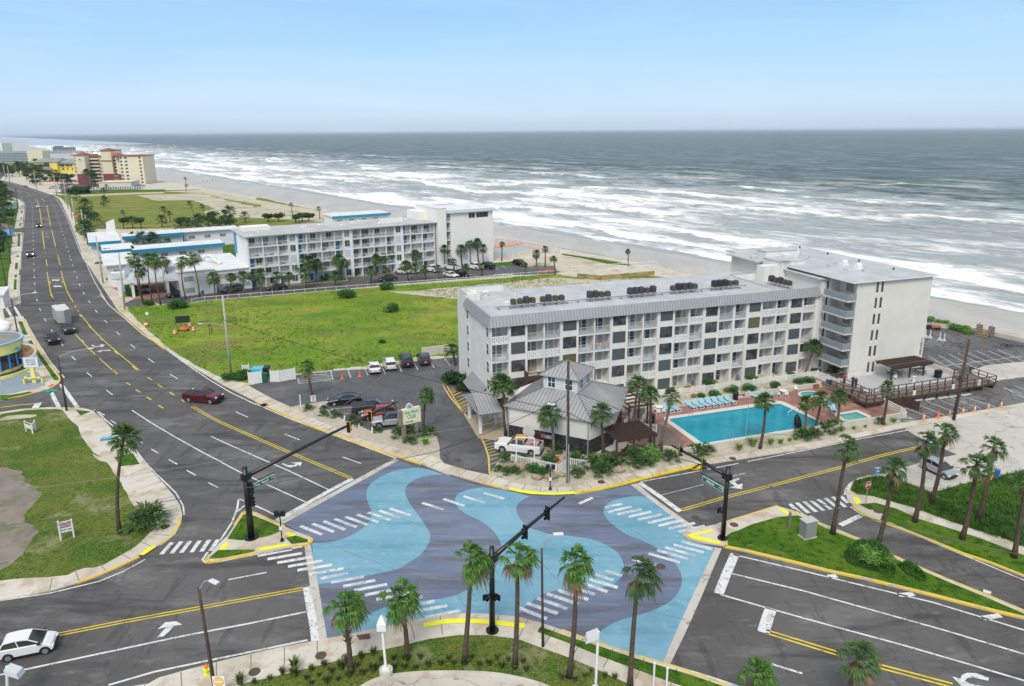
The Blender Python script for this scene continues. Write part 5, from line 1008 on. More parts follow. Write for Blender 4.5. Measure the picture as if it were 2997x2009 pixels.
mb=MB();mb.box(53.0,55.3,-16.9,-15.9,0,1.25);mb.box(53.0,53.1,-18.2,-16.9,0,1.25)
fence('waste_enclosure','weathered slatted timber enclosure holding waste bins under the boardwalk',[HF.p(52.9,-16.2),HF.p(55.5,-16.2),HF.p(55.9,-18.6)],.1,1.4,.11,.1,wood_dark,.1,2)
# beach seawall
sw_=[Vector(p)-SHORE_N*0 for p in coast[0:5]]
mb=MB()
for a,b in zip(sw_,sw_[1:]):mb.bar(Vector((a.x,a.y,.45)),Vector((b.x,b.y,.45)),.3,.95)
o_=one('seawall',mb,cream_wall,'low cream seawall between the cracked parking lot and the beach','seawall')
mb=MB()
for zf,L in((N,[(1000,105),(1400,165),(1790,262),(1790,320)]),):pass
cA=[Vector(p)for p in(coast[6],coast[7],coast[8],coast[9])]
for a,b in zip(cA,cA[1:]):mb.bar(Vector((a.x,a.y,-.9)),Vector((b.x,b.y,-.9)),.4,2.2)
one('seawall',mb,wood_weathered,'weathered seawall below the white fence of the white hotel','seawall')
mb=MB();far_sw=gp(A,[(1840,545),(2339,630)],-.5)+gp(M,[(500,125),(930,205)],-.5)
for a,b in zip(far_sw,far_sw[1:]):mb.bar(Vector((a.x,a.y,-1.0)),Vector((b.x,b.y,-1.0)),.8,2.0)
one('seawall',mb,mat('dark_seawall',(.09,.085,.075),.9),'long dark seawall running along the distant beach','seawall')
# ---------------------------------------------------------------- white hotel
WR=root('hotel','five storey white hotel with open balconies and bright blue doors','hotel',LF)
fl=[0,2.6,5.2,7.8,10.4,13.0]
wb=[(9.95,12.33),(24.25,26.83),(38.82,41.32)];bb=[(.15,3.72),(3.72,7.34),(7.34,9.95),(12.33,14.67),(14.67,18.48),(18.48,22.04),(22.04,24.25),(26.83,29.28),(29.28,32.82),(32.82,36.37),(36.37,38.82),(41.32,43.58),(43.58,47.2),(47.2,50.9)]
mb=MB();mb.box(0,51.4,1.6,16.8,0,13.0)
for a,b in wb:mb.box(a,b,.15,1.6,0,13)
for a,b in bb:
 mb.box(a-.09,a+.09,0,1.6,0,13);mb.box(b-.085,b+.085,.005,1.6,0,13)
mb.box(-.1,.06,0,1.6,0,13)
for a,b in bb:
 for z in fl[1:5]:mb.box(a+.09,b-.09,.04,1.6,z-.18,z)
mb.box(1,8,10,14.5,13.2,14.2);mb.box(37,44,6.2,6.4,13.2,14.5);mb.build('wall',mat('white_hotel_stucco',(.78,.775,.755),.85,col2=(.70,.695,.68),scale=.2),WR)
mb=MB();mb.box(-.7,52,-.6,17.4,13.0,13.2);mb.build('roof',pale_roof,WR);mb=MB();mb.box(-.14,-.1,14.2,17,7,13);mb.build('blue_trim_panel',mat('bright_blue_trim',(.03,.30,.55),.5),WR)
bdo=[]
for mm_ in(blue_door,white,mat('teal_door',(.0,.22,.30),.5)):me=MB().box(0,.95,-.03,0,0,2.1).mesh('balcony_door');me.materials.append(mm_);bdo.append(me)
gw=[window_mesh(1.3,1.6,x,white,.06,1)for x in(glass_dark,glass_mid,mat('white_blind_glass',(.55,.58,.58),.4))]
rm={};rr=random.Random(3)
for a,b in bb:
 w_=round(b-a-.2,2)
 if w_ not in rm:
  mbx=MB();mbx.box(0,w_,-.03,.03,.95,1.02);mbx.box(0,w_,-.02,.02,.08,.14);n=int(w_/.2)
  for i in range(n+1):x=w_*i/n;tt_=.05 if i%6==0 else .018;mbx.box(x-tt_/2,x+tt_/2,-.015,.015,0,.95)
  me=mbx.mesh('balcony_railing');me.materials.append(white);rm[w_]=me
 for k in range(5):
  if k:part_from('balcony_railing',rm[w_],None,WR,(a+.1,.05,fl[k]))
  if(bb.index((a,b))*3+k)%5!=4:part_from('balcony_door',bdo[0 if rr.random()<.62 else 1 if rr.random()<.5 else 2],None,WR,(a+(w_-1.3)*rr.choice((.15,.75))+.2,1.58,fl[k]+.02))
  part_from('window',gw[rr.choice((0,0,1,2))],None,WR,(a+.25+(w_-1.5)*rr.random()*.9,1.54,fl[k]+.45))if w_>2.2 else None
for a,b in wb:
 for k in range(5):part_from('window',gw[(k+int(a))%3],None,WR,(a+.5,.13,fl[k]+.75))
for q in((345,330),(500,200),(700,245),(585,290),(920,180),(240,180)):
 u,v=LF.onz(LZ(*q),13.4);mb=MB();mb.tube([(u,v,13.2),(u,v,13.7)],.22,8);mb.build('roof_vent',white,WR)
for u,v in((16,8),(21,10),(26,6),(30,9),(33,12),(36,4),(41,10),(46,9)):mb=MB();mb.ball((u,v,13.45),.35,8,5);mb.tube([(u+.8,v,13.2),(u+.8,v,13.8)],.15,6);mb.build('roof_vent',white,WR)
# tower of the white hotel
W2=root('hotel_tower','plain white hotel tower with a strip of dark windows under its pale blue roof','hotel',LF)
mb=MB();mb.box(55.8,69.7,-.5,14.5,0,15.6);mb.box(51.6,54.3,-.9,14.4,0,17.0);mb.box(54.3,55.8,1.2,14.5,0,15.6);mb.box(69.7,71.2,3,14,0,13.5)
for k in range(1,6):mb.box(54.3,55.8,-.3,1.2,k*2.6-.2,k*2.6)
mb.box(49,51.6,7,15,13.2,15.6);mb.build('wall',mat('white_tower_stucco',(.79,.77,.73),.85,col2=(.74,.72,.68),scale=.2),W2)
mb=MB();mb.box(54.4,70.3,-.6,15,16.1,16.25);mb.box(51.5,54.4,-1,14.5,17.0,17.1);mb.build('roof',white_roof,W2)
mf=MB();ms=MB();roof_face(mf,ms,[(54.35,-1.2,15.5),(70.9,-1.2,15.5),(70.3,-.55,16.25),(54.35,-.55,16.25)],(54.35,-1.2,15.5),(70.9,-1.2,15.5),.5);roof_face(mf,ms,[(70.9,-1.2,15.5),(70.9,15,15.5),(70.3,15,16.25),(70.3,-.55,16.25)],(70.9,-1.2,15.5),(70.9,15,15.5),.5);o=mf.build('roof_fascia',silver_roof,W2);ms.build('fascia_seam',seam,o)
dw=MB().box(0,.95,-.03,0,0,1.45).mesh('window');dw.materials.append(mat('bronze_screen',(.03,.022,.02),.4))
for u in(61.7,62.75,64.3,65.35,66.4,67.45)[:2]+(64.2,65.2,66.2):part_from('window',dw,None,W2,(u,-.5,13.7))
part_from('window',dw,None,W2,(67.1,-.5,13.7))
for k in range(1,6):part_from('balcony_railing',rail_mesh(1.4,1.0,.2,white),None,W2,(54.35,-.25,k*2.6))
for k in range(5):MB().box(54.5,55.6,1.15,1.2,k*2.6+.1,k*2.6+2.1).build('balcony_door',glass_dark,W2)
# low wings
LW=root('hotel_wing','low white flat roofed hotel wing with grid block windows beside the porte cochere','building',LF)
mb=MB();mb.box(-8.2,-.1,.3,26,0,5.3);mb.box(-16.4,-8.2,-.6,20,0,5.9);mb.box(-16,-8.2,20,30,0,5.2);mb.build('wall',mat('white_wing_stucco',(.70,.70,.69),.85,var=.06,scale=.4),LW)
mb=MB();mb.box(-8.2,.0,0,26,5.3,5.5);mb.box(-16.7,-8.2,-.8,20.2,5.9,6.1);mb.box(-16,-8.2,20.2,30,5.2,5.4);mb.build('roof',white_roof,LW)
mb=MB();mb.box(-11.8,-9.6,11.2,13.4,6.1,8.0);mb.build('rooftop_unit',mat('louvred_grey',(.22,.23,.23),.6,var=.3,scale=6),LW)
mb=MB();mb.tube([(-9.4,12.2,6.6),(-8.4,12.5,7.3),(-7,12.6,7.2),(-6.3,12.0,6.2),(-5.8,9,6.0),(-5.4,8,5.6)],.55,10);mb.build('duct',white_roof,LW)
gb=MB();gb.cur=0;gb.box(0,2.2,-.02,0,0,1.2);gb.cur=1
for i in range(9):gb.box(i*.27,i*.27+.05,-.04,0,0,1.2)
for i in range(6):gb.box(0,2.2,-.045,0,i*.23,i*.23+.05)
gbm=gb.mesh('block_screen');gbm.materials.append(mat('dark_grid',(.10,.09,.08),.7));gbm.materials.append(white)
for u in(-7.3,-4.6,-2.1):part_from('block_screen',gbm,None,LW,(u,.3,3.3))
for zz_ in(3.6,.8):part_from('block_screen',gbm,None,LW,(-15.3,-.6,zz_))
ww=window_mesh(1.9,1.1,mat('blind_glass',(.35,.38,.40),.4,var=.3,scale=3),white,.06,1)
for u in(-7.2,-4.6,-2.0):part_from('window',ww,None,LW,(u,.3,.9))
MB().box(-8.0,-7.0,.1,.25,0,2.1).build('side_door',glass_mid,LW)
# porte cochere
PC=root('porte_cochere','white hotel porte cochere with steep pale blue metal roof over a brick forecourt','canopy',LF)
mf=MB();ms=MB();a=[(-26.6,4.4,4.6),(-19.2,3.6,4.6),(-19.2,.4,4.6),(-15.9,.4,4.6),(-15.9,20,4.6),(-26.6,20,4.6)]
roof_face(mf,ms,[(-27,4.2,4.6),(-18.6,4.2,4.6),(-20,9.5,7.6),(-24.5,9.5,7.6)],(-27,4.2,4.6),(-18.6,4.2,4.6),.5);roof_face(mf,ms,[(-27,20,4.6),(-27,4.2,4.6),(-24.5,9.5,7.6),(-24.5,15,7.6)],(-27,20,4.6),(-27,4.2,4.6),.5)
roof_face(mf,ms,[(-19.4,.6,4.6),(-15.8,.6,4.6),(-16.4,3.6,6.9),(-18.4,3.6,6.9)],(-19.4,.6,4.6),(-15.8,.6,4.6),.5);roof_face(mf,ms,[(-19.4,4.2,4.6),(-19.4,.6,4.6),(-18.4,3.6,6.9),(-18.4,9,6.9)],(-19.4,4.2,4.6),(-19.4,.6,4.6),.5)
mf.add([(-24.5,9.5,7.6),(-20,9.5,7.6),(-20,15,7.6),(-24.5,15,7.6)],[(0,1,2,3)]);mf.add([(-20,9.5,7.6),(-18.6,4.2,4.6),(-16,9,6.2),(-16,16,6.2),(-20,15,7.6)],[(0,1,2,3,4)]);mf.add([(-18.4,3.6,6.9),(-16.4,3.6,6.9),(-16.4,10,6.9),(-18.4,9,6.9)],[(0,1,2,3)])
mf.add([(-15.8,.6,4.6),(-15.8,6,4.6),(-16.4,6,6.9),(-16.4,3.6,6.9)],[(0,1,2,3)])
o=mf.build('roof',silver_roof,PC);ms.build('roof_seam',mat('silver_seam',(.36,.40,.44),.5),o)
mb=MB();mb.box(-27,-18.6,4.1,4.3,3.7,4.65);mb.box(-27.05,-26.85,4.3,20,3.7,4.65);mb.box(-19.4,-15.8,.5,.7,3.9,4.65);mb.box(-26.8,-16,4.4,19.9,4.3,4.4);mb.build('fascia',white,PC)
for u,v in((-26,4.8),(-26,12),(-26,19),(-18.8,.9),(-18.6,9)):MB().box(u-.3,u+.3,v-.3,v+.3,0,4.3).build('post',white,PC)
# wings with teal fascia behind
def teal_wing(lab,u0,u1,v0,v1,z,fascia,mroof=white_roof,L_=LF):
 t=root('motel_wing',lab,'building',L_);mb=MB();mb.box(u0,u1,v0,v1,0,z);mb.build('wall',white,t);mb=MB();mb.box(u0-.6,u1+.6,v0-.9,v1+.6,z,z+.25);mb.build('roof',mroof,t)
 mb=MB();mb.box(u0-.65,u1+.65,v0-1.0,v0-.9,z-.7,z+.35)
 if fascia>1:mb.box(u0-.75,u0-.65,v0-1,v1+.6,z-.7,z+.35)
 if fascia:mb.build('fascia',teal,t)
 gwx=window_mesh(1.9,1.0,glass_mid,white,.06,1)
 for i in range(max(1,int((u1-u0)/5))):part_from('window',gwx,None,t,(u0+1.5+i*5,v0,z-2.3));
 for i in range(max(1,int((u1-u0)/6))):MB().box(u0+4.2+i*6,u0+5.2+i*6,v0-.04,v0,z-5.5 if z>5.6 else 0.1,z-3.4).build('door',blue_door,t)
 for i in range(max(1,int((u1-u0)/7))):mb=MB();mb.box(u0+3+i*7,u0+3.8+i*7,(v0+v1)/2,(v0+v1)/2+.7,z+.25,z+.8);mb.build('roof_vent',white,t)
 return t
teal_wing('low white motel wing with long teal fascia, right of the columned gallery',-22.5,1.0,44.5,53,5.6,1)
teal_wing('white motel wing with teal fascia furthest from the white hotel, with a white chimney slab',-23.5,-6.5,75.5,84,5.8,1);teal_wing('low white motel block with a teal corner fascia near the avenue',-33,-25.5,66.5,92,5.8,2)
teal_wing('plain white flat roofed motel wing joined right of the teal fascia wing',-5.5,12,80,88,5.4,0);teal_wing('low white motel block with short teal fascia behind the palms on the avenue',-30,-23.0,48,60,5.6,2)
teal_wing('small white beach building with dark teal roof edge behind the white hotel',50,73,92,104,5.8,1)
teal_wing('white windowed street wing of the motel beside the avenue pavement',-30.5,-24,24,44,5.2,0)
p=LF.p(-28,89);mb=MB();mb.add([(0,0,6),(2.8,0,6),(2.8,.5,6),(0,.5,6),(0.3,0,9.4),(2.8,0,10.4),(2.8,.5,10.4),(.3,.5,9.4)],[(0,3,2,1),(4,5,6,7),(0,1,5,4),(1,2,6,5),(2,3,7,6),(3,0,4,7)]);o=mb.build('chimney_slab',white);o.location=p;o.rotation_euler=(0,0,LF.a);tag(o,'tall slanted white slab rising from the far motel roof','chimney')
# ---------------------------------------------------------------- fences of the white hotel
fence('white_fence','long white railing fence between the meadow and the white hotel parking lot',gp(M,[(-100,905),(0,888),(1000,808),(2339,712)],.12)+gp(N,[(425,335),(940,300)],.12),.12,1.1,99,0,white,.06,2.6)
fence('white_fence','white railing fence on the seawall above the yellow retaining wall',gp(N,[(1010,300),(1400,280),(1780,255)],.12),1.1,1.3,99,0,white,.06,2.6);fence('white_fence','white railing fence along the beach side of the grass strip',gp(N,[(1000,125),(1400,185),(1790,258)],.12),.12,1.3,99,0,white,.06,2.6)
fence('white_fence','white railing fence around the green pool of the white hotel',gp(N,[(425,180),(740,135),(990,130)],.12),.12,1.4,.4,.05,white,.08,2.6);fence('white_fence','white railing fence behind the green pool along the sand',gp(N,[(425,10),(560,25),(860,85),(990,105)],.12),.12,1.4,.4,.05,white,.08,2.6)
mb=MB()
P_=gp(N,[(1130,330),(1330,350),(1785,310)],.12)
for a,b in zip(P_,P_[1:]):mb.bar(Vector((a.x,a.y,.7)),Vector((b.x,b.y,.7)),.3,1.3)
one('retaining_wall',mb,mat('yellow_stained_wall',(.42,.34,.12),.9,col2=(.16,.14,.09),scale=.5,bump=.4),'yellow stained retaining wall with dark gaps at the end of the white fence','wall')
sheet('hotel_pool_deck',gp(N,[(420,0),(425,175),(760,130),(980,125),(985,90),(700,30),(560,0)],.12),.135,mat('salmon_deck',(.50,.36,.32),.8,var=.15,scale=.5));sheet('green_pool',gp(N,[(425,105),(640,72),(740,85),(760,95),(430,135)],.12),.145,mat('pale_green_pool',(.26,.48,.36),.3,var=.1))
sheet('beachside_grass',gp(N,[(1000,120),(1400,178),(1600,225),(1400,215),(1150,160),(1000,135)],.12),.14,lawn);sheet('hotel_lawn',gp(N,[(370,232),(380,205),(600,190),(615,225)],.12),.14,lawn);sheet('dug_sand',gp(N,[(620,180),(980,140),(1500,215),(1440,250),(960,275),(940,225),(700,230)],.12),.136,sand)
o=tag(recentre(MB().box(-.4,.4,-.05,.05,.9,1.8).build('warning_sign',mat('fluorescent_green',(.55,.85,.02),.6))),'bright fluorescent green sign near the dug up sand','sign');p=g(N(660,185),.12);o.location=(p.x,p.y,.9)
mb=MB()
for i in range(7):q=g(N(810+i*20,305-i*3+(i%2)*4),.2);mb.bar(q,q+Vector((0,0,1.1)),.08)
P_=gp(N,[(805,300),(860,290),(935,285)],.2)
for z in(.4,.7,1.0):mb.bar(P_[0]+Vector((0,0,z)),P_[2]+Vector((0,0,z)),.03,.12)
one('safety_fence',mb,mat('red_orange_mesh',(.75,.12,.05),.7),'sagging red orange safety netting by the parking lot entrance ramp','safety fence')
mb=MB();q0=g(N(430,75),.2)
for x,y in((435,75),(470,70),(545,62),(620,48),(655,45)):q=g(N(x,y),.2);mb.bar(q,q+Vector((0,0,1.0)),.12);mb.bar(q0,q,.05,.25);q0=q
one('safety_fence',mb,mat('red_orange_mesh',(.75,.12,.05),.7),'low orange barrier strung beside the green hotel pool','safety fence')
# ---------------------------------------------------------------- coarse far buildings
def fbox(zf,l,r,ytop):
 a=g(zf(*l));b=g(zf(*r));d=b-a;fr=Frame(a.x,a.y,math.degrees(math.atan2(d.y,d.x)));h=up_at(a,zf(0,ytop)[1]);return fr,d.length,h
red=mat('brick_red_paint',(.22,.06,.055),.8);redroof=mat('terracotta_roof',(.33,.09,.06),.7,var=.15,scale=.3);cream=mat('cream_paint',(.70,.64,.48),.85,var=.05,scale=.1)
fr,w_,h=fbox(A,(1122,503),(1332,500),236)
CH=root('resort_hotel','tall cream and brick red resort hotel with small red tiled roofs','hotel',fr)
st=h/8.3;k_=w_/210.0
mb=MB();mb.box(0,w_,0,24,0,h-.6);mb.box(-5*k_*10,0,3,24,0,h-.6);mb.box(-215*k_,-120*k_,10,30,0,h+3.2);mb.box(-345*k_,-215*k_,14,40,0,h-1.0);mb.box(-430*k_,-345*k_,6,30,0,h);mb.box(-470*k_,-430*k_,12,30,0,h-1);mb.box(-120*k_,-50*k_,14,24,0,h-.8)
mb.build('wall',cream,CH)
mb=MB();mb.box(-50*k_,w_+.6,-.6,24.5,h-.6,h+.1);mb.box(-216*k_,-119*k_,9.5,30,h+3.2,h+3.9);mb.box(-346*k_,-216*k_,13.5,40,h-1,h-.4);mb.box(-470*k_,-345*k_,5.5,30.5,h,h+.6)
mb.box(-217*k_,-118*k_,9.4,10,h-st*1.6,h-st*1.45);mb.box(-55*k_,-48*k_,2.4,3,h-st*1.6,h-st*1.45);mb.build('roof',redroof,CH)
mb=MB();mb.add([(-430*k_,5.5,h+.6),(-345*k_,5.5,h+.6),(-345*k_,18,h+.6),(-430*k_,18,h+.6),(-388*k_,12,h+3)],[(0,1,4),(1,2,4),(2,3,4),(3,0,4)]);mb.add([(-215*k_,9.5,h+3.9),(-120*k_,9.5,h+3.9),(-120*k_,22,h+3.9),(-215*k_,22,h+3.9),(-168*k_,16,h+5.6)],[(0,1,4),(1,2,4),(2,3,4),(3,0,4)]);mb.add([(-95*k_,2,h+.1),(-20*k_,2,h+.1),(-20*k_,16,h+.1),(-95*k_,16,h+.1),(-57*k_,9,h+2)],[(0,1,4),(1,2,4),(2,3,4),(3,0,4)])
mb.build('hipped_roof',redroof,CH)
for a_ in((-431,-344,5.8,3.1),(-216,-119,9.8,3.0),(-51,-10,2.8,3.0)):MB().box(a_[0]*k_,a_[1]*k_,a_[2],a_[2]+.2,0,st*a_[3]).build('red_base_panel',red,CH)
wsm=window_mesh(24*k_,st*.5,glass_dark,white,.12,1);wd2=window_mesh(16*k_,st*.55,glass_dark,cream,.05)
for k in range(8):
 z=st*k+st*.35
 part_from('window',wsm,None,CH,(w_*.21,0,z));part_from('window',wd2,None,CH,(w_*.83,0,z));part_from('window',wd2,None,CH,(w_*.02,0,z))
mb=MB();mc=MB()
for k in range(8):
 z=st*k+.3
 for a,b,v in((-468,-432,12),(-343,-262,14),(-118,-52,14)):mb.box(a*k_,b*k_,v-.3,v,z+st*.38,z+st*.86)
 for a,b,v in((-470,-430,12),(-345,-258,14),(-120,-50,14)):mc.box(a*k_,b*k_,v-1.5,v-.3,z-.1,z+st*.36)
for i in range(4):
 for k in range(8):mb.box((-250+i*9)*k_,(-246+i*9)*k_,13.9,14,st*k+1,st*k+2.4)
mb.build('shade_bands_and_windows',mat('painted_balcony_shade',(.13,.09,.06),.8),CH);mc.build('balcony_parapet',cream,CH)  # dark bands colour in the shade inside the balconies; small windows share it
mb=MB();c0=(-388*k_,5.9,h-st*1.1);mb.tube([(c0[0],5.95,c0[2]),(c0[0],5.75,c0[2])],16*k_,24);lg=mb.build('wall_emblem',mat('emblem_white',(.55,.66,.72),.6),CH);mb=MB();mb.tube([(c0[0]-1*k_,5.8,c0[2]),(c0[0]-1*k_,5.68,c0[2])],9*k_,12);mb.build('emblem_wave',mat('emblem_blue',(.05,.16,.3),.6),lg)
# podium and walls
for zf,l,r,yt,dep,mm_,nm,lb in((A,(905,525),(1200,520),478,18,cream,'podium_building','cream podium with a sloping ramp in front of the red based resort hotel'),(A,(395,500),(730,497),468,14,redroof,'entrance_canopy','long low red roofed entrance canopy of the resort hotel')):
 fr,w_,h=fbox(zf,l,r,yt);t=root(nm,lb,'building',fr);MB().box(0,w_,0,dep,0,h-.5).build('wall',cream,t);MB().box(-.3,w_+.3,-.4,dep,h-.5,h).build('roof',mm_,t)
fence('white_fence','distant white fence in front of the cream resort hotel',gp(A,[(790,552),(1300,540),(1600,520)],.12),.12,2.0,1.5,.5,white,.3,6)
# yellow building
ylw=mat('lemon_yellow_paint',(.72,.60,.13),.85,var=.06,scale=.1);gr_=mat('slate_grey_roof',(.25,.27,.29),.7,var=.1,scale=.1)
fr,w_,h=fbox(A,(215,405),(668,405),300);k_=w_/453
YH=root('yellow_resort','lemon yellow resort building with grey hipped roofs behind the palms','building',fr)
mb=MB();mb.box(0,w_,4,24,0,h*.62);mb.box(90*k_,190*k_,1,22,0,h);mb.box(250*k_,320*k_,0,22,0,h*1.05);mb.box(190*k_,w_,3,24,0,h*.92);mb.build('wall',ylw,YH)
mb=MB()
for a,b,v0,v1,z,hh in((-30,110,0,24,h*.62,3),(80,250,0,24,h*1.0,4),(240,330,-1,22,h*1.05,3.5),(320,460,1,24,h*.92,4),(170,280,-9,2,h*.42,2.6)):
 a*=k_;b*=k_;mb.add([(a,v0,z),(b,v0,z),(b,v1,z),(a,v1,z),(a+(b-a)*.25,(v0+v1)/2,z+hh),(b-(b-a)*.25,(v0+v1)/2,z+hh)],[(0,1,5,4),(1,2,5),(2,3,4,5),(3,0,4)])
mb.build('roof',gr_,YH);mb=MB()
for u in(100,112,130,145,160,205,215,228,335,345,356,385,400,425):mb.box(u*k_,(u+7)*k_,.9,4.1 if u<190 else 3.1,h*.68,h*.8)
for u in(340,352,385,430):mb.box(u*k_,(u+8)*k_,2.9,3,h*.3,h*.5)
mb.build('window',glass_dark,YH)
# blue grey hotel, white tower, pier
fr,w_,h=fbox(A,(-60,300),(268,298),200);BH=root('beach_hotel','distant grey blue hotel with rows of balconies at the left edge of the coast','hotel',fr)
MB().box(0,w_,0,16,0,h).build('wall',mat('grey_blue_wall',(.30,.37,.42),.8),BH);MB().box(w_,w_+22,-2,14,0,h+.5).build('end_wall',cream,BH)
mb=MB();mc=MB();st=h/7
for k in range(7):
 mb.box(0,w_,-1.6,-.2,st*k-.2,st*k+.6)
 for i in range(18):mc.box(w_*(i+.1)/18,w_*(i+.55)/18,-.1,0,st*k+.9,st*k+st*.85)
mb.build('balcony_parapet',mat('pale_blue_balcony',(.50,.57,.62),.8),BH);mc.build('window',glass_dark,BH)
fr,w_,h=fbox(A,(-90,262),(36,262),122);t=root('white_tower_hotel','distant white tower with square dark windows cut by the left edge of the frame','hotel',fr);MB().box(0,w_,0,20,0,h).build('wall',white,t);mb=MB();st=h/9
for k in range(9):mb.box(w_*.72,w_*.84,-.2,0,st*k+1,st*k+2.4)
mb.build('window',glass_dark,t)
# pier
pa=g(A(480,215),-3);pb=g(A(1110,203),-3);d=pb-pa;frp=Frame(pa.x,pa.y,math.degrees(math.atan2(d.y,d.x)));PLn=d.length
PI=root('pier','long ocean pier on wooden pilings with a large restaurant building','pier',frp);dk=up_at(pa,A(0,200)[1]);MB().box(-240,PLn,0,9,dk-1.2,dk).build('deck',wood_weathered,PI)
mb=MB()
for u in np.arange(-240,PLn,11):
 for v in(1,8):mb.box(u-.5,u+.5,v-.5,v+.5,-5,dk-1.2)
mb.build('pilings',mat('dark_piling',(.07,.065,.06),.9),PI);hb=up_at(pa,A(0,152)[1])-dk;wl=PLn*.33;mb=MB();mb.box(2,wl,-6,22,dk,dk+hb*.7);mb.box(wl*.1,wl*.5,-2,18,dk+hb*.7,dk+hb);mb.box(-12,wl+14,-12,26,dk-2.5,dk);mb.build('restaurant',mat('weathered_pier_wall',(.42,.38,.36),.8,col2=(.28,.33,.38),scale=.1),PI)
mb=MB();mb.box(0,wl+2,-8,24,dk+hb*.7,dk+hb*.76);mb.box(wl*.08,wl*.52,-3,19,dk+hb,dk+hb*1.06)
for i in range(12):mb.box(2+wl*i/12,2+wl*(i+.35)/12,-6.3,-6,dk+hb*.1,dk+hb*.6)
mb.build('roof',mat('pier_roof',(.17,.20,.24),.7),PI)
# ---------------------------------------------------------------- roadside buildings on the left
fr,w_,h=fbox(AA,(-90,375),(150,370),235);t=root('blue_house','pale blue house with a reddish roof at the left edge beside the avenue','house',fr)
MB().box(0,w_,0,3,0,h).build('wall',mat('baby_blue_paint',(.25,.50,.68),.8),t);mb=MB();hr=1.6;mb.add([(-.4,-.4,h),(w_+.4,-.4,h),(w_+.4,3.4,h),(-.4,3.4,h),(w_/2,1.5,h+hr)],[(0,1,4),(1,2,4),(2,3,4),(3,0,4)]);mb.build('roof',mat('rusty_red_roof',(.24,.13,.11),.8,var=.2,scale=.5),t);MB().box(w_-3.2,w_-.4,-1.1,-.95,h*.25,h*.62).build('sign_board',mat('royal_blue_sign',(.02,.06,.25),.5),t);MB().box(0,w_+.5,-6,-.1,h*.12,h*.22).build('porch_roof',mat('grey_porch',(.16,.17,.18),.8),t)
mb=MB();mb.box(w_*.3,w_-.2,-9,-6,0,2.4);mb.build('porch_wall',ylw,t)
fr,w_,h=fbox(AA,(-80,1400),(70,1385),1215);t=root('white_shed','flat white roofed building corner at the left edge by the side street','building',fr);MB().box(0,w_,0,10,0,h).build('wall',white,t);MB().box(-.3,w_+.3,-.3,10,h,h+.25).build('roof',white_roof,t)
fr,w_,h=fbox(FW,(-60,745),(245,735),620);t=root('bungalow','white and pale green bungalow behind palms at the left of the avenue','house',fr);MB().box(0,w_,0,4,0,h*.8).build('wall',mat('pale_green_wall',(.50,.62,.55),.8),t);MB().box(-.5,w_+.5,-.5,4.5,h*.8,h).build('roof',white_roof,t)
# beach shop with round corner
cA_=g(BB(60,1010),.12);sc=1.0
t=thing('beach_shop','round cornered yellow and blue beach shop with painted palm murals','shop',(cA_.x-3.6,cA_.y+2.2,0),R(0));Rr=4.6
def arc(r,a0,a1,n=24):return[(r*math.cos(R(a0+(a1-a0)*i/n)),r*math.sin(R(a0+(a1-a0)*i/n)))for i in range(n+1)]
lem=mat('pale_lemon',(.78,.72,.22),.7);blu=mat('shop_blue',(.05,.28,.62),.6)
mb=MB();mb.prism(arc(Rr,0,360,40)[:-1],.12,1.0);mb.build('base_wall',lem,t);mb=MB();mb.prism(arc(Rr-.15,0,360,40)[:-1],1.0,3.6);mb.build('glazing',glass_dark,t)
mb=MB()
for i in range(20):a=R(i*18);mb.tube([(Rr*math.cos(a),Rr*math.sin(a),1.0),(Rr*math.cos(a),Rr*math.sin(a),3.6)],.16,6)
mb.build('column',blu,t);mural=mat('mural_yellow',(.78,.74,.25),.7,col2=(.10,.42,.55),scale=.9,lo=.54,hi=.58,obj=True)
mb=MB();mb.prism(arc(Rr+.5,0,360,40)[:-1],3.6,5.3);mb.build('mural_fascia',mural,t);mb=MB();mb.prism(arc(Rr+.65,0,360,40)[:-1],5.3,5.5);mb.build('roof_rim',mat('sky_blue_rim',(.30,.50,.72),.6),t);mb=MB();mb.prism(arc(Rr+.2,0,360,40)[:-1],5.5,5.53);mb.build('roof',mat('old_flat_roof',(.26,.25,.22),.9,var=.2,scale=.5),t)
mb=MB();mb.prism(arc(Rr+1.5,-100,40,20)+[(0,0)],.12,.55);mb.build('planter',lem,t);mb=MB();mb.prism(arc(Rr+1.2,-95,35,20)+[(0,0)],.55,.57);mb.build('planter_soil',mat('soil',(.05,.035,.03),.9),t)
mb=MB();mc=MB()
for L_,z_ in(([(185,425),(20,540),(-260,640),(-260,470)],4.6),([(110,308),(0,385),(-260,480),(-260,330)],4.3)):
 P_=[(p_.x-t.location.x,p_.y-t.location.y)for p_ in gp(BB,L_,z_)];mb.prism(P_,.1,z_-.02)
 for a_,b_ in zip(P_[:2],P_[1:3]):mc.bar((*a_,z_+.1),(*b_,z_+.1),.4,.3)
 mc.bar((*P_[3],z_+.1),(*P_[0],z_+.1),.4,.3)
mb.build('rear_wall',mural,t);mc.build('parapet',white,t)
for i,q in enumerate(((30,120),(100,215),(120,130))):
 c=g(BB(*q),3.0);mb=MB();mb.ball((0,0,0),1.25,14,8,(1.5,1,.75));o=mb.build('dome_awning',white,None,True);o.location=(c.x-1.2,c.y,3.0-i*.3);tag(o,f"white domed awning, {ORD[i]} from the left behind the round beach shop",'awning','white dome awnings')
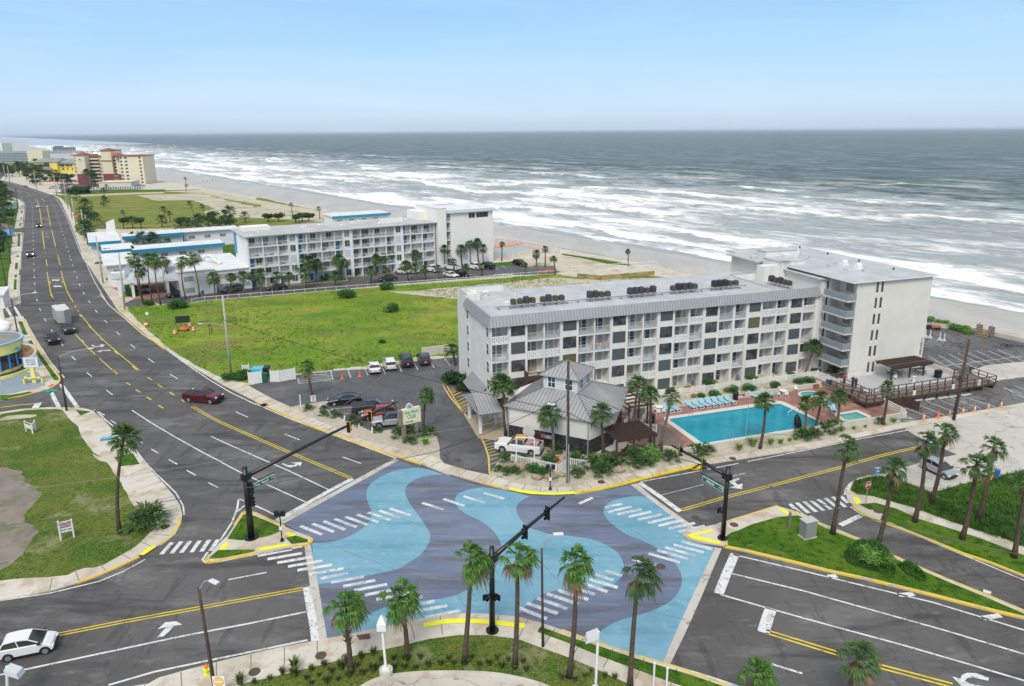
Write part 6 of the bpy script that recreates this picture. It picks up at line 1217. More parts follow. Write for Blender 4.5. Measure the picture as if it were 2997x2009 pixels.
# ================================================================== VEGETATION
def leafmat(name,c1,c2,sc=3.0):
 m=mat(name,c1,.6,col2=c2,scale=sc,detail=3,lo=.4,hi=.6,spec=.3);return m
palm_green=leafmat('sabal_frond',(.030,.078,.020),(.085,.15,.04),3.5);palm_bright=leafmat('fan_frond',(.028,.095,.014),(.10,.20,.032),3.0);palm_dark=leafmat('dark_frond',(.022,.06,.018),(.055,.10,.028),2.0)
palm_brown=leafmat('dead_frond',(.22,.15,.08),(.11,.075,.04),3)
trunk_m=mat('palm_trunk',(.12,.082,.055),.95,col2=(.055,.04,.03),scale=5,bump=.6,bscale=10);trunk_g=mat('grey_palm_trunk',(.20,.165,.13),.95,col2=(.10,.08,.06),scale=5,bump=.6,bscale=10)
def frond(mb,base,az,el,plen,blen,nb,rr,spread=1.25,droop=.55,wind=(0,0)):
 """fan frond: petiole then narrow blades radiating from its tip"""
 d=Vector((math.cos(az)*math.cos(el)+wind[0],math.sin(az)*math.cos(el)+wind[1],math.sin(el))).normalized()
 tip=base+d*plen;side=d.cross(Vector((0,0,1)));
 if side.length<.1:side=Vector((1,0,0))
 side.normalize();nrm=side.cross(d).normalized()
 mb.bar(base,tip,.035,.03)
 for i in range(nb):
  a=-spread+2*spread*i/(nb-1)+rr.uniform(-.05,.05);L=blen*(1-.22*abs(a)/spread)*rr.uniform(.8,1.12)
  bd=(d*math.cos(a)+side*math.sin(a)).normalized();bs=bd.cross(nrm).normalized();wv=blen*.052
  dr=droop*rr.uniform(.7,1.3);p1=tip+bd*L*.55-Vector((0,0,dr*L*.12))+nrm*.02;p2=tip+bd*L*.92-Vector((0,0,dr*L*.55))+Vector((wind[0],wind[1],0))*L*.25
  up=nrm*(wv*.5*(1 if i%2 else-1))
  mb.add([tip-bs*wv*.3,tip+bs*wv*.3,p1+bs*wv+up,p1-bs*wv-up,p2],[(0,1,2,3),(3,2,4)])
def crown_mesh(name,n,seed,plen,blen,nb=11,lo=-.9,hi=1.35,droop=.6,wind=(0,0),m=palm_green,old=.12):
 rr=random.Random(seed);mb=MB();n=int(n*rr.uniform(.72,1.1));tx,ty=rr.uniform(-.16,.22),rr.uniform(-.16,.16);droop*=rr.uniform(.8,1.2)
 for i in range(n):
  if rr.random()<.07:continue
  f=(i+.5)/n;el=lo+(hi-lo)*(f**.8);az=i*2.39996+rr.uniform(-.3,.3);k=1-.18*f
  mb.cur=1 if(f<old)else 0
  frond(mb,Vector((0,0,.12*f)),az,el,plen*k*rr.uniform(.7,1.2),blen*k*rr.uniform(.85,1.1),nb,rr,1.2,droop*(1.4-f),(wind[0]+tx,wind[1]+ty))
 me=mb.mesh(name);me.materials.append(m);me.materials.append(palm_brown);return me
CR={'sabal':[crown_mesh('crown',44,s,.75,.95,13,droop=.8,wind=(.06,-.04),old=.03)for s in(1,2,3,21,22)],'fan':[crown_mesh('crown',34,s,.8,1.0,14,-1.15,1.3,1.15,(.32,-.12),palm_bright,.2)for s in(4,5,6,24,25,26)],'skirt':[crown_mesh('crown',32,s,.8,.9,13,-.85,1.3,1.1,(.34,-.1),palm_dark if s==8 else palm_green,.1)for s in(7,8,9,27,28)],'dark':[crown_mesh('crown',24,s,.7,.9,9,-.8,1.3,.7,(.2,0),palm_dark,.05)for s in(10,11)]}
def skirt_mesh(seed):
 rr=random.Random(seed);mb=MB()
 for i in range(26):frond(mb,Vector((0,0,rr.uniform(-.2,.1))),i*2.4,rr.uniform(-1.45,-1.1),.35,.95,7,rr,.8,.9,(.05,0))
 me=mb.mesh('dead_frond_skirt');me.materials.append(palm_brown);return me
SK=[skirt_mesh(s)for s in(1,2)]
pc=[0]
def palm(q,c,r,kind='sabal',label='palm',group=None,zb=.12,tr=.15,m=None,boot=False):
 """q: foot of the trunk, c: middle of the crown (both photo pixels); r crown radius in metres"""
 b=g(q,zb);h=up_at(Vector((b.x,b.y,0)),c[1])-0;h=max(h,zb+.8)
 k=Vector((b.x,b.y,h-CAMH)).dot(_f);px=PCX+FPX*Vector((b.x,b.y,h-CAMH)).dot(_r)/k;dx=(c[0]-px)*k/FPX
 pc[0]+=1;i=pc[0];t=thing('palm_tree',label,'palm tree',b,0,group);H_=h-zb
 mb=MB();pts=[];rad=[];n=7;bow=rnd.uniform(-.035,.035)*H_
 for j in range(n+1):f=j/n;pts.append((dx*(f**1.25)+bow*math.sin(math.pi*f),rnd.uniform(-.02,.02),H_*f));rad.append(tr*(1.35-.5*f if j else 1.75))
 mb.tube(pts,rad,8)
 if boot:
  for j in range(60):f=.42+.56*j/60;a=j*2.4;cx=dx*f**1.25;mb.bar((cx+math.cos(a)*tr,math.sin(a)*tr,H_*f),(cx+math.cos(a)*tr*2.3,math.sin(a)*tr*2.3,H_*f+.22),.08,.03)
 mb.build('trunk',m or(trunk_g if kind=='sabal' and i%2 else trunk_m),t,True)
 me=CR[kind][i%len(CR[kind])];o=part_from('crown',me,None,t,(dx,0,H_),rnd.uniform(-.5,.5)if kind in('fan','skirt')else rnd.uniform(0,6));o.scale=(r/1.6*rnd.uniform(.9,1.12),r/1.6*rnd.uniform(.9,1.1),r/1.6*rnd.uniform(.85,1.1));o.rotation_euler[0]=rnd.uniform(-.15,.15);o.rotation_euler[1]=rnd.uniform(-.1,.2)
 if kind=='skirt':o=part_from('dead_frond_skirt',SK[i%2],None,t,(dx,0,H_-.1),rnd.uniform(0,6));o.scale=(r/1.9,)*3
 return t
def palms(zf,L,kind,labf,group=None,**kw):
 for i,p in enumerate(L):palm(zf(p[0],p[1]),zf(p[2],p[3]),p[4],kind,labf(i),group,**kw)
# foreground row
FG='palms along the bottom of the junction'
palm(Q(980,1455),Q(935,1020),1.75,'fan','short palm with shaggy leaf boots on its trunk at the bottom left of the junction',FG,boot=True)
palm(Q(1355,1370),Q(1305,965),1.75,'fan','palm right of the pointed white lamp in the planted bed',FG);palm(Q(1740,1400),Q(1785,700),1.6,'fan','tall palm left of the central black signal mast',FG)
palm(Q(2078,1425),Q(2095,690),1.6,'fan','tall palm right of the central black signal mast',FG);palm(S(750,1505),S(795,720),1.75,'fan','tall windblown palm left of the white lamp on the grass strip',FG);palm(S(1175,1590),S(1235,800),1.75,'skirt','tall windblown palm right of the white lamp on the grass strip',FG)
palm(U(250,1760),U(265,1480),1.6,'fan','palm crown cut by the bottom edge below the dashed lane line',FG,zb=0);palm(U(890,1780),U(975,1375),1.75,'skirt','windblown palm before the double yellow line at the bottom right',FG,zb=0)
RG='palms on the right hand verges'
for q,c,r,lb in(((460,1215),(600,370),1.7,'tall shaggy palm on the median nose beside the utility cabinet'),((905,1345),(1060,560),1.75,'tall shaggy palm behind the big clipped shrub on the median'),((1265,1100),(1370,330),1.6,'shaggy palm left of the parked silver hatchback'),((1430,920),(1560,230),1.6,'shaggy palm in front of the parked silver hatchback'),((1730,1270),(1870,540),1.65,'shaggy palm on the verge left of the yellow bin'),((1885,1090),(2040,370),1.6,'shaggy palm beside the yellow and blue bins'),((2240,1450),(2360,700),1.6,'shaggy palm cut by the right edge of the frame')):
 palm(V(*q),V(*c),r,'skirt',lb,RG,tr=.17)
palm(B(1165,1720),B(1130,1325),1.9,'sabal','lone sabal palm on the left corner lawn',None)if False else palm(W(775,575),B(1130,1320),1.95,'sabal','lone tall sabal palm on the left corner lawn',None,m=trunk_m)
palm(C(822,445),C(770,170),1.65,'fan','palm beside the speed limit sign in the gravel bed',None);palm(C(1845,790),C(1865,425),1.55,'sabal','palm behind the hotel entrance sign',None)
PG='palms around the grey roofed hotel'
palms(LB,[(560,905,475,310,2.1),(525,880,505,330,1.7),(1040,1105,1010,650,1.9),(1590,1080,1565,630,1.9),(1925,790,1975,310,1.8),(2105,960,2105,420,1.7)],'sabal',lambda i:('tall bushy palm at the entrance canopy corner','second palm close behind the canopy corner palm','palm against the lava rock wall behind the work pickup','palm at the fenced yard by the lobby corner','tall palm beside the white railed ramp','palm over the dark slatted pergola left of the pool')[i],PG)
palms(PL,[(340,940,470,375,1.6),(1435,945,1490,430,1.7),(1930,780,1945,445,1.45),(2035,750,2110,395,1.5)],'sabal',lambda i:('leaning palm at the near left pool corner','bright fan palm standing before the pool wall','palm before the far right pool corner','leaning palm between the pool corner and the wading pool')[i],PG)
palms(DK,[(255,1285,290,975,1.45),(760,1280,820,880,1.35)],'sabal',lambda i:('palm in front of the wading pool','palm beside the wooden waste enclosure')[i],PG);palm(Z(840,925),Z(900,735),1.9,'sabal','leaning palm against the hotel wall beneath the stair tower',PG);palm(M(1905,1375),M(1875,1255),1.7,'sabal','palm at the blank end wall of the grey roofed hotel',PG)
WG='palms of the white hotel'
palms(M,[(75,850,60,710,2.2),(205,840,195,705,1.7),(300,830,290,700,2.3),(368,800,365,695,1.5),(432,820,420,685,2.1),(550,810,545,695,1.8),(645,805,640,695,1.5),(768,790,762,680,2.0),(992,775,990,695,2.0),(1262,755,1260,655,2.1),(1380,735,1382,655,1.4),(1550,735,1525,615,2.0),(1605,735,1595,630,1.5),(1678,725,1668,645,1.7),(1780,715,1773,635,1.3),(1905,700,1890,590,1.5),(1988,700,1985,630,1.4),(2105,695,2105,625,1.3)],'sabal',lambda i:f"{ORD[i]} sabal palm from the left in the row along the white hotel's parking lot",WG)
palms(lambda x,y:M(x,y+12),[(700,730,695,605,2.3),(790,740,785,575,2.5),(845,725,850,590,2.3),(1030,720,1015,560,2.3),(1040,715,1050,590,2.0),(1300,680,1300,560,2.2),(1362,660,1362,540,1.8),(1425,650,1425,520,1.9),(1605,640,1602,520,1.9),(1700,610,1700,455,2.1),(1825,630,1822,480,1.9),(1955,605,1948,480,2.0),(2020,595,2010,440,2.0),(2082,590,2072,430,2.0),(2120,600,2115,475,1.7)],'sabal',lambda i:f"{ORD[i]} sabal palm from the left close against the white hotel front",WG)
palms(N,[(488,185,490,45,1.3),(783,238,783,128,1.7),(858,235,858,85,1.4),(940,300,928,168,1.3),(690,295,692,222,1.1),(1560,235,1565,105,1.0)],'sabal',lambda i:('thin palm before the green pool of the white hotel','palm on the yellow kerbed island with rubble','tall palm behind the yellow kerbed island','leaning palm at the red safety netting','small palm beside the black car at the lot end','lone thin palm on the grass strip by the sea')[i],WG)
palms(LH,[(670,1050,550,480,2.2),(670,1040,600,620,2.1),(780,1040,715,490,2.0),(880,1055,790,500,2.0),(1030,945,905,520,1.9),(1185,985,1130,530,1.9),(1355,970,1265,490,2.0)],'fan',lambda i:f"{ORD[i]} tall slender fan palm from the left before the porte cochere",WG,tr=.13)
palms(LH,[(200,380,165,260,1.9),(270,300,235,215,1.8),(585,400,530,210,1.9),(580,400,555,310,1.7),(900,450,880,340,1.8),(1035,440,960,290,1.9),(1020,430,985,320,1.5),(300,610,210,430,2.2),(270,620,250,470,1.8),(440,620,430,500,2.4),(360,400,300,320,2.2)],'fan',lambda i:f"{ORD[i]} fan palm from the left among the teal edged motel wings",WG)
FGp='scattered palms on the far green lot'
palms(A,[(968,660,945,555,2.6),(945,700,945,620,2.0),(975,900,885,800,3.0),(1150,810,1125,752,2.0),(1215,900,1200,830,2.8),(1518,850,1490,730,2.8),(1558,840,1548,765,1.9),(1785,818,1735,675,1.9),(1872,808,1848,700,1.9),(1958,860,1942,812,2.5),(1698,560,1692,447,1.9),(1698,562,1698,508,1.7),(975,550,968,515,2.0)],'dark',lambda i:f"{ORD[i]} scattered wind bent palm from the left on the far green lot",FGp)
palms(M,[(668,248,655,155,1.7),(873,265,865,188,1.8)],'dark',lambda i:('slim palm on the dune left above the white hotel roof','slim palm on the dune near the dark teal roofed building')[i],FGp)
# ---- bushes and clumps
def clump_mesh(seed,n=16,plen=.5,blen=.6,m=palm_green,nb=9,lo=.15,hi=1.4):
 rr=random.Random(seed);mb=MB()
 for i in range(n):
  f=(i+.5)/n;frond(mb,Vector((rr.uniform(-.15,.15),rr.uniform(-.15,.15),0)),i*2.4,lo+(hi-lo)*f,plen*rr.uniform(.7,1.2),blen,nb,rr,1.1,.5)
 me=mb.mesh('fronds');me.materials.append(m);return me
def leaf_ball(seed,n=900,m=None,leaf=.12,sc=(1,1,.8),shell=.55):
 rr=random.Random(seed);mb=MB();lobes=[(rr.uniform(-.45,.45),rr.uniform(-.45,.45),rr.uniform(.25,.65),rr.uniform(.38,.6))for _ in range(7)]
 for i in range(n):
  lx,ly,lz,lr=rr.choice(lobes);a=rr.uniform(0,6.28);z=rr.uniform(-1,1);s=math.sqrt(1-z*z);r=lr*(shell+(1-shell)*rr.random());p=Vector((lx+r*s*math.cos(a),ly+r*s*math.sin(a),max(.02,lz+r*z*.85)))
  p=Vector((p.x*sc[0],p.y*sc[1],p.z*sc[2]));d1=Vector((rr.uniform(-1,1),rr.uniform(-1,1),rr.uniform(-.4,1))).normalized();d2=d1.cross(Vector((rr.uniform(-1,1),rr.uniform(-1,1),rr.uniform(-1,1)))).normalized()
  mb.add([p-d1*leaf,p+d2*leaf*.5,p+d1*leaf,p-d2*leaf*.5],[(0,1,2,3)])
 me=mb.mesh('foliage');me.materials.append(m);return me
def tuft_mesh(seed,n=70,h=.55,m=None,w=.03,lean=.5):
 rr=random.Random(seed);mb=MB()
 for i in range(n):
  a=rr.uniform(0,6.28);r0=rr.uniform(0,.12);b=Vector((r0*math.cos(a),r0*math.sin(a),0));L=h*rr.uniform(.6,1.1);o_=Vector((math.cos(a),math.sin(a),0));s=Vector((-o_.y,o_.x,0))*w;k=rr.uniform(.2,1)*lean
  p1=b+o_*k*L*.4+Vector((0,0,L*.6));p2=b+o_*k*L*1.1+Vector((0,0,L*.85));mb.add([b-s,b+s,p1+s,p1-s,p2],[(0,1,2,3),(3,2,4)])
 me=mb.mesh('blades');me.materials.append(m);return me
lf_green=leafmat('shrub_leaf',(.022,.09,.012),(.05,.15,.02),4);lf_lime=leafmat('lime_leaf',(.09,.22,.03),(.16,.30,.06),4);lf_dark=leafmat('dark_leaf',(.012,.045,.012),(.03,.08,.018),3);lf_gold=leafmat('gold_leaf',(.45,.25,.02),(.20,.20,.02),5);lf_far=leafmat('far_leaf',(.03,.07,.018),(.055,.10,.03),.5)
grass_g=leafmat('clump_grass',(.07,.11,.03),(.14,.15,.05),6);grass_l=leafmat('bright_clump',(.10,.28,.02),(.17,.36,.04),4);grass_p=leafmat('pampas_grass',(.28,.33,.10),(.16,.26,.05),4)
MESH={'palmetto':[clump_mesh(s,18,.55,.7,palm_green)for s in(1,2,3)],'shrub':[leaf_ball(s,1300,lf_green,.075)for s in(4,5)],'lime':[leaf_ball(6,1200,lf_lime,.075)],'dark':[leaf_ball(7,1200,lf_dark,.10),leaf_ball(8,1200,lf_dark,.10)],'gold':[leaf_ball(9,900,lf_gold,.07)],'far':[leaf_ball(10,700,lf_far,.12),leaf_ball(11,700,lf_far,.12)],'tuft':[tuft_mesh(s,80,.6,grass_g)for s in(1,2,3)],'bright':[tuft_mesh(4,90,.8,grass_l,.035,.8)],'pampas':[tuft_mesh(5,140,1.2,grass_p,.03,.7)]}
def plant(kind,p,s,name,label,cat,group=None,z=.13,sz=None):
 i=pc[0];pc[0]+=1;o=bpy.data.objects.new(name,MESH[kind][i%len(MESH[kind])]);COL.objects.link(o);o.location=(p.x,p.y,z);o.rotation_euler=(0,0,rnd.uniform(0,6));o.scale=(s,s,sz or s);return tag(o,label,cat,group)
# planted bed tufts in the foreground
TG='grass clumps in the planted bed'
tl_=[(Q,[(235,1540,1.3),(330,1540,.7),(435,1515,.7),(520,1475,.9),(600,1440,1.5),(600,1490,1.3),(715,1455,.8),(682,1512,.8),(715,1545,.7),(800,1425,.9),(765,1490,.6),(845,1467,.9),(815,1535,1.1),(890,1520,.7),(915,1440,1.3),(950,1390,1.0),(963,1497,1.1),(1022,1428,.8),(1050,1370,.9),(1055,1482,1.0),(1130,1345,1.0),(1130,1455,1.3),(1185,1390,.9),(1265,1380,.9),(1270,1435,.8),(1335,1440,.9),(1350,1385,1.1),(1412,1440,.7),(1445,1375,.9),(1500,1425,1.0),(1580,1415,.9),(1635,1378,.8),(1668,1412,.8),(1740,1415,.9),(1785,1378,.9),(1840,1420,.8),(1905,1415,1.0),(1960,1375,.8),(1990,1435,1.0),(2035,1388,.7),(2075,1450,.7),(2135,1405,.9),(2155,1455,.9)]),(S,[(700,1520,1.0),(790,1535,.9),(860,1505,.7),(905,1470,.6),(1000,1510,.8),(1070,1520,.8)])]
k=0;beds=[]
for zf,L in tl_:
 for x,y,s in L:beds.append((zf(x,y),s))
beds.sort(key=lambda b:b[0][0])
for k,(q,s)in enumerate(beds):
 p=g(q,.13);o=plant('tuft',p,s*1.15,'grass_clump',f"dull green grass clump, number {k + 1} of {len(beds)} counting from the left along the planted bed",'grass clump',TG)
 o['label']=f"dull green grass clump, {ordw(k)} from the left in the planted bed"
# corner bed of the hotel
CG='plants in the corner bed of the hotel'
for zf,kind,nm,cat,L in((LB,'palmetto','palmetto','palmetto',[(530,1150,1.3,'spiky palmetto at the left end of the pointed picket fence'),(720,1150,.9,'small palmetto before the middle of the picket fence'),(450,1260,.8,'small spiky plant alone at the left tip of the corner bed'),(540,1290,.9,'spiky plant beside the boulder at the left of the corner bed'),(620,1285,1.0,'wide spiky plant right of the boulder in the corner bed'),(1290,1180,1.6,'tall palmetto beyond the wooden lamp post'),(1310,1310,1.1,'low palmetto right of the wooden lamp post'),(1490,1230,1.9,'large palmetto clump left of the timber yard fence'),(1580,1290,1.7,'palmetto clump lowest of the group by the timber fence'),(1640,1210,1.9,'dense palmetto clump against the timber fence'),(1700,1150,1.4,'palmetto clump at the corner of the timber fence'),(1080,1050,1.3,'palmetto leaning on the lava rock wall'),(1320,1060,1.3,'palmetto at the lobby corner downpipe')]),(LB,'shrub','shrub','shrub',[(810,1270,1.15,'round bright green shrub left of the two by the picket fence'),(935,1320,1.3,'round bright green shrub left of the pedestrian signal post'),(1010,1180,1.3,'leafy green shrub behind the picket fence'),(700,850,1.3,'scraggly shrub against the lava rock wall left of the disc')]),(PL,'palmetto','palmetto','palmetto',[(60,1080,2.0,'big palmetto mass left under the double signal arm'),(150,1130,1.6,'palmetto under the broad bright bush by the timber fence'),(450,1060,1.4,'palmetto under the tip of the right signal arm'),(740,1000,1.5,'palmetto at the pool wall left of the spiky agave'),(850,985,1.3,'palmetto left of the pale tufted grass at the pool wall'),(1900,830,1.6,'palmetto around the palm foot at the far pool corner'),(2015,810,1.4,'palmetto between the two leaning palms at the pool wall'),(2150,760,1.6,'palmetto below the wading pool wall, left'),(2240,730,1.5,'palmetto below the wading pool wall, right')]),(PL,'lime','shrub','shrub',[(230,1060,2.0,'broad bright green bush at the corner of the dark timber fence')]),(PL,'pampas','pampas_grass','ornamental grass',[(1205,970,1.0,'pale tufted ornamental grass, leftmost along the pool wall'),(1355,930,1.25,'pale tufted ornamental grass left of the fan palm foot'),(1550,910,1.0,'pale tufted ornamental grass right of the fan palm foot')]),(PL,'bright','grass_clump','grass clump',[(1660,895,1.0,'bright green grass clump at the middle of the pool wall'),(1760,870,.8,'smaller bright grass clump right along the pool wall'),(1820,855,.8,'small bright grass clump before the black inflatable')]),(DK,'bright','grass_clump','grass clump',[(310,1355,.8,'low bright grass clump below the wading pool wall, left'),(445,1335,.7,'low bright grass clump below the wading pool wall, middle'),(570,1315,.6,'low bright grass clump below the wading pool wall, right'),(880,1260,1.0,'bright spiky clump at the end of the cream pool wall')]),(DK,'palmetto','palmetto','palmetto',[(700,1260,1.1,'palmetto left of the palm by the wooden waste enclosure')]),(C,'palmetto','palmetto','palmetto',[(790,560,1.0,'spiky plant left of the speed limit sign'),(925,555,.7,'small spiky plant before the black sedan bonnet'),(930,610,.9,'spiky plant right of the speed limit sign post'),(1025,620,1.1,'spiky plant before the dark pickup tailgate'),(1190,650,.9,'spiky plant beside the red car rear wheel'),(1245,700,.8,'spiky plant in front of the red car'),(1425,760,.8,'spiky plant before the silver car bumper'),(1620,800,1.5,'spiky plant at the left leg of the hotel sign'),(1690,760,1.2,'spiky plant between the legs of the hotel sign'),(1770,800,1.4,'spiky plant left of the hotel sign palm'),(1720,860,1.1,'grey green spiky plant in front of the hotel sign'),(1890,790,1.4,'spiky plant right of the hotel sign palm')]),(C,'bright','grass_clump','grass clump',[(1855,880,1.3,'vivid green grass clump at the tip of the hotel sign bed')]),(C,'dark','shrub','shrub',[(2140,320,2.6,'tall dark leafy shrub at the blank end wall of the hotel'),(2205,390,1.4,'smaller dark shrub beside the striped yellow bay')]),(M,'shrub','shrub','shrub',[(1070,865,2.6,'large round scrub bush in the meadow near the white fence'),(1420,965,2.2,'round scrub bush alone in the middle of the meadow'),(1390,800,2.4,'silvery scrub bush against the long white fence'),(1350,1205,.9,'tiny scrub bush low in the meadow'),(2040,590,3.0,'dense bush under the palms at the white tower foot'),(1140,695,1.6,'clipped column shrub at the white hotel entrance'),(925,725,1.8,'bushy shrub by the yellow kerb of the white hotel')]),(B,'shrub','shrub','shrub',[(1630,130,2.6,'large round bush at the near corner of the white hotel fence'),(1350,110,1.6,'low bush in the kerbed bed at the white hotel entrance'),(2240,780,2.0,'ragged green bush beside the white dumpster gate'),(2090,790,1.5,'brownish bush at the foot of the concrete pole')]),(W,'palmetto','palmetto','palmetto',[(955,530,2.6,'large dense palmetto bush at the kerb of the corner lawn')]),(LH,'shrub','shrub','shrub',[(500,880,2.0,'clipped hedge shrub behind the white motel sign'),(520,940,2.2,'clipped hedge shrub by the porte cochere post'),(300,770,1.8,'round shrub in the avenue bed left of the motel sign'),(280,710,1.6,'yellow green shrub in the avenue bed')]),(Z,'gold','shrub','shrub',[(68,1085,.7,'golden croton shrub left behind the row of loungers'),(290,1045,.7,'golden croton shrub below the garden gate'),(25,1030,.8,'orange croton shrub against the hotel ground floor')]),(Z,'shrub','shrub','shrub',[(120,1085,.8,'clipped green hedge second from the left behind the loungers'),(210,1075,1.1,'clipped green hedge third from the left behind the loungers'),(335,1045,1.2,'taller green shrub left of the garden steps'),(445,1040,1.3,'round green shrub right of the garden steps'),(625,1015,1.1,'round clipped shrub midway along the right terrace'),(795,990,1.1,'clipped shrub left at the terrace end'),(860,980,1.2,'broad leafy shrub at the terrace corner post'),(170,1005,1.4,'broad leaved plant before the hotel ground floor left'),(470,975,1.3,'broad leaved plant before the hotel ground floor right'),(735,940,.9,'low plant before the hotel ground floor'),(905,915,1.0,'yellow green shrub near the stair tower')]),(DK,'palmetto','banana_plant','plant',[(250,720,1.7,'tropical broad leaved plant beneath the tower balconies')]),(DK,'lime','shrub','shrub',[(1265,175,1.9,'yellowish bush leftmost along the beach seawall'),(1410,215,1.9,'yellowish bush second along the beach seawall'),(1545,250,1.7,'yellowish bush third along the beach seawall'),(1620,260,1.7,'yellowish bush fourth along the beach seawall'),(1680,290,1.3,'low green bush right of the yellowish seawall bushes')])):
 for x,y,s,lb in L:zt=.8 if zf is Z and y>930 else .12;plant(kind,g(zf(x,y),zt),s,nm,lb,cat,CG if zf in(LB,)else None,z=zt)
# clipped shrubs on the median
def hedge(name,label,P,h,m1):
 c=sum(P,Vector())/len(P);rr=random.Random(3);mb=MB();tri=tessellate_polygon([[Vector((p.x,p.y,0))for p in P]]);n=0;rp=[Vector((p.x-c.x,p.y-c.y,0))for p in P]
 def inside(x,y):
  k=False;j=len(rp)-1
  for i in range(len(rp)):
   if(rp[i].y>y)!=(rp[j].y>y)and x<(rp[j].x-rp[i].x)*(y-rp[i].y)/(rp[j].y-rp[i].y)+rp[i].x:k=not k
   j=i
  return k
 xs=[p.x for p in rp];ys=[p.y for p in rp];area=(max(xs)-min(xs))*(max(ys)-min(ys))
 def edge(x,y):return min(((Vector((x,y,0))-(a+(b-a)*max(0,min(1,(Vector((x,y,0))-a).dot(b-a)/(b-a).length_squared)))).length)for a,b in zip(rp,rp[1:]+rp[:1]))
 for _ in range(int(area*420)):
  x,y=rr.uniform(min(xs),max(xs)),rr.uniform(min(ys),max(ys))
  if not inside(x,y):continue
  e=edge(x,y);top=h*min(1,(e/.7)**.5)*(1+.12*math.sin(x*2.1)*math.cos(y*1.7));z=top*(rr.random()if e<.35 else rr.uniform(.82,1.04));p=Vector((x,y,z));L=.085
  d1=Vector((rr.uniform(-1,1),rr.uniform(-1,1),rr.uniform(-.4,1))).normalized();d2=d1.cross(Vector((rr.uniform(-1,1),rr.uniform(-1,1),rr.uniform(-1,1)))).normalized();mb.add([p-d1*L,p+d2*L*.5,p+d1*L,p-d2*L*.5],[(0,1,2,3)])
 me=mb.mesh('foliage');me.materials.append(m1);o=bpy.data.objects.new(name,me);COL.objects.link(o);o.location=(c.x,c.y,.13);return tag(o,label,'shrub')
hedge('shrub','large clipped dark green shrub bed on the long green median',gp(U,[(880,640),(950,590),(1050,580),(1150,620),(1230,690),(1250,780),(1200,800),(1000,750),(900,710)],.13),1.1,lf_green)
hedge('shrub','lower clipped shrub tapering off the big one on the median',gp(U,[(1250,720),(1330,710),(1400,760),(1460,810),(1450,840),(1400,835),(1300,780)],.13),.8,lf_green)
p=g(U(1080,650),1.0);plant('lime',p,1.8,'shrub','pale lime flowering growth in the centre of the clipped median shrub','shrub',z=.7,sz=1.0);p=g(U(1180,690),.8);plant('lime',p,1.2,'shrub','lime green tangle at the right of the clipped median shrub','shrub',z=.6,sz=.9)
# boulders
for i,(x,y,s)in enumerate(((700,1240,1.5),(870,1350,.9),(1020,1340,1.0),(1130,1320,.7),(1750,1270,1.0),(540,1230,.8),(20,1190,.0))):
 if not s:continue
 rr=random.Random(i);mb=MB();mb.ball((0,0,0),1,14,9);mb.v=[tuple(Vector(v)*(1+.22*math.sin(v[0]*4+i)*math.cos(v[1]*3.3+i*2)+.1*math.sin(v[2]*7))*s*.6)for v in mb.v];o=mb.build('boulder',rock_mat,None,True);p=g(LB(x,y),.12);o.location=(p.x,p.y,.2+.1*s);o.scale=(1.25,.9,.7);tag(o,('big weathered boulder in the middle of the corner bed','flat boulder below the two round shrubs','boulder at the foot of the pedestrian signal post','boulder left of the wooden lamp post','boulder at the corner of the timber yard fence','boulder by the spiky plant at the bed tip')[i],'boulder')
# far tree belt on the left of the road and around the yellow building
FT='low trees along the distant avenue'
def far_tree(q,h,s,kind,label,palmlike=False):
 b=g(q,.1);t=thing('tree',label,'tree',b,0,FT);MB().tube([(0,0,0),(.1,0,h*.5),(0,.1,h-s*.3)],[.22,.18,.12],6).build('trunk',trunk_m,t)
 if palmlike:o=part_from('crown',CR['dark'][int(q[0])%2],None,t,(0,0,h),rnd.uniform(0,6));o.scale=(s*.75,)*3
 else:o=part_from('crown',MESH[kind][int(q[0]*3)%len(MESH[kind])],None,t,(0,0,max(.1,h-s*.75)),rnd.uniform(0,6));o.scale=(s,s,s*.9)
rr=random.Random(21);T_=[]
for i in range(46):x=rr.uniform(10,430);y=430+rr.uniform(-60,10)-x*.02;T_.append((A,x,y,rr.uniform(5,9),rr.uniform(3.5,6),'far',rr.random()<.35))
for i in range(30):x=rr.uniform(240,660);T_.append((A,x,478+rr.uniform(-30,26)+(x-240)*.06,rr.uniform(4.5,8),rr.uniform(2.5,4.2),'far',rr.random()<.55))
for i in range(14):x=rr.uniform(640,820);T_.append((A,x,580+rr.uniform(-8,12),rr.uniform(2.5,4.5),rr.uniform(2.5,3.8),'far',False))
for i in range(9):x=rr.uniform(760,900);T_.append((A,x,510+rr.uniform(-8,15),rr.uniform(7,11),3.2,'far',True))
for x,y,h,s in((20,590,7,4),(5,600,6,4),(35,575,6,3),(30,740,7,3.4),(75,735,8,3.4),(55,760,6,3),(120,720,7,3),(100,870,6,2.8),(40,850,5,3),(120,840,6,2.6),(8,1150,5,2.2),(5,1190,4,2)):T_.append((A,x,y,h,s,'far',x%3==0))
for i in range(16):x=rr.uniform(2,60);T_.append((A,x,560+i*38+rr.uniform(-12,12),rr.uniform(4,8),rr.uniform(2.2,3.4),'far',rr.random()<.4))
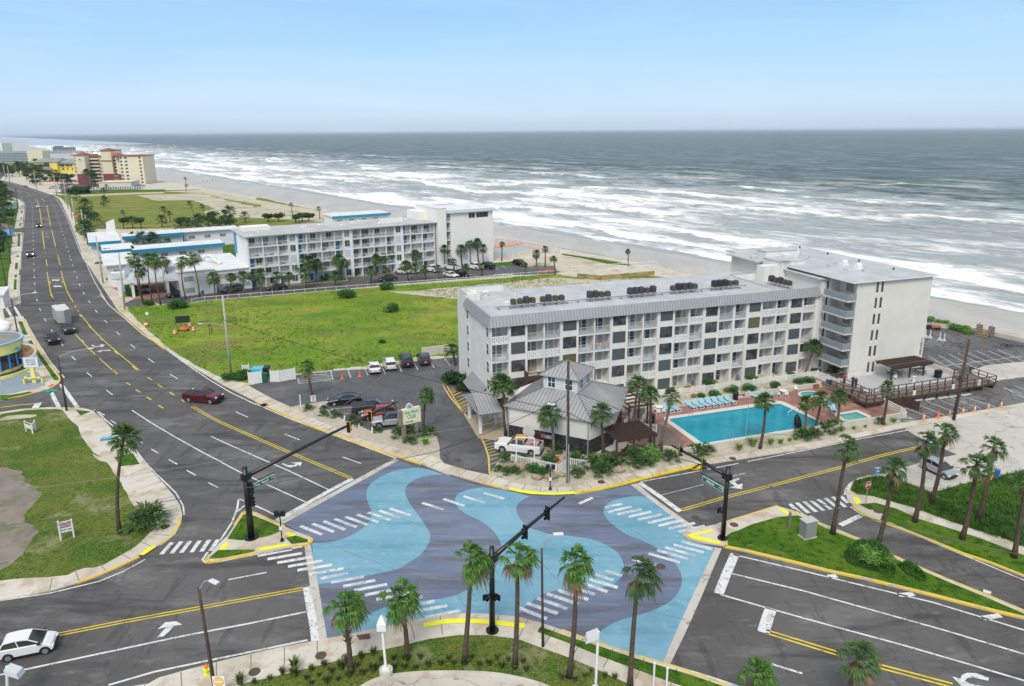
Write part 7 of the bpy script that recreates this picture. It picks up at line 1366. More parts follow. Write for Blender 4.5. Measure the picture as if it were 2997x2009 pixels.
for x,y,h,s in((700,650,3,3),(960,700,3,3),(800,860,8,4),(780,900,6,4),(830,880,6,3.5),(820,960,7,3.6),(800,1050,6,3.6),(840,1080,6,3),(780,990,5,3),(1130,905,5,3.2),(1290,905,5,3.2),(1480,890,3,2.8),(1650,880,4,3.2),(1710,880,4,3),(1790,880,3,2.6),(2100,880,6,3.6),(2240,850,3,2.6),(1820,970,6,3.6),(1860,990,6,3.4),(1660,1005,5,2.8),(1740,1000,5,3),(1910,940,7,3.4),(1960,990,5,3),(2030,985,5,3),(1320,1130,5,3.2),(1420,1130,5,3),(1650,1115,3,2.4),(2060,885,5,3)):T_.append((A,x,y,h,s,'far',x%4==0))
for x,y in((190,330),(100,330),(170,305),(480,285),(560,285),(690,295),(740,280),(790,280),(60,270)):T_.append((M,x,y,4,3.2,'far',False))
T_=[t for t in T_ if t];T_.sort(key=lambda t:t[0](t[1],t[2])[0])
zc={}
for i,(zf,x,y,h,s,kd,pl)in enumerate(T_):
 d_='among the distant trees before the yellow resort' if zf is A and y<520 and x<680 else 'beside the white hotel wings' if(zf is A and y>780 and x>700)or zf is M else 'by the avenue at the left edge' if x<150 and y>560 else 'near the far end of the green lot'
 far_tree(zf(x,y),h,s,kd,(zc.__setitem__((pl,d_),zc.get((pl,d_),-1)+1)or f"{ordw(zc[(pl, d_)])} {'palm like tree' if pl else 'dense dark tree'} from the left {d_}"),pl)
# long grass standing in the meadow and on the overgrown bank: uncountable
def long_grass(name,poly,n,h0,h1,m,z,seed,w=.05):
 rr=random.Random(seed);mb=MB();xs=[p.x for p in poly];ys=[p.y for p in poly];k=0;P=[(p.x,p.y)for p in poly];N_=len(P)
 while k<n:
  x=rr.uniform(min(xs),max(xs));y=rr.uniform(min(ys),max(ys));c=False;j=N_-1
  for i in range(N_):
   if(P[i][1]>y)!=(P[j][1]>y)and x<(P[j][0]-P[i][0])*(y-P[i][1])/(P[j][1]-P[i][1])+P[i][0]:c=not c
   j=i
  k+=1
  if not c:continue
  v=math.sin(x*.21+1)*math.cos(y*.17)+.6*math.sin(x*.05+y*.08)
  if rr.random()>.55+.4*v:continue
  for _ in range(5):
   a=rr.uniform(0,6.28);L=rr.uniform(h0,h1)*(1+.4*v);s=Vector((math.cos(a+1.57),math.sin(a+1.57),0))*w;b=Vector((x+rr.uniform(-.2,.2),y+rr.uniform(-.2,.2),z));t_=b+Vector((math.cos(a)*L*.7,math.sin(a)*L*.7,L));mb.add([b-s,b+s,t_],[(0,1,2)])
 return tag(mb.build(name,m),None,None,None,'stuff')
long_grass('long_grass',FIELD,16000,.12,.4,leafmat('meadow_blades',(.20,.29,.035),(.07,.15,.018),.25),.12,1)
long_grass('long_grass',gp(V,[(670,700),(900,652),(1150,700),(1430,812),(1700,737),(2100,650),(2339,600),(2339,1345),(1800,1160),(1250,960),(860,850),(640,800)],.12),9000,.15,.42,leafmat('bank_blades',(.06,.16,.018),(.03,.085,.01),.6),.12,2,.03)
# ================================================================== VEHICLES
def paint(name,c,rough=.22,metal=.0):return mat('car_paint_'+name,c,rough,metal,spec=.6)
VG=mat('vehicle_glass',(.02,.024,.028),.08,spec=.8);LMP=mat('headlight_lens',(.75,.76,.78),.15);TLM=mat('taillight_lens',(.45,.01,.01),.25);PLT=mat('number_plate',(.6,.62,.64),.5);TRIM=mat('black_plastic_trim',(.02,.02,.021),.6)
SPEC={'sedan':dict(L=4.85,W=1.84,H=1.44,wb=2.80,wr=.33,top=[(-2.42,.75),(-2.36,.98),(-1.75,1.02),(.85,.95),(2.2,.78),(2.42,.62)],gh=(-1.95,.95,-1.05,.15)),'hatch':dict(L=3.7,W=1.62,H=1.52,wb=2.4,wr=.31,top=[(-1.82,.68),(-1.80,.95),(-1.6,1.03),(.75,.99),(1.35,.90),(1.72,.74),(1.84,.52)],gh=(-1.76,1.12,-1.36,.12)),'suv':dict(L=4.75,W=1.90,H=1.72,wb=2.78,wr=.37,top=[(-2.36,.75),(-2.32,1.10),(.95,1.08),(2.15,.95),(2.36,.65)],gh=(-2.28,1.0,-1.95,.25)),'minivan':dict(L=5.1,W=1.98,H=1.75,wb=3.05,wr=.35,top=[(-2.54,.75),(-2.5,1.05),(1.4,1.02),(2.35,.85),(2.54,.6)],gh=(-2.46,1.75,-2.2,.85)),'pickup':dict(L=5.8,W=2.02,H=1.92,wb=3.65,wr=.41,top=[(-2.88,.85),(-2.86,1.27),(1.05,1.27),(2.7,1.18),(2.9,.8)],gh=(-.95,1.25,-.75,.45))}
def body_prof(s):
 zb=.30;P=[];wr=s['wr']+.06;fx,rx=s['wb']/2+.05,-s['wb']/2+.05;xr=s['top'][0][0];xf=s['top'][-1][0]
 P.append((xr,zb+.12))
 for cx in(rx,fx):
  P.append((cx-wr,zb))
  for i in range(1,8):a=math.pi-math.pi*i/8;P.append((cx+wr*math.cos(a),max(zb,s['wr']+wr*math.sin(a))))
  P.append((cx+wr,zb))
 P.append((xf-.03,zb+.1));return P+s['top'][::-1]
CARM={}
def car(kind,paintm,label,pos,yaw,group=None,roofm=None,detail=True,tonneau=None,z=0.0,cat=None,lit=False):
 key=(kind,paintm.name,roofm.name if roofm else '',str(tonneau),lit)
 if key in CARM:
  t=copy_tree(CARM[key]);t.location=(pos.x,pos.y,z);t.rotation_euler=(0,0,yaw);return tag(t,label,cat or kind_cat[kind],group)
 s=SPEC[kind];t=thing(kind if kind!='suv' else 'sport_utility_car',label,cat or kind_cat[kind],(pos.x,pos.y,z),yaw,group);CARM[key]=t;w2=s['W']/2
 P=body_prof(s);n=len(P);mb=MB();belt=max(p[1]for p in s['top'])
 ys=[(-w2,.0),(-w2*.94,1),(w2*.94,1),(w2,0)]
 def sec(y,shrink):return[(x*(1-.012*shrink),y,z_+(0.0 if not shrink else(.035 if z_>.6 else 0)))for x,z_ in P]
 rings=[sec(-w2,0),sec(-w2*.9,1),sec(w2*.9,1),sec(w2,0)]
 for r in rings:mb.v+=r
 for k in range(3):
  for i in range(n):j=(i+1)%n;mb.f.append((k*n+i,k*n+j,(k+1)*n+j,(k+1)*n+i));mb.mi.append(0)
 mb.f.append(tuple(range(n))[::-1]);mb.mi.append(0);mb.f.append(tuple(3*n+i for i in range(n)));mb.mi.append(0)
 o=mb.build('body',paintm,t);me=o.data;bm=bmesh.new();bm.from_mesh(me);bmesh.ops.recalc_face_normals(bm,faces=bm.faces);bm.to_mesh(me);bm.free();bevel(o,.09,3,35)
 x0,x1,x2,x3=s['gh'];H=s['H'];bw=w2*.93;tw=w2*.74;zb=belt-.02
 hh=H-zb;GP=[(x0,zb),(x0+(x2-x0)*.72,zb+hh*.74),(x2+.1,H-.05),((x2+x3)/2,H),(x3-.18,H-.03),(x3+(x1-x3)*.12,zb+hh*.85),(x1,zb)]
 yy=[bw+(tw-bw)*((z_-zb)/hh)**1.3 for x_,z_ in GP];ng=len(GP);LV=[(x_,-y_,z_)for(x_,z_),y_ in zip(GP,yy)]+[(x_,y_,z_)for(x_,z_),y_ in zip(GP,yy)]
 gl=MB();gl.add(LV,[tuple(range(ng)),tuple(range(2*ng-1,ng-1,-1)),(0,ng,ng+1,1),(ng-2,2*ng-2,2*ng-1,ng-1)]);gl.build('windows',VG,t)
 rf=MB()
 for i in range(1,ng-2):rf.add([LV[i],LV[i+1],LV[ng+i+1],LV[ng+i]],[(0,3,2,1)]);[rf.bar(Vector(LV[k_+i]),Vector(LV[k_+i+1]),.09,.05)for k_ in(0,ng)]
 for sy in(-1,1):
  for xb,xt,ww in((x0+.05,GP[1][0]+.03,.12),(x1,GP[5][0],.07),(x0+(x1-x0)*.48,x2+(x3-x2)*.55,.06)):
   zt_=H-.05 if ww<.07 else zb+hh*(.74 if ww>.1 else .85);rf.bar((xb,sy*(bw+.005),zb),(xt,sy*(bw+(tw-bw)*((zt_-zb)/hh)**1.3+.008),zt_),ww,.03,up=(0,sy,.3))
 rf.build('roof',roofm or paintm,t)
 if kind in('suv','minivan')and detail:
  mb=MB()
  for sy in(-1,1):mb.bar((x2+.2,sy*(tw-.05),H+.04),(x3-.1,sy*(tw-.05),H+.04),.04)
  mb.build('roof_rails',TRIM,t)
 if kind=='pickup':
  mb=MB();b0,b1=-2.78,x0-.06
  if tonneau=='cover':mb.box(b0,b1,-w2*.86,w2*.86,belt+.03,belt+.075);mb.build('bed_cover',mat('bed_cover_black',(.03,.03,.032),.7),t)
  else:
   mb.box(b0,b1,-w2*.84,w2*.84,belt+.032,belt+.045);mb.build('bed_liner',mat('bed_liner',(.03,.03,.03),.9),t)
   mb=MB();mb.box(b0-.05,b1,w2*.84,w2*.95,belt+.02,belt+.10);mb.box(b0-.05,b1,-w2*.95,-w2*.84,belt+.02,belt+.10);mb.box(b0-.07,b0,-w2*.93,w2*.93,belt+.02,belt+.10);mb.build('bed_rail',paintm,t)
 for sx in(-1,1):
  for sy in(-1,1):
   c=(sx*s['wb']/2+.05,sy*(w2-.13),s['wr']);wt=thing('x',None,None);bpy.data.objects.remove(wt)
   mb=MB();mb.tube([(0,-.12,0),(0,.12,0)],s['wr'],18);ty=mb.build('wheel',rubber,t,True);ty.location=c;ty.data.polygons.foreach_set('use_smooth',[len(p.vertices)==4 for p in ty.data.polygons])
   mb=MB();mb.tube([(0,-.13,0),(0,.13,0)],s['wr']*.66,10);mb.build('rim',alloy,ty)
 xf=s['top'][-1][0];xr=s['top'][0][0];zl=s['top'][-2][1]-.12
 for sy in(-1,1):
  o=MB().box(xf-.28,xf-.015,sy*w2*.74-.17,sy*w2*.74+.17,zl-.09,zl+.07).build('headlight',mat('lit_headlight',(.9,.9,.85),.2,emit=(1,.95,.8,3))if lit else LMP,t);bevel(o,.03,1)
  MB().box(xr-.025,xr+.16,sy*w2*.82-.11,sy*w2*.82+.11,belt-.38,belt-.1).build('taillight',TLM,t)
  MB().box(x1-.28,x1-.08,sy*(w2+.04)-.09,sy*(w2+.04)+.09,belt-.02,belt+.14).build('wing_mirror',TRIM,t)
 mb=MB();mb.box(xf-.05,xf+.015,-w2*.5,w2*.5,zl-.32,zl-.02);mb.box(xf-.1,xf+.02,-w2*.85,w2*.85,.32,.44);mb.box(xr-.03,xr+.1,-w2*.85,w2*.85,.34,.48);mb.box(-s['wb']*.36,s['wb']*.36,-w2-.01,w2+.01,.26,.36);mb.build('grille_and_bumpers',TRIM,t)
 MB().box(xr-.035,xr,-.18,.18,.7,.84).build('number_plate',PLT,t)
 return t
kind_cat={'sedan':'car','hatch':'car','suv':'car','minivan':'car','pickup':'pickup truck'}
def at(zf,x,y,z=0.0):return g(zf(x,y),z)
def yaw(zf,a,b,z=0):d=at(zf,*b,z)-at(zf,*a,z);return math.atan2(d.y,d.x)
Pb=paint('black',(.008,.008,.009));Pw=paint('white',(.72,.72,.72));Pm=paint('maroon',(.085,.006,.010));Ps=paint('silver',(.36,.37,.39),.28,.3);Pg=paint('grey',(.13,.14,.155),.28,.3);Pr=paint('brick_red',(.28,.045,.03));Pd=paint('charcoal',(.035,.04,.045))
car('pickup',Pm,'maroon pickup truck with dark bed cover crossing the avenue',(at(B,1700,995)+at(B,1905,1015))/2+Vector((.5,1.0,0)),yaw(B,(1700,995),(1905,1017)),tonneau='cover')
car('hatch',Pw,'white hatchback with blue side stripes at the bottom left',(at(W,35,1420)+at(W,268,1372))/2+Vector((-.1,.85,0)),yaw(W,(35,1420),(268,1372)))
t_=bpy.context.scene.objects
def dirn(zf,q,q2):d=at(zf,*q2)-at(zf,*q);return math.atan2(d.y,d.x)
car('pickup',Pb,'black pickup truck in the outer lane beside the trailer',at(B,440,465)+Vector((-.2,1.6,0)),dirn(B,(380,400),(450,490)),lit=False,tonneau='cover');car('pickup',Pd,'dark pickup truck towing the box trailer',at(B,585,370)+Vector((-.3,1.8,0)),dirn(B,(500,290),(590,400)))
car('pickup',Pg,'grey pickup with headlights on near the left kerb',at(A,238,1165)+Vector((0,2,0)),dirn(A,(232,1100),(243,1180)),lit=True);car('suv',Pb,'black car with headlights on in the middle of the far avenue',at(A,328,895)+Vector((0,2,0)),dirn(A,(324,840),(330,900)),lit=True)
car('sedan',Pw,'white car with red tail lights far up the avenue',at(A,325,718)+Vector((0,2,0)),dirn(A,(324,730),(320,690)));car('sedan',Pg,'dark car furthest away on the avenue bend',at(A,210,530)+Vector((0,3,0)),dirn(A,(120,515),(220,535)))
# trailer
q=at(B,530,300)+Vector((-1.2,3.6,0));t=thing('box_trailer','silver enclosed box trailer behind the dark pickup','trailer',q,dirn(B,(500,290),(590,400)))
mb=MB();mb.prism([(-3.2,-1.25),(2.6,-1.25),(3.5,0),(2.6,1.25),(-3.2,1.25)],.5,3.1);o=mb.build('box',mat('trailer_skin',(.40,.40,.39),.4,metal=.2,var=.06,scale=1),t);bevel(o,.06,2);mb=MB();mb.prism([(-3.15,-1.2),(2.57,-1.2),(3.42,0),(2.57,1.2),(-3.15,1.2)],3.1,3.14);mb.build('roof',mat('trailer_roof',(.60,.60,.58),.5),t)
for sx in(-1.1,-.2):
 for sy in(-1.1,1.1):mb=MB();mb.tube([(sx,sy-.12,.36),(sx,sy+.12,.36)],.36,14);mb.build('wheel',rubber,t)
mb=MB();mb.bar((2.4,-.6,.45),(4.3,0,.5),.1);mb.bar((2.4,.6,.45),(4.3,0,.5),.1);mb.build('drawbar',black,t)
# parking lot, nose in towards the meadow
dl_=dirn(M,(1305,1450),(1280,1355))
car('sedan',Pw,'white sedan, leftmost of the four cars nosed in to the meadow',at(M,1298,1420,.12)+Vector((-.3,.3,0)),dl_,z=.13);car('suv',Pw,'white compact car between the white sedan and the black van',at(M,1417,1398,.12)+Vector((-.3,.4,0)),dl_,z=.13)
car('minivan',Pb,'black minivan with red tail lights beside the meadow',at(M,1540,1378,.12)+Vector((-.3,.8,0)),dl_,z=.13);car('suv',Pd,'charcoal car, rightmost of the four cars beside the meadow',at(M,1675,1360,.12)+Vector((-.3,.4,0)),dl_,z=.13)
dr_=dirn(C,(1250,500),(960,525))
car('sedan',Pb,'black sedan parked by the speed limit sign',at(C,1110,520,.12)+Vector((0,.7,0)),dr_,z=.13)
car('pickup',Pd,'dark pickup with its tailgate toward the gravel bed',at(C,1350,605,.12)+Vector((.2,1.1,0)),dr_+math.pi,z=.13,tonneau='cover')
car('suv',Pr,'brick red car squeezed between the dark pickup and silver car',at(C,1410,660,.12)+Vector((.2,1.0,0)),dr_,z=.13);car('suv',Ps,'silver car with a dark roof behind the hotel sign',at(C,1520,725,.12)+Vector((0,1.0,0)),dr_,z=.13,roofm=Pd)
rust=mat('rusty_orange_roof',(.42,.20,.05),.7,col2=(.60,.40,.16),scale=3,lo=.45,hi=.6)
wp=car('pickup',Pw,'white work pickup with rusty orange cab roof in the hatched bay',at(LB,690,1100,.12)+Vector((-.2,1.2,0)),dirn(LB,(880,1130),(460,1075)),z=.13,roofm=rust)
mb=MB();mb.box(-2.5,-1.0,-.7,.7,1.3,1.55);mb.build('bed_load',mat('grey_load',(.35,.36,.36),.7,col2=(.5,.06,.1),scale=1.2,lo=.5,hi=.52,obj=True),wp)
# white frame beside the work pickup
mb=MB();a=at(LB,640,1190,.12);b=at(LB,835,1200,.12);a.z=b.z=.12;ha=3.4
mb.bar(a,a+Vector((0,0,ha)),.12);mb.bar(b,b+Vector((0,0,ha)),.12);mb.bar(a+Vector((0,0,ha)),b+Vector((0,0,ha)),.12);mb.bar(a+Vector((0,0,ha*.62)),b+Vector((0,0,ha*.62)),.1)
one('sign_frame',mb,white,'empty white post frame standing before the work pickup','frame')
for x,y,kd,pm,lb,dy in((1870,1500,'suv',Ps,'silver car parked at the white fence before the grid windows',0),(2100,1490,'minivan',Pg,'grey minivan parked at the white hotel corner',0),(1590,1535,'sedan',Pd,'dark sedan half hidden behind the round bush at the fence end',0)):
 car(kd,pm,lb,at(A,x,y,.12)+Vector((0,1.5,0)),LF.a+R(200),z=.13)
car('suv',Ps,'silver car under the porte cochere',at(A,1308,1490,.12)+Vector((0,1.5,0)),R(-70),z=.13)
for x,y,kd,pm,lb,yw in((538,810,'sedan',Pd,'dark car behind the palms at the yellow kerb of the white hotel',0),(1387,740,'sedan',Pd,'dark car behind the silvery bush at the white fence',0),(1492,685,'suv',Pw,'left of two white cars nosed in to the white hotel',90),(1568,680,'suv',Pw,'right of two white cars nosed in to the white hotel',90),(1718,668,'pickup',Pw,'white pickup nearest the two white cars at the white hotel',90),(1878,655,'pickup',Pw,'white pickup parked before the white hotel tower',90),(2048,650,'pickup',Pw,'white pickup beside the black pickup at the tower',90),(2138,645,'pickup',Pb,'black pickup at the foot of the white hotel tower',90),(1868,712,'sedan',Pw,'white sedan at the white fence, left of the black sedan',-90),(1955,708,'sedan',Pb,'black sedan at the white fence, right of the white sedan',-90)):
 car(kd,pm,lb,at(M,x,y,.12)+Vector((0,1.2,0)),LF.a+R(yw)+R(15 if yw else 180),z=.13)
car('suv',Pb,'black car alone at the far end of the white hotel lot',at(N,645,232,.12)+Vector((0,1,0)),LF.a+R(-80),z=.13);car('hatch',Ps,'silver hatchback parked alone on the pale concrete at the right',(at(V,1380,600)+at(V,1560,690))/2+Vector((.6,.5,0)),dirn(V,(1370,600),(1560,690)))
for i,(x,y)in enumerate(((640,530),(600,540),(520,540),(1120,515),(900,548),(480,540))):car('suv',Pw if i%2==0 else Ps,('white car largest of those before the resort hotel','silver car second of those before the resort hotel','white car third of those before the resort hotel','silver car at the foot of the tall cream block','white car behind the distant white fence','silver car leftmost before the resort hotel')[i],at(A,x,y,.12),R(160+i*7),z=.13)
# cart beside the seawall
p=at(DK,1290,240,.12);t=thing('utility_cart','small red and black utility cart by the seawall bushes','cart',p,R(-10));mb=MB();mb.box(-.2,1.5,-.6,.6,.4,.9);o=mb.build('body',mat('faded_red',(.42,.12,.10),.6),t);bevel(o,.1,2);mb=MB();mb.box(-1.3,-.3,-.6,.6,1.5,1.6);mb.box(-1.3,-.3,-.55,.55,.4,.8)
for x in(-1.25,-.35):
 for y in(-.55,.55):mb.bar((x,y,.8),(x,y,1.5),.05)
mb.build('cab',black,t)
for x in(-1,1.1):
 for y in(-.6,.6):m2=MB();m2.tube([(x,y-.1,.28),(x,y+.1,.28)],.28,12);m2.build('wheel',rubber,t)
# ================================================================== POLES, SIGNALS, SIGNS
def polepts(q,qt,zb=.12):
 b=g(q,zb);h=up_at(Vector((b.x,b.y,0)),qt[1]);k=Vector((b.x,b.y,h-CAMH)).dot(_f);px=PCX+FPX*Vector((b.x,b.y,h-CAMH)).dot(_r)/k;return b,h,(qt[0]-px)*k/FPX
def armtip(b,h,q,zt):
 """world point at height zt seen at q, as an offset from the pole foot"""
 p=g(q,zt);return Vector((p.x-b.x,p.y-b.y,zt-b.z))
def signal_head(parent,p,yw,back=None,vis=True,n=3):
 hd=bpy.data.objects.new('signal_head',None);COL.objects.link(hd);hd.parent=parent;hd.location=p;hd.rotation_euler=(0,0,yw)
 hh=.36*n;mb=MB();mb.box(-.17,.17,-.12,.12,-hh/2,hh/2);o=mb.build('housing',black,hd)
 mb=MB()
 for i in range(n):mb.tube([(0,-.12,hh/2-.18-i*.36),(0,-.36,hh/2-.2-i*.36)],.13,12,False)
 mb.build('visor',black_metal,hd)
 mb=MB()
 for i in range(n):mb.tube([(0,-.121,hh/2-.18-i*.36),(0,-.13,hh/2-.18-i*.36)],.115,12)
 mb.build('lens',mat('unlit_lens',(.03,.03,.025),.3),hd)
 if back:mb=MB();mb.box(-.29,.29,.0,.03,-hh/2-.12,hh/2+.12);mb.build('backplate',mat('yellow_backplate',(.85,.66,.02),.5),hd);mb=MB();mb.box(-.25,.25,-.01,.0,-hh/2-.08,hh/2+.08);mb.box(-.25,.25,.031,.035,-hh/2-.08,hh/2+.08);mb.build('backplate_face',black,hd)
 else:mb=MB();mb.box(-.26,.26,.0,.03,-hh/2-.08,hh/2+.08);mb.build('backplate',black,hd)
 return hd
def mast(q,top,tip,ztip,label,heads,r=.26,zarm=None,base=True):
 b,h,dx=polepts(q,top);t=thing('signal_mast',label,'traffic signal',b);H_=h-b.z;mb=MB();mb.tube([(0,0,0),(dx,0,H_)],[r,r*.72],20);mb.tube([(dx,0,H_),(dx,0,H_+.08)],r*.78,20);mb.build('pole',black_metal,t,True)
 mb=MB();mb.tube([(0,0,0),(0,0,.12)],r*2.0,20);mb.build('base_plate',black_metal,t)
 for a in range(6):mb=MB();mb.tube([(r*1.7*math.cos(a),r*1.7*math.sin(a),.12),(r*1.7*math.cos(a),r*1.7*math.sin(a),.22)],.05,6);mb.build('bolt',black_metal,t)
 zarm=zarm or H_-.9;s=Vector((dx*zarm/H_,0,zarm));e=armtip(b,h,tip,ztip);mb=MB();mb.tube([s,s+(e-s)*.5+Vector((0,0,.1)),e],[.2,.15,.09],14);mb.build('arm',black_metal,t,True);mb=MB();d=(e-s).normalized();mb.bar(s-d*.35,s+d*.45,.55,.6);mb.build('arm_clamp',black_metal,t)
 for qh,yw,bk in heads:
  best=min((i/200 for i in range(201)),key=lambda f:abs(_px(b+s+(e-s)*f)[0]-qh[0]));p=s+(e-s)*best;dz=.0
  signal_head(t,(p.x,p.y,p.z-.15),yw,bk)
 return t,b,s,e
def _px(p):v=Vector((p.x,p.y,p.z-CAMH));k=v.dot(_f);return PCX+FPX*v.dot(_r)/k,PCY-FPX*v.dot(_u)/k
yNE=R(135);aw=0
m1,b1_,s1,e1=mast(Q(312,560),Q(266,92),C(1597,490),7.2,'large black signal mast on the left triangular island with its long arm over the avenue',[(C(1350,630),R(150),True),(C(1153,730),R(150),True)],.33)
def street_sign(parent,s,e,f0,txt,small,qx):
 d=(e-s);d2=Vector((d.x,d.y,0)).normalized();p=s+d2*f0+Vector((0,0,-.85));sg=bpy.data.objects.new('street_sign',None);COL.objects.link(sg);sg.parent=parent;sg.location=p;a=math.atan2(d2.y,d2.x)
 if math.cos(a)<0:a+=math.pi
 sg.rotation_euler=(0,0,a);W_=2.6;MB().box(-W_/2,W_/2,-.05,.05,-.27,.27).build('sign_box',mat('grey_white_rim',(.55,.57,.56),.5),sg);MB().box(-W_/2+.05,W_/2-.05,-.058,.058,-.22,.22).build('sign_face',mat('street_green',(.0,.13,.10),.5),sg)
 text_mesh(txt,.34,mat('sign_cream',(.80,.80,.62),.5),sg,(-.25,-.066,0),(R(90),0,0),'street_name');text_mesh(small,.18,mat('sign_cream',(.80,.80,.62),.5),sg,(W_/2-.28,-.066,.02),(R(90),0,0),'street_name');mb=MB();mb.bar((-W_/2-.3,0,.42),(W_/2+.1,0,.42),.06);mb.bar((-.8,0,.42),(-.8,0,.27),.04);mb.bar((.8,0,.42),(.8,0,.27),.04);mb.build('hanger',black_metal,sg)
street_sign(m1,Vector((.35,0,s1.z-.35)),e1,1.5,'Silver  Beach','AVE',None)
for z in(5.3,4.0):signal_head(m1,(.42,-.1,z),R(60))
m2,b2_,s2,e2=mast(Q(1928,1185),Q(1925,628),S(718,252),7.0,'central black signal mast at the bottom of the junction with its arm reaching over it',[(S(445,440),R(-40),None),(S(600,310),R(-40),None)],.25)
for dx_,yw in((-.45,20),(.45,-40)):hd=signal_head(m2,(dx_,0,3.0),R(yw),None,n=1)
m3,b3_,s3,e3=mast(S(1820,540),S(1860,45),S(1590,-12)if False else PL(470,912),6.9,'black signal mast on the right hand island nose with yellow edged heads',[(PL(555,1000),R(70),True),(PL(805,1170),R(70),True)],.24)
street_sign(m3,Vector((-.3,0,s3.z-.5)),e3,1.3,'Atlantic','AVE',None);signal_head(m3,(-.5,0,3.0),R(30),None,n=1)
def pedpost(q,top,lab):
 b,h,dx=polepts(q,top);t=thing('pedestrian_signal',lab,'pedestrian signal',b);H_=h-b.z;mb=MB();mb.tube([(0,0,0),(0,0,H_-.2)],.06,10);mb.tube([(0,0,0),(0,0,.3)],[.2,.12],10);mb.build('post',black_metal,t)
 for sx in(-.3,.3):MB().box(sx-.2,sx+.2,-.14,.14,H_-.5,H_).build('signal_box',black,t)
 MB().box(-.14,.14,-.1,-.07,H_*.38,H_*.38+.38).build('push_button_sign',white,t);return t
pedpost(E(968,1040),E(975,815),'black pedestrian signal post at the corner bed above the bright yellow kerb');pedpost(Q(518,582),Q(498,382),'black pedestrian signal post on the left triangular island')
def streetlight(q,top,tipq,zoff,lab,m=pole_wood,r=.14,arm=galv,drop=True,zb=.12,fa=None):
 b,h,dx=polepts(q,top,zb);t=thing('street_lamp',lab,'street lamp',b);H_=h-b.z;mb=MB();mb.tube([(0,0,0),(dx*.5,0,H_*.5),(dx,0,H_)],[r,r*.85,r*.7],10);mb.build('pole',m,t,True)
 if tipq:
  fa=-zoff if zoff<0 else 1-.15/H_;s=Vector((dx*fa,0,H_*fa));e=armtip(b,h,tipq,b.z+s.z+(.35 if zoff<0 else zoff));mb=MB();mb.tube([s,s+(e-s)*.5+Vector((0,0,.25)),e],.045,8);mb.build('arm',arm,t);d=(e-s);d.z=0;d.normalize();mb=MB();mb.bar(e,e+d*.75,.34,.12);o=mb.build('lamp_head',mat('pale_lamp_head',(.62,.64,.66),.5),t);bevel(o,.04,2)
 return t,b,H_
streetlight(BB(1095,1568+10),BB(945,690),BB(1440,565),.9,'wooden street lamp pole at the side street corner with a long curved arm',r=.15)
streetlight(W(1390,1590),W(1285,930),W(1360,880),1.2,'dark wooden street lamp pole at the bottom left beside the hydrant');streetlight(Q(2268,1290),Q(2260,632),S(640,510),1.25,'slim wooden street lamp pole between the junction palms',r=.11)
t,b,H_=streetlight(E(1128,975),E(1132,-10),E(1000,285),.2,'tall mossy wooden pole with steel conduit at the corner bed',r=.2)if False else streetlight(E(1128,975),E(1133,-130),None,.2,'tall mossy wooden pole with steel conduit at the corner bed',r=.2)
mb=MB();mb.tube([(-.2,-.2,0),(-.2,-.2,H_*.56)],.06,8);mb.tube([(.02,-.26,0),(.02,-.26,H_*.33)],.07,8);mb.build('conduit',galv,t);s_=Vector((0,0,H_*.635));e_=armtip(b,0,E(1010,262),b.z+s_.z+.15);mb=MB();mb.tube([s_,e_],.04,8);mb.build('arm',galv,t);mb=MB();dd=e_.copy();dd.z=0;dd.normalize();mb.bar(e_,e_+dd*.8,.4,.14);mb.build('lamp_head',mat('pale_lamp_head',(.62,.64,.66),.5),t)
for q,top,tip,z_,lab,mm_,r in((B(2110,745),B(2030,15),B(1850,275),-.62,'leaning concrete utility pole by the dumpster with a street lamp arm',pole_conc,.2),(B(1140,145),LH(365,420),LH(140,672),-.57,'concrete pole at the white hotel entrance drive',pole_conc,.2),(LH(178,795),LH(85,215),LH(0,415),-.6,'concrete pole beside the motel pavement',pole_conc,.2),(BB(325,500),AA(162,1250),AA(465,1165),.9,'dark wooden pole on the left pavement by the domed awnings',pole_wood,.14),(AA(97,1130),AA(5,600),AA(200,610),.4,'dark wooden pole left of the avenue beside the parking drive',pole_wood,.14),(AA(157,745),AA(95,350),AA(200,315),.4,'dark wooden pole before the blue house sign',pole_wood,.14),(AA(183,465),AA(98,70),AA(235,115),.4,'dark wooden pole behind the blue house',pole_wood,.14),(AA(195,290),AA(158,-10),None,.4,'dark wooden pole by the far driveway on the left',pole_wood,.13),(FW(295,800),FW(245,370),FW(330,345),.5,'dark pole leaning over the far left pavement',pole_wood,.14),(FW(300,700),FW(265,410),None,.5,'second dark pole over the far left pavement',pole_wood,.12),(FW(1385,1250),FW(1320,740),None,0,'pale concrete pole behind the orange diamond sign',pole_conc,.22),(FW(1435,1185),FW(1388,840),FW(1250,1082),-.2,'pale concrete pole with an arm right of the orange sign',pole_conc,.22),(FW(1175,885),FW(1118,490),None,0,'dark pole left in the pair on the green lot edge',pole_wood,.14),(FW(1248,1075),FW(1165,560),None,0,'tall grey pole right in the pair on the green lot edge',galv,.16),(FW(1110,730),FW(1030,260),None,0,'large pale pole at the near end of the distant row',pole_conc,.24),(FW(1030,600),FW(1015,430),None,0,'short dark pole at the far driveway',pole_wood,.13),(FW(932,530),FW(870,170),None,0,'large pale pole beside the far cream hotel podium',pole_conc,.26),(FW(600,420),FW(550,150),FW(455,230),-.65,'pale pole with a lamp arm before the yellow resort',pole_conc,.24),(FW(160,300),FW(118,30),None,0,'pale pole right of the pair at the far avenue',pole_conc,.26),(FW(95,265),FW(45,10),None,0,'pale pole left of the pair at the far avenue',pole_conc,.26)):
 streetlight(q,top,tip,z_,lab,mm_,r)
streetlight(DK(1535,1225),DK(1705,350),None,0,'tall bare wooden utility pole leaning beside the orange cones',pole_wood,.22)
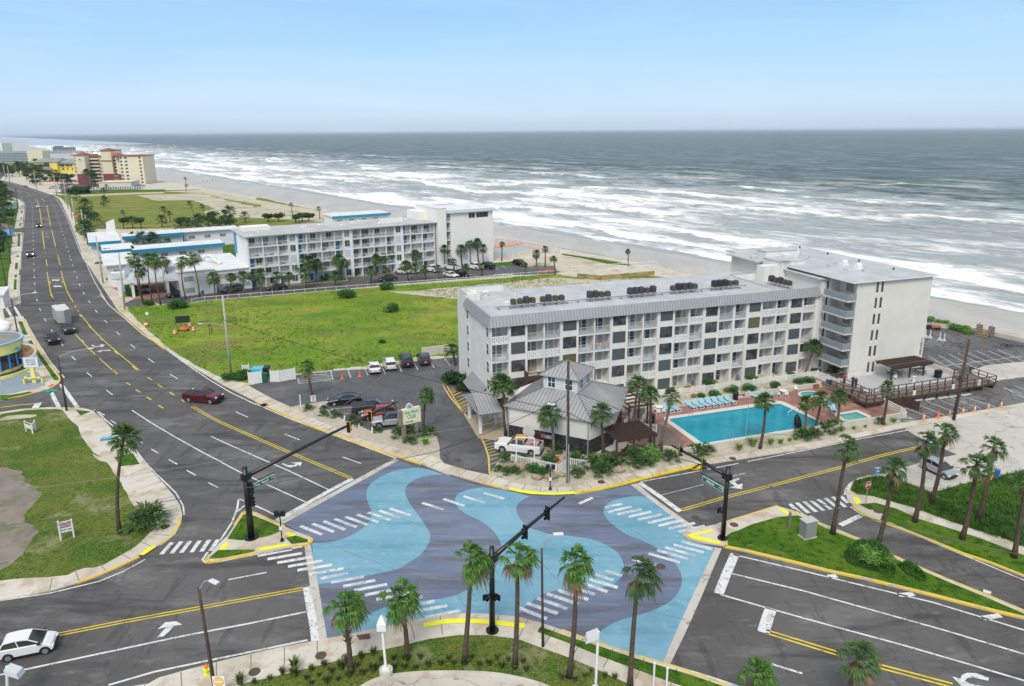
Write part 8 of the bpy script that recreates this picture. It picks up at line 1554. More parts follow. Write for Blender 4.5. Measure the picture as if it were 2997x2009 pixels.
# pointed white lamp, white lamp, short posts
b,h,dx=polepts(Q(1218,1500),Q(1202,1075));t=thing('lamp_post','white lamp post with a pointed house shaped head on a round concrete plinth','lamp post',b);H_=h-b.z;mb=MB();mb.tube([(0,0,0),(0,0,.75)],.48,20);mb.build('plinth',concrete,t);mb=MB();mb.bar((0,0,.75),(-.1,0,H_-1.2),.16);mb.box(-.25,.25,-.25,.25,.75,.85);mb.build('post',white,t);mb=MB();mb.add([(-.32,-.32,H_-1.15),(.32,-.32,H_-1.15),(.32,.32,H_-1.15),(-.32,.32,H_-1.15),(-.32,-.32,H_-.6),(.32,-.32,H_-.6),(.32,.32,H_-.6),(-.32,.32,H_-.6),(0,0,H_)],[(3,2,1,0),(0,1,5,4),(1,2,6,5),(2,3,7,6),(3,0,4,7),(4,5,8),(5,6,8),(6,7,8),(7,4,8)]);o=mb.build('lamp_head',white,t);o.location=(-.1,0,0)
for q,top,lab in((S(935,1590),S(955,1185),'white lamp post with a sloping square head on the grass strip'),(W(50,1640),W(45,1440),'white lamp post with a sloping square head in the bottom left corner')):
 b,h,dx=polepts(q,top);t=thing('lamp_post',lab,'lamp post',b);H_=h-b.z;mb=MB();mb.tube([(0,0,0),(dx,0,H_)],.1,12);mb.tube([(0,0,0),(0,0,.2)],.25,12);mb.build('post',white,t);mb=MB();sgn=-1 if q[0]>1000 else 1;mb.add([(dx,-.35,H_-.4),(dx+sgn*.9,-.35,H_-.75),(dx+sgn*.9,.35,H_-.75),(dx,.35,H_-.4),(dx,-.35,H_),(dx+sgn*.8,-.35,H_-.35),(dx+sgn*.8,.35,H_-.35),(dx,.35,H_)],[(0,3,2,1),(4,5,6,7),(0,1,5,4),(1,2,6,5),(2,3,7,6),(3,0,4,7)]);mb.build('lamp_head',mat('pale_lamp_head2',(.58,.62,.64),.5),t)
for q,top,lab in((S(1338,1580),S(1343,1408),'left of two white posts at the bottom edge on the grass strip'),(S(1428,1600),S(1432,1445),'right of two white posts at the bottom edge on the grass strip')):
 b,h,dx=polepts(q,top);mb=MB();mb.tube([b,b+Vector((0,0,h-.12))],.07,10);mb.ball(b+Vector((0,0,h-.1)),.1,8,5);one('bollard_post',mb,white,lab,'post')
b,h,dx=polepts(U(497,465),U(510,365),.13);mb=MB();mb.box(-.1,.1,-.1,.1,0,h);o=mb.build('short_post',wood_weathered);o.location=b;tag(o,'short weathered grey post by the utility cabinet','post')
b,h,dx=polepts(U(625,525),U(640,400),.13);t=thing('utility_cabinet','large grey metal traffic utility cabinet on the green median','utility cabinet',b,R(20));MB().box(-.72,.72,-.5,.5,0,.12).build('plinth',concrete,t);o=MB().box(-.66,.66,-.45,.45,.12,1.75).build('cabinet',mat('cabinet_grey',(.30,.31,.30),.5,metal=.3,var=.2,scale=1.5),t);bevel(o,.03,2);MB().box(-.7,.7,-.5,.5,1.75,1.82).build('lid',mat('cabinet_lid',(.52,.53,.52),.4,metal=.2),t);MB().box(-.6,.6,-.47,-.45,.2,1.65).build('door',mat('cabinet_door',(.27,.28,.275),.5),t)
# hydrant
b=g(W(1340,1490),.12);t=thing('fire_hydrant','fluorescent yellow fire hydrant with an orange top','fire hydrant',b);hm=mat('hydrant_yellow',(.75,.80,.02),.5);mb=MB();mb.tube([(0,0,0),(0,0,.08)],.2,12);mb.tube([(0,0,.08),(0,0,.65)],[.15,.14],12);mb.tube([(-.25,0,.45),(.25,0,.45)],.07,8);mb.tube([(0,-.24,.4),(0,0,.4)],.09,8);mb.build('barrel',hm,t);mb=MB();mb.ball((0,0,.66),.17,12,6,(1,1,.8));mb.tube([(0,0,.78),(0,0,.86)],.05,6);mb.build('bonnet',orange,t)
# signs
def signpost(q,top,lab,face,cat='sign',pm=galv,w_=.06,zb=.12,yaw_=0):
 b,h,dx=polepts(q,top,zb);t=thing('road_sign',lab,cat,b,yaw_);MB().box(-w_/2,w_/2,-w_/2,w_/2,0,h-b.z).build('post',pm,t);face(t,h-b.z);return t
def oct_face(t,H_):
 P=[(.42*math.cos(R(22.5+45*i)),.42*math.sin(R(22.5+45*i)))for i in range(8)]
 for s,y0,m_ in((1.08,-.05,white),(1.0,-.056,mat('stop_red',(.50,.015,.03),.5))):
  mb=MB();n=8;mb.v=[(x*s,y0,z*s+H_-.42)for x,z in P]+[(x*s,-.035,z*s+H_-.42)for x,z in P];mb.f=[tuple(range(8)),tuple(range(15,7,-1))]+[(i,8+i,8+(i+1)%8,(i+1)%8)for i in range(8)];mb.mi=[0]*10;mb.build('sign_face',m_,t)
 text_mesh('STOP',.34,white,t,(0,-.062,H_-.42),(R(90),0,0),'lettering')
signpost(V(783,935),V(818,702),'red octagonal STOP sign at the slip road',oct_face,yaw_=R(28))
def spd(t,H_):
 MB().box(-.34,.34,-.06,-.04,H_-.9,H_).build('sign_face',white,t);text_mesh('SPEED',.19,black,t,(0,-.066,H_-.17),(R(90),0,0),'lettering');text_mesh('LIMIT',.19,black,t,(0,-.066,H_-.38),(R(90),0,0),'lettering');text_mesh('35',.4,black,t,(0,-.066,H_-.67),(R(90),0,0),'lettering')
signpost(C(845,625),C(840,428),'white SPEED LIMIT 35 sign in the gravel bed',spd,yaw_=R(10))
def dne(t,H_):
 MB().box(-.42,.42,-.06,-.04,H_-.84,H_).build('sign_face',white,t);mb=MB();mb.tube([(0,-.06,H_-.42),(0,-.066,H_-.42)],.38,28);mb.build('sign_disc',mat('faded_orange_disc',(.75,.42,.03),.6),t);MB().box(-.3,.3,-.072,-.068,H_-.48,H_-.36).build('sign_bar',white,t);text_mesh('DO NOT',.13,white,t,(0,-.072,H_-.25),(R(90),0,0),'lettering');text_mesh('ENTER',.13,white,t,(0,-.072,H_-.59),(R(90),0,0),'lettering')
signpost(W(1430,1640),W(1440,1500),'faded orange DO NOT ENTER sign at the bottom left of the planted bed',dne)
def blue_f(t,H_):
 MB().box(-.32,.32,-.06,-.04,H_-.85,H_).build('sign_face',mat('beach_sign_blue',(.04,.20,.45),.5),t);mb=MB();mb.box(-.32,.32,-.066,-.06,H_-.16,H_-.06);mb.box(-.2,.2,-.066,-.06,H_-.78,H_-.72)
 mb.add([(-.2,-.066,H_-.55),(.2,-.066,H_-.55),(0,-.066,H_-.28)],[(0,1,2)]);mb.build('sign_symbol',white,t)
signpost(V(893,690),V(912,560),'blue and white beach sign at the parking area',blue_f,yaw_=R(-10));
def plain(w_,h_,m_):return lambda t,H_:MB().box(-w_/2,w_/2,-.06,-.035,H_-h_,H_).build('sign_face',m_,t)
signpost(BB(872,1545),BB(810,1235),'green street name blades on a thin post at the side street',lambda t,H_:(MB().box(-1.0,1.0,-.03,.03,H_-.25,H_).build('sign_blade',mat('teal_green_blade',(.05,.42,.33),.5),t),MB().box(-.03,.03,-.7,.7,H_-.52,H_-.28).build('sign_blade',mat('teal_green_blade',(.05,.42,.33),.5),t)))
def diamond(t,H_):
 mb=MB();s=.9;mb.add([(0,-.05,H_-2*s),(s,-.05,H_-s),(0,-.05,H_),(-s,-.05,H_-s),(0,-.03,H_-2*s),(s,-.03,H_-s),(0,-.03,H_),(-s,-.03,H_-s)],[(0,1,2,3),(7,6,5,4)]);mb.build('sign_face',orange,t)
signpost(FW(1272,1010),FW(1270,820),'orange diamond road works sign beside the avenue',diamond);signpost(DK(948,1270),DK(950,1100),'small pinkish notice on a thin post at the pool wall end',plain(.45,.6,mat('faded_notice',(.55,.42,.38),.7)))
signpost(B(1352,265),B(1347,168),'small round white reflector sign at the meadow edge',lambda t,H_:MB().tube([(0,-.06,H_-.3),(0,-.04,H_-.3)],.35,16).build('sign_face',white,t));signpost(C(718,530),C(712,422),'plain white stub post left of the speed limit sign',lambda t,H_:None,'post',white,.12)
# realtor boards
def board(q1,q2,top,lab,cols):
 b=g(q1,.12);b2=g(q2,.12);d=b2-b;L=d.length;h=up_at(b,top)-.12;t=thing('notice_board',lab,'sign',b,math.atan2(d.y,d.x))
 for x in(0,L):MB().box(x-.07,x+.07,-.07,.07,0,h*(1 if x==0 else .95)).build('post',white,t)
 MB().box(.02,L-.02,-.04,.04,h*.38,h*.92).build('board',white,t)
 for z0,z1,m_,tx,sz in cols:
  if m_:MB().box(.1,L-.1,-.055,-.041,h*z0,h*z1).build('board_band',m_,t)
  if tx:text_mesh(tx,sz,white if m_ else mat('board_grey_text',(.2,.1,.12),.6),t,(L/2,-.062,h*(z0+z1)/2),(R(90),0,0),'lettering')
 return t
brg=mat('burgundy_band',(.30,.02,.05),.5)
board(W(395,625),W(480,605),W(0,500)[1],'white AVAILABLE property sign with a dark red band on the corner lawn',[(.80,.90,None,'AVAILABLE',.30),(.62,.78,brg,'CARDINAL',.26),(.44,.58,None,'386 671 6200',.18)])
board(B(240,1258),B(300,1280),B(0,1160)[1],'white V shaped property sign nearest the side street',[(.78,.9,brg,None,0)]);board(B(328,1250),B(302,1280),B(0,1155)[1],'second white panel of the V shaped property sign',[(.7,.85,brg,None,0)])
p=at(B,985,1335,.12);one('drainage_pipe',MB().tube([p+Vector((-.8,-.2,.2)),p+Vector((.9,.3,.2))],.18,10),mat('bright_blue_plastic',(.05,.35,.62),.5),'short blue plastic tube lying by the lone palm on the corner pavement','pipe')
# hotel entrance sign
b=at(C,1650,835,.12);b2=at(C,1745,760,.12);d=(b2-b);L_s=4.6;aS=R(32)
t=thing('hotel_sign','cream hotel entrance sign lettered Silver Beach Club on brown timber legs','sign',b,aS)
for x in(.25,3.0):MB().box(x-.35,x+.35,-.3,.3,0,2.4).build('timber_leg',wood_weathered,t)
MB().box(-.75,-.05,-.45,.35,2.3,4.6).build('side_box',wood_weathered,t);MB().box(-.1,3.9,-.3,.3,2.3,4.6).build('sign_box',mat('cream_sign_face',(.70,.70,.48),.6),t);gt=mat('sign_green',(.02,.26,.20),.6)
t.scale=(.64,.8,.88);text_mesh('Silver Beach',.62,gt,t,(1.9,-.31,4.1),(R(90),0,0),'lettering');text_mesh('Club',.95,gt,t,(1.9,-.31,3.42),(R(90),0,0),'lettering');text_mesh('WELCOME',.32,black,t,(1.4,-.31,2.62),(R(90),0,0),'lettering')
mb=MB();mb.tube([(1.7,-.2,4.6),(1.7,.2,4.6)],.75,20);mb.build('sign_crest',mat('crest_cream',(.66,.64,.46),.6,col2=(.25,.42,.50),scale=2,lo=.5,hi=.54,obj=True),t);mb=MB();mb.add([(1.45,-.23,4.75),(1.95,-.23,4.75),(1.75,-.23,5.15)],[(0,1,2)]);mb.build('crest_sail',mat('sail_blue',(.05,.18,.45),.5),t)
# message trailer and barrels in the meadow
b=at(B,1680,340,.12);t=thing('message_trailer','orange wheeled trailer carrying a black message board in the meadow','message board',b,R(12));mb=MB();mb.box(-.9,.9,-.5,.5,.35,.75);mb.bar((-1.5,0,.4),(1.6,0,.4),.12);mb.box(-.25,.3,-.35,.35,.75,1.15);mb.build('chassis',orange,t)
for x,y in((-1.1,-.3),(-1.0,.4),(1.0,-.5)):MB().tube([(x,y-.1,.3),(x,y+.1,.3)],.3,12).build('wheel',rubber,t)
MB().tube([(0,0,.7),(0,0,2.2)],.08,8).build('mast',galv,t);t.scale=(.82,)*3;MB().box(-1.6,1.6,-.12,.12,2.1,3.7).build('screen',black,t);MB().box(-1.5,1.5,-.15,-.12,2.2,3.6).build('screen_face',mat('screen_face',(.03,.032,.03),.3),t)
def barrel_mesh():
 mb=MB()
 for i in range(5):mb.cur=i%2;mb.tube([(0,0,.12+i*.18),(0,0,.12+(i+1)*.18)],[.33-i*.02,.31-i*.02],14)
 me=mb.mesh('traffic_drum');me.materials.append(orange);me.materials.append(white);return me
bmz=barrel_mesh()
for q,lab in(((1597,372),'orange and white traffic drum left of the message board'),((1735,305),'orange and white traffic drum behind the message board'),((1768,343),'orange and white traffic drum right of the message board')):
 p=at(B,*q,.12);o=bpy.data.objects.new('traffic_drum',bmz);COL.objects.link(o);o.location=p;tag(o,lab,'traffic drum','traffic drums in the meadow')
p=at(B,1315,295,.12);o=bpy.data.objects.new('traffic_drum',bmz);COL.objects.link(o);o.location=p+Vector((0,0,.35));o.rotation_euler=(R(90),0,R(80));tag(o,'fallen orange traffic drum at the edge of the meadow by the kerb','traffic drum')
mb=MB();a=at(B,1915,370,.12);mb.bar(a,a+Vector((0,0,2.0)),.08);mb.bar(a+Vector((.5,-.3,0)),a+Vector((.5,-.3,2.1)),.08);mb.bar(a+Vector((0,0,1.8)),a+Vector((.5,-.3,1.8)),.06);one('stake_frame',mb,black,'small dark stake frame standing in the meadow','frame')
def cone_mesh():
 mb=MB();mb.cur=0;mb.box(-.19,.19,-.19,.19,0,.04);mb.tube([(0,0,.04),(0,0,.35)],[.15,.09],12);mb.cur=1;mb.tube([(0,0,.35),(0,0,.5)],[.09,.065],12);mb.cur=0;mb.tube([(0,0,.5),(0,0,.75)],[.065,.03],12);me=mb.mesh('traffic_cone');me.materials.append(orange);me.materials.append(white);return me
cm=cone_mesh();cm2=cm.copy();cm2.materials[1]=orange;cm3=cm.copy();cm3.materials[0]=mat('faded_cone_orange',(.62,.30,.12),.7)
for zf,q,me,s,lab in((C,(1098,280),cm2,1.25,'bright orange traffic cone left in the empty bay by the meadow'),(C,(1257,257),cm2,1.3,'bright orange traffic cone right in the empty bay by the meadow'),(DK,(1205,1230),cm3,1.35,'faded cone nearest the pool wall in the roadside row'),(DK,(1365,1205),cm2,1.35,'bright plain cone second in the roadside row'),(DK,(1490,1185),cm3,1.35,'faded banded cone left of the leaning pole'),(DK,(1635,1158),cm3,1.3,'cone right of the leaning pole'),(DK,(1762,1138),cm3,1.3,'faded banded cone fifth in the roadside row'),(DK,(1912,1110),cm3,1.25,'cone second from the far end of the roadside row'),(DK,(2053,1088),cm3,1.25,'cone at the far end of the roadside row'),(LB,(1103,1160),cm2,1.2,'small orange cone behind the picket fence')):
 p=at(zf,*q,.12);o=bpy.data.objects.new('traffic_cone',me);COL.objects.link(o);o.location=p;o.scale=(s,)*3;tag(o,lab,'traffic cone')
# dumpster enclosure
fence('enclosure_gate','white boarded gate left of the green bin',gp(C,[(245,325),(365,315)],.12),.12,1.9,.22,.215,white,.1,9,'gate');fence('enclosure_gate','white boarded gates right of the green bin with cross braces',gp(C,[(445,308),(520,308),(672,282)],.12),.12,1.9,.22,.215,white,.1,9,'gate');fence('enclosure_gate','short white boarded panel behind the left gate',gp(C,[(190,250),(252,245)],.12),.12,1.8,.22,.215,white,.1,9,'panel')
p=at(C,340,290,.12);t=thing('dumpster','pale blue and black waste container inside the white enclosure','waste container',p+Vector((0,1.8,0)),R(5));MB().box(-1.6,.2,-.8,.8,0,1.5).build('container',mat('light_blue_container',(.08,.45,.65),.5),t);MB().box(.2,1.0,-.8,.8,0,1.6).build('lid',black,t)
p=at(C,387,305,.12);t=thing('wheeled_bin','dark green wheeled waste bin between the white gates','bin',p);MB().box(-.5,.5,-.4,.4,.1,1.3).build('bin_body',mat('bin_green',(.01,.10,.06),.5),t);MB().box(-.54,.54,-.45,.45,1.3,1.4).build('lid',mat('bin_lid',(.01,.07,.05),.5),t)
fence('parking_wall','broken cream wall at the end of the meadow beside the hotel',gp(M,[(1640,1300),(1900,1265)],.12),.12,1.3,99,0,cream_wall,.1,9,'wall')if False else one('broken_wall',wallrun(gp(M,[(1650,1310),(1900,1278)],.12),.25,.0,1.7),cream_wall,'broken cream wall at the end of the meadow beside the hotel','wall')
ws=MB().box(-.9,.9,-.09,.09,0,.14).mesh('wheel_stop');ws.materials.append(mat('white_concrete_stop',(.62,.62,.6),.8))
for i,(zf,x,y,a)in enumerate(((C,1068,195,12),(C,1220,178,12),(C,1500,150,12),(C,1955,97,12),(C,2100,82,12),(C,893,540,100),(C,997,585,100),(C,1117,645,100),(C,1250,700,100),(C,1370,748,100),(DK,995,1042,18),(DK,1130,1022,18),(DK,1275,1010,18),(DK,1420,992,18),(DK,1540,978,18),(DK,1670,960,18))):
 p=at(zf,x,y,.12);o=bpy.data.objects.new('wheel_stop',ws);COL.objects.link(o);o.location=(p.x,p.y,.13);o.rotation_euler=(0,0,R(a));tag(o,f"{ORD[i % 5 if i < 10 else i - 10]} white concrete wheel stop from the left {'beside the meadow' if i < 5 else 'along the gravel bed' if i < 10 else 'under the timber boardwalk'}",'wheel stop')
# bins on the right
for q,top,m_,lab in((V(1990,715),V(2018,610),mat('bin_yellow',(.80,.62,.02),.5),'yellow litter bin on a post at the parking area'),(V(2050,705),V(2070,600),mat('bin_blue',(.03,.12,.38),.5),'blue litter bin behind the yellow one')):
 b,h,dx=polepts(q,top);t=thing('litter_bin',lab,'bin',b);MB().bar((-.1,0,0),(.05,0,.6),.08).build('post',wood_weathered,t);MB().tube([(.05,0,.5),(.08,0,1.45)],[.27,.33],16).build('bin_barrel',m_,t)
# white hotel street sign and others
b=at(LH,395,950,.12);t=thing('motel_sign','white box sign on a pale teal pylon at the white hotel entrance','sign',b,R(25));MB().box(-.5,.9,-.3,.3,0,4.2).build('pylon',white,t);MB().box(.4,.95,-.35,.35,0,3).build('pylon_edge',mat('pale_teal',(.40,.62,.62),.6),t);o=MB().box(-1.6,1.6,-.6,.6,4.2,6.0).build('sign_box',mat('sign_white',(.62,.66,.66),.6),t);bevel(o,.3,3)
b=at(BB,570,1120,.12);t=thing('marquee_sign','small white letter board sign on a post with yellow benches','sign',b,R(8));MB().box(-.28,.28,-.2,.2,0,2.5).build('post',lem,t);MB().box(-1.1,1.1,-.14,.14,2.5,4.2).build('board_frame',mat('sky_blue_rim',(.30,.50,.72),.6),t);MB().box(-1.0,1.0,-.16,-.14,2.6,4.1).build('letter_board',white,t)
text_mesh('OPEN DAILY',.26,black,t,(0,-.17,3.75),(R(90),0,0),'lettering');text_mesh('HOT DOGS',.26,black,t,(0,-.17,3.4),(R(90),0,0),'lettering');text_mesh('ICE CREAM',.26,black,t,(0,-.17,3.05),(R(90),0,0),'lettering')
mb=MB()
for x in(-1.3,1.3):mb.box(x-.1,x+.1,-.5,.5,0,1.0)
mb.box(-1.4,1.4,-.5,-.3,.85,1.0);mb.box(-1.4,1.4,.1,.3,.6,.7);mb.build('bench',lem,t)
b=at(BB,420,900,.12);t=thing('oval_sign','large oval sign with a painted sunset panel beside the beach shop','sign',b,R(10));mb=MB();mb.tube([(0,.15,3.2),(0,-.15,3.2)],1.0,36);mb.v=[(v[0]*2.2,v[1],(v[2]-3.2)*1.35+3.2)for v in mb.v];mb.build('sign_rim',mat('oval_cream',(.66,.60,.50),.7),t);mb=MB();mb.tube([(0,-.15,3.2),(0,-.18,3.2)],.82,36);mb.v=[(v[0]*2.2,v[1],(v[2]-3.2)*1.35+3.2)for v in mb.v];mb.build('sign_panel',mat('sunset_panel',(.48,.26,.13),.6,col2=(.14,.10,.06),scale=1.6,lo=.45,hi=.6,obj=True),t);MB().box(-.25,.25,-.12,.12,0,2.0).build('post',white,t);MB().box(.3,1.2,-.1,.1,4.5,4.85).build('top_plate',mat('sky_blue_rim',(.30,.50,.72),.6),t)
# ================================================================== POOL FURNITURE
def make_lounger():
 t=thing('sun_lounger','x','sun lounger');mb=MB()
 for y in(-.33,.33):mb.bar((-.95,y,.32),(.45,y,.32),.05);mb.bar((.45,y,.32),(1.0,y,.82),.05)
 for x in(-.85,-.1,.5):
  for y in(-.33,.33):mb.bar((x,y,.32),(x+(.1 if x>0 else-.06),y,0),.06)
 mb.bar((-.9,-.33,.03),(-.9,.33,.03),.06);mb.bar((.5,-.33,.03),(.5,.33,.03),.06);mb.build('frame',white,t);mb=MB();mb.add([(-.95,-.31,.35),(-.95,.31,.35),(.42,.31,.35),(.42,-.31,.35),(.98,.31,.85),(.98,-.31,.85),(-.95,-.31,.33),(-.95,.31,.33),(.42,.31,.33),(.42,-.31,.33),(.98,.31,.83),(.98,-.31,.83)],[(0,3,2,1),(3,5,4,2),(6,7,8,9),(9,8,10,11),(0,6,9,3),(1,2,8,7),(2,4,10,8),(3,9,11,5)]);mb.build('sling',plastic_blue,t);return t
lproto=make_lounger();lu=False
LL=[(PL,690,505,0),(PL,765,495,0),(PL,838,487,0),(PL,907,477,0),(PL,978,468,0),(PL,1048,458,0),(PL,1120,447,0),(PL,440,540,0),(PL,515,530,0),(PL,1385,395,1),(PL,1455,380,1),(PL,1520,370,1),(DK,165,1095,2),(DK,225,1135,2)]
for i,(zf,x,y,k)in enumerate(LL):
 q=at(zf,x,y,.3);t=lproto if not lu else copy_tree(lproto);lu=True;aa=HF.a+R(100 if k==0 else 112 if k==1 else 60);t.location=(q.x,q.y,.31)+Vector((0,.35,0))if False else(q.x-.05,q.y+.25,.31);t.rotation_euler=(0,0,aa);t['group']='pool loungers'
 t['label']=(f"{ORD[i]} lounger from the left in the row of seven beside the pool" if i<7 else('left','right')[i-7]+' one of the two loungers near the round white table by the ramp' if i<9 else('leftmost','middle','rightmost')[i-9]+' of the three loungers behind the fan palm' if i<12 else('further','nearer')[i-12]+' of the two loungers beside the wading pool')
def table(p,lab):t=thing('patio_table',lab,'table',p);MB().tube([(0,0,.68),(0,0,.72)],.55,20).build('tabletop',white,t);MB().tube([(0,0,0),(0,0,.68)],.08,8).build('pedestal',white,t)
def chair(p,rz,lab,m_=white,proto={}):
 k=m_.name
 if k in proto:t=copy_tree(proto[k]);t.location=p;t.rotation_euler=(0,0,rz);t['label']=lab;return t
 t=thing('plastic_chair',lab,'chair',p,rz,'patio chairs');proto[k]=t;MB().box(-.24,.24,-.24,.24,.40,.44).build('seat',m_,t);MB().box(-.25,.25,.2,.25,.44,.88).build('backrest',m_,t);mb=MB()
 for x in(-.27,.25):mb.box(x-.02,x+.03,-.22,.22,.62,.66)
 mb.build('armrests',m_,t)
 for x in(-.22,.22):
  for y in(-.22,.22):MB().bar((x,y,.4),(x*1.15,y*1.15,0),.045).build('leg',m_,t)
 return t
table(at(PL,330,540,.31),'round white table by the foot of the planked ramp');table(at(PL,1685,360,.31),'round white table left of the small round spa')
for zf,x,y,rz,lab,m_ in((PL,290,545,90,'white chair left of the table by the ramp',white),(PL,375,565,200,'white chair right of the table by the ramp',white),(PL,320,575,180,'white chair in front of the table by the ramp',white),(PL,1635,375,90,'white chair left of the table near the spa',white),(PL,1715,380,190,'white chair front right of the table near the spa',white),(PL,1825,320,0,'white chair alone behind the spa',white),(PL,1650,335,20,'white chair behind the table near the spa',white)):chair(at(zf,x,y,.31),R(rz),lab,m_)
gc_=mat('grey_plastic',(.14,.17,.20),.6)
for x,y,lab in((712,265,'grey chair on the hotel patio left of the banana plant'),(1200,210,'grey chair on the hotel patio right of the banana plant'),(1620,140,'grey chair on the hotel patio nearest the stair tower')):q=PL(x,y);p=g(q,.14);chair(p+Vector((0,.3,0)),R(20),lab,gc_)
for zf,x,y,z,rz,lab in((DK,825,720,.8,10,'white chair under the left end of the patio pergola'),(DK,885,790,.8,180,'white plastic seat in front of the pergola picnic table')):chair(at(zf,x,y,z),R(rz),lab)
def picnic(p,rz,lab):
 t=thing('picnic_table',lab,'picnic table',p,rz);gm_=mat('dull_green_wood',(.08,.10,.06),.8);MB().box(-.9,.9,-.38,.38,.72,.77).build('tabletop',gm_,t)
 for y in(-.72,.72):MB().box(-.9,.9,y-.13,y+.13,.42,.46).build('bench',gm_,t)
 mb=MB()
 for x in(-.7,.7):mb.bar((x,-.8,0),(x,.3,.74),.06);mb.bar((x,.8,0),(x,-.3,.74),.06);mb.bar((x,-.75,.41),(x,.75,.41),.06)
 mb.build('frame',gm_,t)
picnic(at(DK,890,745,.8),HF.a+R(90),'dull green picnic table under the left of the patio pergola');picnic(at(DK,1150,715,.8),HF.a,'dull green picnic table by the far patio wall');
MB_=MB();p=at(DK,955,700,.8)
t=thing('side_table','pale square table behind the pergola picnic table','table',p,HF.a);MB().box(-.6,.6,-.4,.4,.65,.72).build('tabletop',white,t);[MB().box(x-.06,x+.06,y-.06,y+.06,0,.65).build('leg',white,t)for x in(-.5,.5)for y in(-.3,.3)]
p=at(DK,1358,770,.8);t=thing('barbecue','black covered barbecue on the patio by the low wall','barbecue',p,HF.a);MB().box(-.45,.45,-.3,.3,.1,.85).build('cabinet',black,t);o=MB().box(-.5,.5,-.33,.33,.85,1.3).build('hood',black_metal,t);bevel(o,.12,3);MB().box(-.85,-.5,-.25,.25,.82,.86).build('side_shelf',TRIM,t);MB().box(.5,.85,-.25,.25,.82,.86).build('side_shelf',TRIM,t)
p=at(DK,1095,820,.8);mb=MB();mb.tube([p,p+Vector((0,0,.1)),p+Vector((0,0,.8)),p+Vector((0,0,.95))],[.3,.18,.16,.32],14);one('pedestal_ornament',mb,white,'white pedestal ornament alone on the open patio','pedestal')
p=at(PL,1165,410,.31);mb=MB();mb.tube([p,p+Vector((0,0,1.1))],[.36,.4],14);mb.ball(p+Vector((0,0,1.1)),.38,12,6,(1,1,.5));one('litter_bin',mb,black,'black domed litter bin at the bottom of the garden steps','bin')
p=at(PL,262,660,.31);t=thing('barbecue','black barbecue grill at the foot of the white railed ramp','barbecue',p,R(60));MB().box(-.35,.35,-.25,.25,.1,.8).build('cabinet',black,t);o=MB().box(-.4,.4,-.28,.28,.8,1.15).build('hood',black_metal,t);bevel(o,.1,2)
p=at(PL,1845,735,.3);o=one('folded_parasol',MB().tube([(0,0,0),(-.12,0,.5),(-.25,.1,1.5),(-.3,.1,1.9)],[.42,.5,.36,.1],10),black,'black shrouded lifeguard shell standing at the near pool edge','pool cover',smooth=True);o.location=(p.x,p.y,.35)
for i,(x,y)in enumerate(((2020,285),(2045,290),(2065,285))):p=at(PL,x,y,.31);t=thing('flower_pot',f"{('left', 'middle', 'right')[i]} clay flower pot in the corner behind the round spa",'flower pot',p);MB().tube([(0,0,0),(0,0,.4)],[.16,.24],12).build('pot',mat('terracotta_pot',(.38,.14,.07),.8),t);o=part_from('plant',MESH['bright'][0],None,t,(0,0,.38));o.scale=(.4,)*3
for i,(x,y)in enumerate(((1225,325),(1275,335),(1380,360),(1428,370))):
 p=at(DK,x,y,.12);mb=MB();mb.bar((0,0,0),(0,0,1.5),.12);mb.bar((-.4,0,.02),(0,0,.5),.1);mb.bar((.4,0,.02),(0,0,.5),.1);mb.bar((0,-.4,.02),(0,0,.5),.1);mb.bar((-.5,0,.04),(.5,0,.04),.1);o=mb.build('barrier_stand',white);o.location=p;tag(o,f"{ORD[i]} white tripod barrier stand from the left on the cracked lot",'barrier stand','white barrier stands')
fence('wire_fence','rusty temporary wire mesh fence across the cracked parking lot',gp(DK,[(1445,370),(1660,440),(1890,470)],.12),.12,1.9,.8,.03,mat('rusty_wire',(.25,.16,.12),.8),.05,2.6);fence('wire_gate','low rusty mesh gate between the boardwalk end and the concrete ramp',gp(DK,[(1850,955),(2090,990)],.12),.12,1.2,.5,.03,mat('rusty_wire',(.25,.16,.12),.8),.06,3)
p=at(DK,1835,320,.12);t=thing('beach_stairs','wooden stairs climbing over the beach seawall','stairs',p,math.atan2(SHORE_N.y,SHORE_N.x));mb=MB()
for i in range(5):mb.box(-.2+i*.35,.2+i*.35,-.9,.9,.1+i*.24,.18+i*.24)
mb.build('treads',mat('pale_tread',(.35,.25,.14),.8),t);mb=MB()
for y in(-1,1):mb.bar((-.4,y,0),(1.6,y,2.3),.1);mb.box(1.4,1.7,y-.5,y+.5,0,1.9)
mb.build('stringer',wood_weathered,t)
mb=MB();rr=random.Random(8);p=at(DK,2160,425,.12)
for i in range(26):a=p+Vector((rr.uniform(-2,2),rr.uniform(-.8,.8),rr.uniform(.02,.4)));mb.bar(a,a+Vector((rr.uniform(-.8,.8),rr.uniform(-.6,.6),rr.uniform(-.1,.2))),.12,.1)
one('debris_heap',mb,mat('debris_mixed',(.05,.05,.055),.8,col2=(.10,.25,.42),scale=1.2,lo=.58,hi=.6),'heap of dark scrap and blue tarpaulin by the seawall','debris')
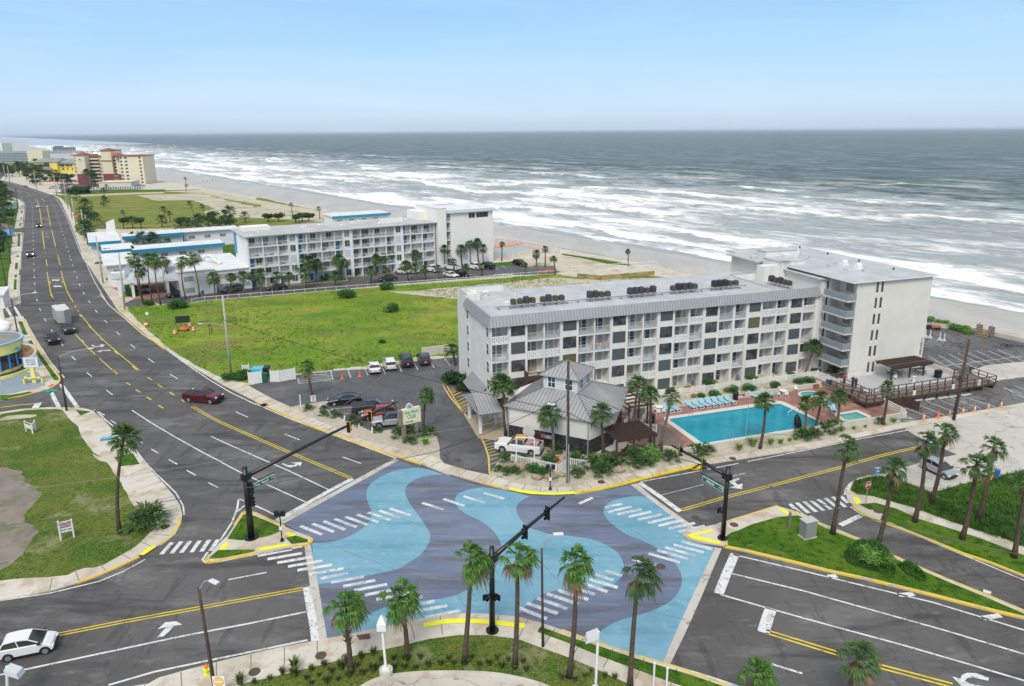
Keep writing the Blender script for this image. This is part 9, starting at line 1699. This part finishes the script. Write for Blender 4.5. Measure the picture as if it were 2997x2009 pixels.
# ================================================================== PEOPLE
skin=mat('skin',(.42,.25,.17),.6)
def person(p,yw,label,top_m,leg_m,hair,sit=False,arm=.25,s=1.0):
 t=bpy.data.meshes.new('person');J={};V_=[];Ed=[];Rd=[]
 def j(n,co,r,par=None):
  J[n]=len(V_);V_.append(co);Rd.append(r)
  if par:Ed.append((J[par],J[n]))
 ph=.92
 if sit:ph=.48
 j('pelvis',(0,0,ph),.15);j('waist',(0,0,ph+.2),.135,'pelvis');j('chest',(0,.01,ph+.42),.16,'waist');j('neck',(0,0,ph+.58),.06,'chest');j('chin',(0,-.01,ph+.64),.065,'neck');j('head',(0,-.02,ph+.74),.1,'chin');j('crown',(0,0,ph+.82),.07,'head');j('nose',(0,-.11,ph+.72),.02,'head')
 for sx,n in((-1,'l'),(1,'r')):
  j(n+'sh',(sx*.19,0,ph+.5),.065,'chest');j(n+'el',(sx*.26,-.03-arm*.3,ph+.24),.045,n+'sh');j(n+'wr',(sx*.2,-.1-arm,ph+.08+arm*.6),.032,n+'el');j(n+'palm',(sx*.19,-.15-arm,ph+.05+arm*.6),.035,n+'wr')
  for k in range(4):j(n+'f%d'%k,(sx*(.16+k*.022),-.22-arm-(.01 if k in(1,2)else 0),ph+.02+arm*.6),.010,n+'palm')
  j(n+'th',(sx*.13,-.2-arm+.02,ph+.08+arm*.6),.011,n+'palm')
  if sit:j(n+'hip',(sx*.1,-.03,ph-.02),.1,'pelvis');j(n+'kn',(sx*.13,-.42,ph),.065,n+'hip');j(n+'an',(sx*.13,-.45,.09),.042,n+'kn');j(n+'to',(sx*.14,-.6,.04),.035,n+'an')
  else:j(n+'hip',(sx*.1,0,ph-.08),.1,'pelvis');j(n+'kn',(sx*.11,-.02*sx-.02,.48),.068,n+'hip');j(n+'an',(sx*.12,.03*sx,.09),.042,n+'kn');j(n+'to',(sx*.13,.03*sx-.15,.04),.035,n+'an')
 t.from_pydata(V_,Ed,[]);o=bpy.data.objects.new('person',t);COL.objects.link(o);sk=o.modifiers.new('skin','SKIN');sk.use_smooth_shade=True
 for i,v in enumerate(t.skin_vertices[0].data):v.radius=(Rd[i],Rd[i]);v.use_root=(i==0)
 sb=o.modifiers.new('sub','SUBSURF');sb.levels=1;sb.render_levels=1
 dg=bpy.context.evaluated_depsgraph_get();me=bpy.data.meshes.new_from_object(o.evaluated_get(dg));o.modifiers.clear();o.data=me;me.materials.clear();me.materials.append(skin)
 o.location=p;o.rotation_euler=(0,0,yw);o.scale=(s,)*3;tag(o,label,'person')
 def shell(name,test,off,m_):
  bm=bmesh.new();bm.from_mesh(me);bm.normal_update();dele=[f for f in bm.faces if not test(f.calc_center_median())];bmesh.ops.delete(bm,geom=dele,context='FACES')
  for v in bm.verts:v.co+=v.normal*off
  m2_=bpy.data.meshes.new(name);bm.to_mesh(m2_);bm.free();m2_.polygons.foreach_set('use_smooth',[True]*len(m2_.polygons));return link(name,m2_,m_,o)
 shell('jacket',lambda c:ph-.04<c.z<ph+.57 and not(c.z<ph+.12+arm*.6 and c.y<-.1-arm*.8 and abs(c.x)>.12 and not sit),.018,top_m);shell('trousers',lambda c:c.z<ph+.0 and c.z>.1 and(c.y>-.12-(.4 if sit else 0))and abs(c.x)<.24,.014,leg_m)
 shell('shoes',lambda c:c.z<.1,.012,black);shell('hair',lambda c:c.z>ph+.70 and(c.y>-.06 or c.z>ph+.80)and abs(c.x)<.14,.015,hair);return o
hair_=mat('dark_hair',(.02,.014,.01),.7);hair2=mat('brown_hair',(.08,.045,.025),.7);suit=mat('charcoal_suit',(.03,.035,.045),.8);redm=mat('bright_red_shirt',(.50,.015,.02),.8);shirt=mat('pale_shirt',(.5,.5,.48),.8);navy=mat('dark_trousers',(.02,.022,.03),.8);org=mat('orange_shirt',(.70,.09,.03),.8)
person(at(DK,345,855,.8)+Vector((0,.3,0)),R(20),'person in a red shirt standing beside the timber rail on the patio',redm,navy,hair2);person(at(DK,428,870,.8),R(150),'person in dark jacket with pale shirt front, left of the suited pair',suit,navy,hair_,arm=.3);person(at(DK,462,888,.8),R(200),'person in dark suit with back to the road, right of the pair',suit,navy,hair_,arm=.1)
bu=17.0;q=HF.p(bu-.1,.75,FL[3]+.02);person(q,HF.a+R(80),'seated person in an orange top on the third floor balcony',org,shirt,hair_,sit=True);chair(q+Vector((0,.0,0))+HF.v*.05,HF.a+R(80),'white balcony chair under the person in orange')
q=HF.p(15.9,.75,FL[3]+.02);person(q,HF.a+R(-60),'seated person half hidden at the left of the third floor balcony',org,navy,hair2,sit=True);chair(q,HF.a+R(-60),'white balcony chair at the left of the orange clad pair')
p=g(PL(1290,215),.14);person(HF.p(36.9,-2.9,.14),HF.a+R(170),'person in a pale shirt walking behind the terrace fence',shirt,mat('khaki',(.3,.26,.18),.8),mat('grey_hair',(.4,.39,.37),.7))
for i,(x,y)in enumerate(((1855,480),(1895,478),(1940,475))):person(g(A(x,y),-2.6),R(90*i),f"tiny dark figure, {ORD[i]} from the left on the distant wet sand",suit,navy,hair_)
# ================================================================== WIRES
def wire(name,pts,sag,label,r=.02,m_=black,cat='cable'):
 mb=MB()
 for a,b in zip(pts,pts[1:]):
  P=[a+(b-a)*(i/14)-Vector((0,0,sag*4*(i/14)*(1-i/14)))for i in range(15)];mb.tube(P,r,5,False)
 return one(name,mb,m_,label,cat)
def tip(q,z):return g(q,z)
pole=g(E(1128,975),.12);pt=Vector((pole.x,pole.y,0));g1=g(B(2110,745),.12);g3=g(DK(1535,1225),.12)
wire('overhead_cable',[Vector((g1.x-1,g1.y,9.6)),pt+Vector((0,0,8.4)),Vector((b3_.x,b3_.y,7.2)),g(U(2300,690),5.0)],.7,'thick black overhead cable from the meadow pole past the corner pole to the right verge',.035)
wire('overhead_wire',[g(E(-500,560),7.0),pt+Vector((0,0,9.3)),g3+Vector((1,0,9.4))],.5,'thin grey overhead wire crossing in front of the hotel to the leaning pole',.016,mat('grey_wire',(.22,.22,.22),.6))
wire('overhead_wire',[g(A(-200,1000),8.5)if False else g(W(-200,560),6),g(E(-100,700),7.5),pt+Vector((0,0,10.5))],.4,'thin dark overhead wire crossing the avenue above the left lawn',.03)
wire('overhead_wire',[g(W(-300,340),7.5),g(Q(500,-30),8),g(N(-200,900),9.5)],.4,'thin pale overhead wire crossing high over the left lanes',.018,mat('grey_wire',(.22,.22,.22),.6))
wire('overhead_wire',[g(PL(-300,560),9),g(PL(900,660),8.6),g(PL(1800,800),8.5)],.3,'thin dark overhead wire seen against the pool water',.02)
mb=MB();p=at(PL,1268,915,.12);mb.tube([p,p+Vector((.1,0,6.3))],.035,6);one('flagpole',mb,mat('thin_pole_grey',(.30,.38,.38),.6),'very thin grey pole standing before the pool wall','pole')
# ================================================================== labels shared by repeats nothing tells apart: keep groups, drop duplicates
seen={}
for o in list(COL.objects):
 if o.parent is None and 'label' in o and o.get('kind')is None:
  seen.setdefault(o['label'],[]).append(o)
for lab,L in seen.items():
 if len(L)>1:
  for o in L:
   if 'group' not in o:o['group']='look-alikes: '+L[0].name.split('.')[0]
# ================================================================== haze over the sea and coast
hz_=MB().box(-45000,45000,-800,50000,-10.0,46).build('haze',None);hz_['kind']='stuff'
hm_=bpy.data.materials.new('haze_air');hm_.use_nodes=True;hn=hm_.node_tree;hn.nodes.clear();pv=hn.nodes.new('ShaderNodeVolumePrincipled');pv.inputs['Density'].default_value=.00005;pv.inputs['Color'].default_value=(.78,.89,1.0,1)
ho=hn.nodes.new('ShaderNodeOutputMaterial');hn.links.new(pv.outputs[0],ho.inputs['Volume']);hz_.data.materials.append(hm_)
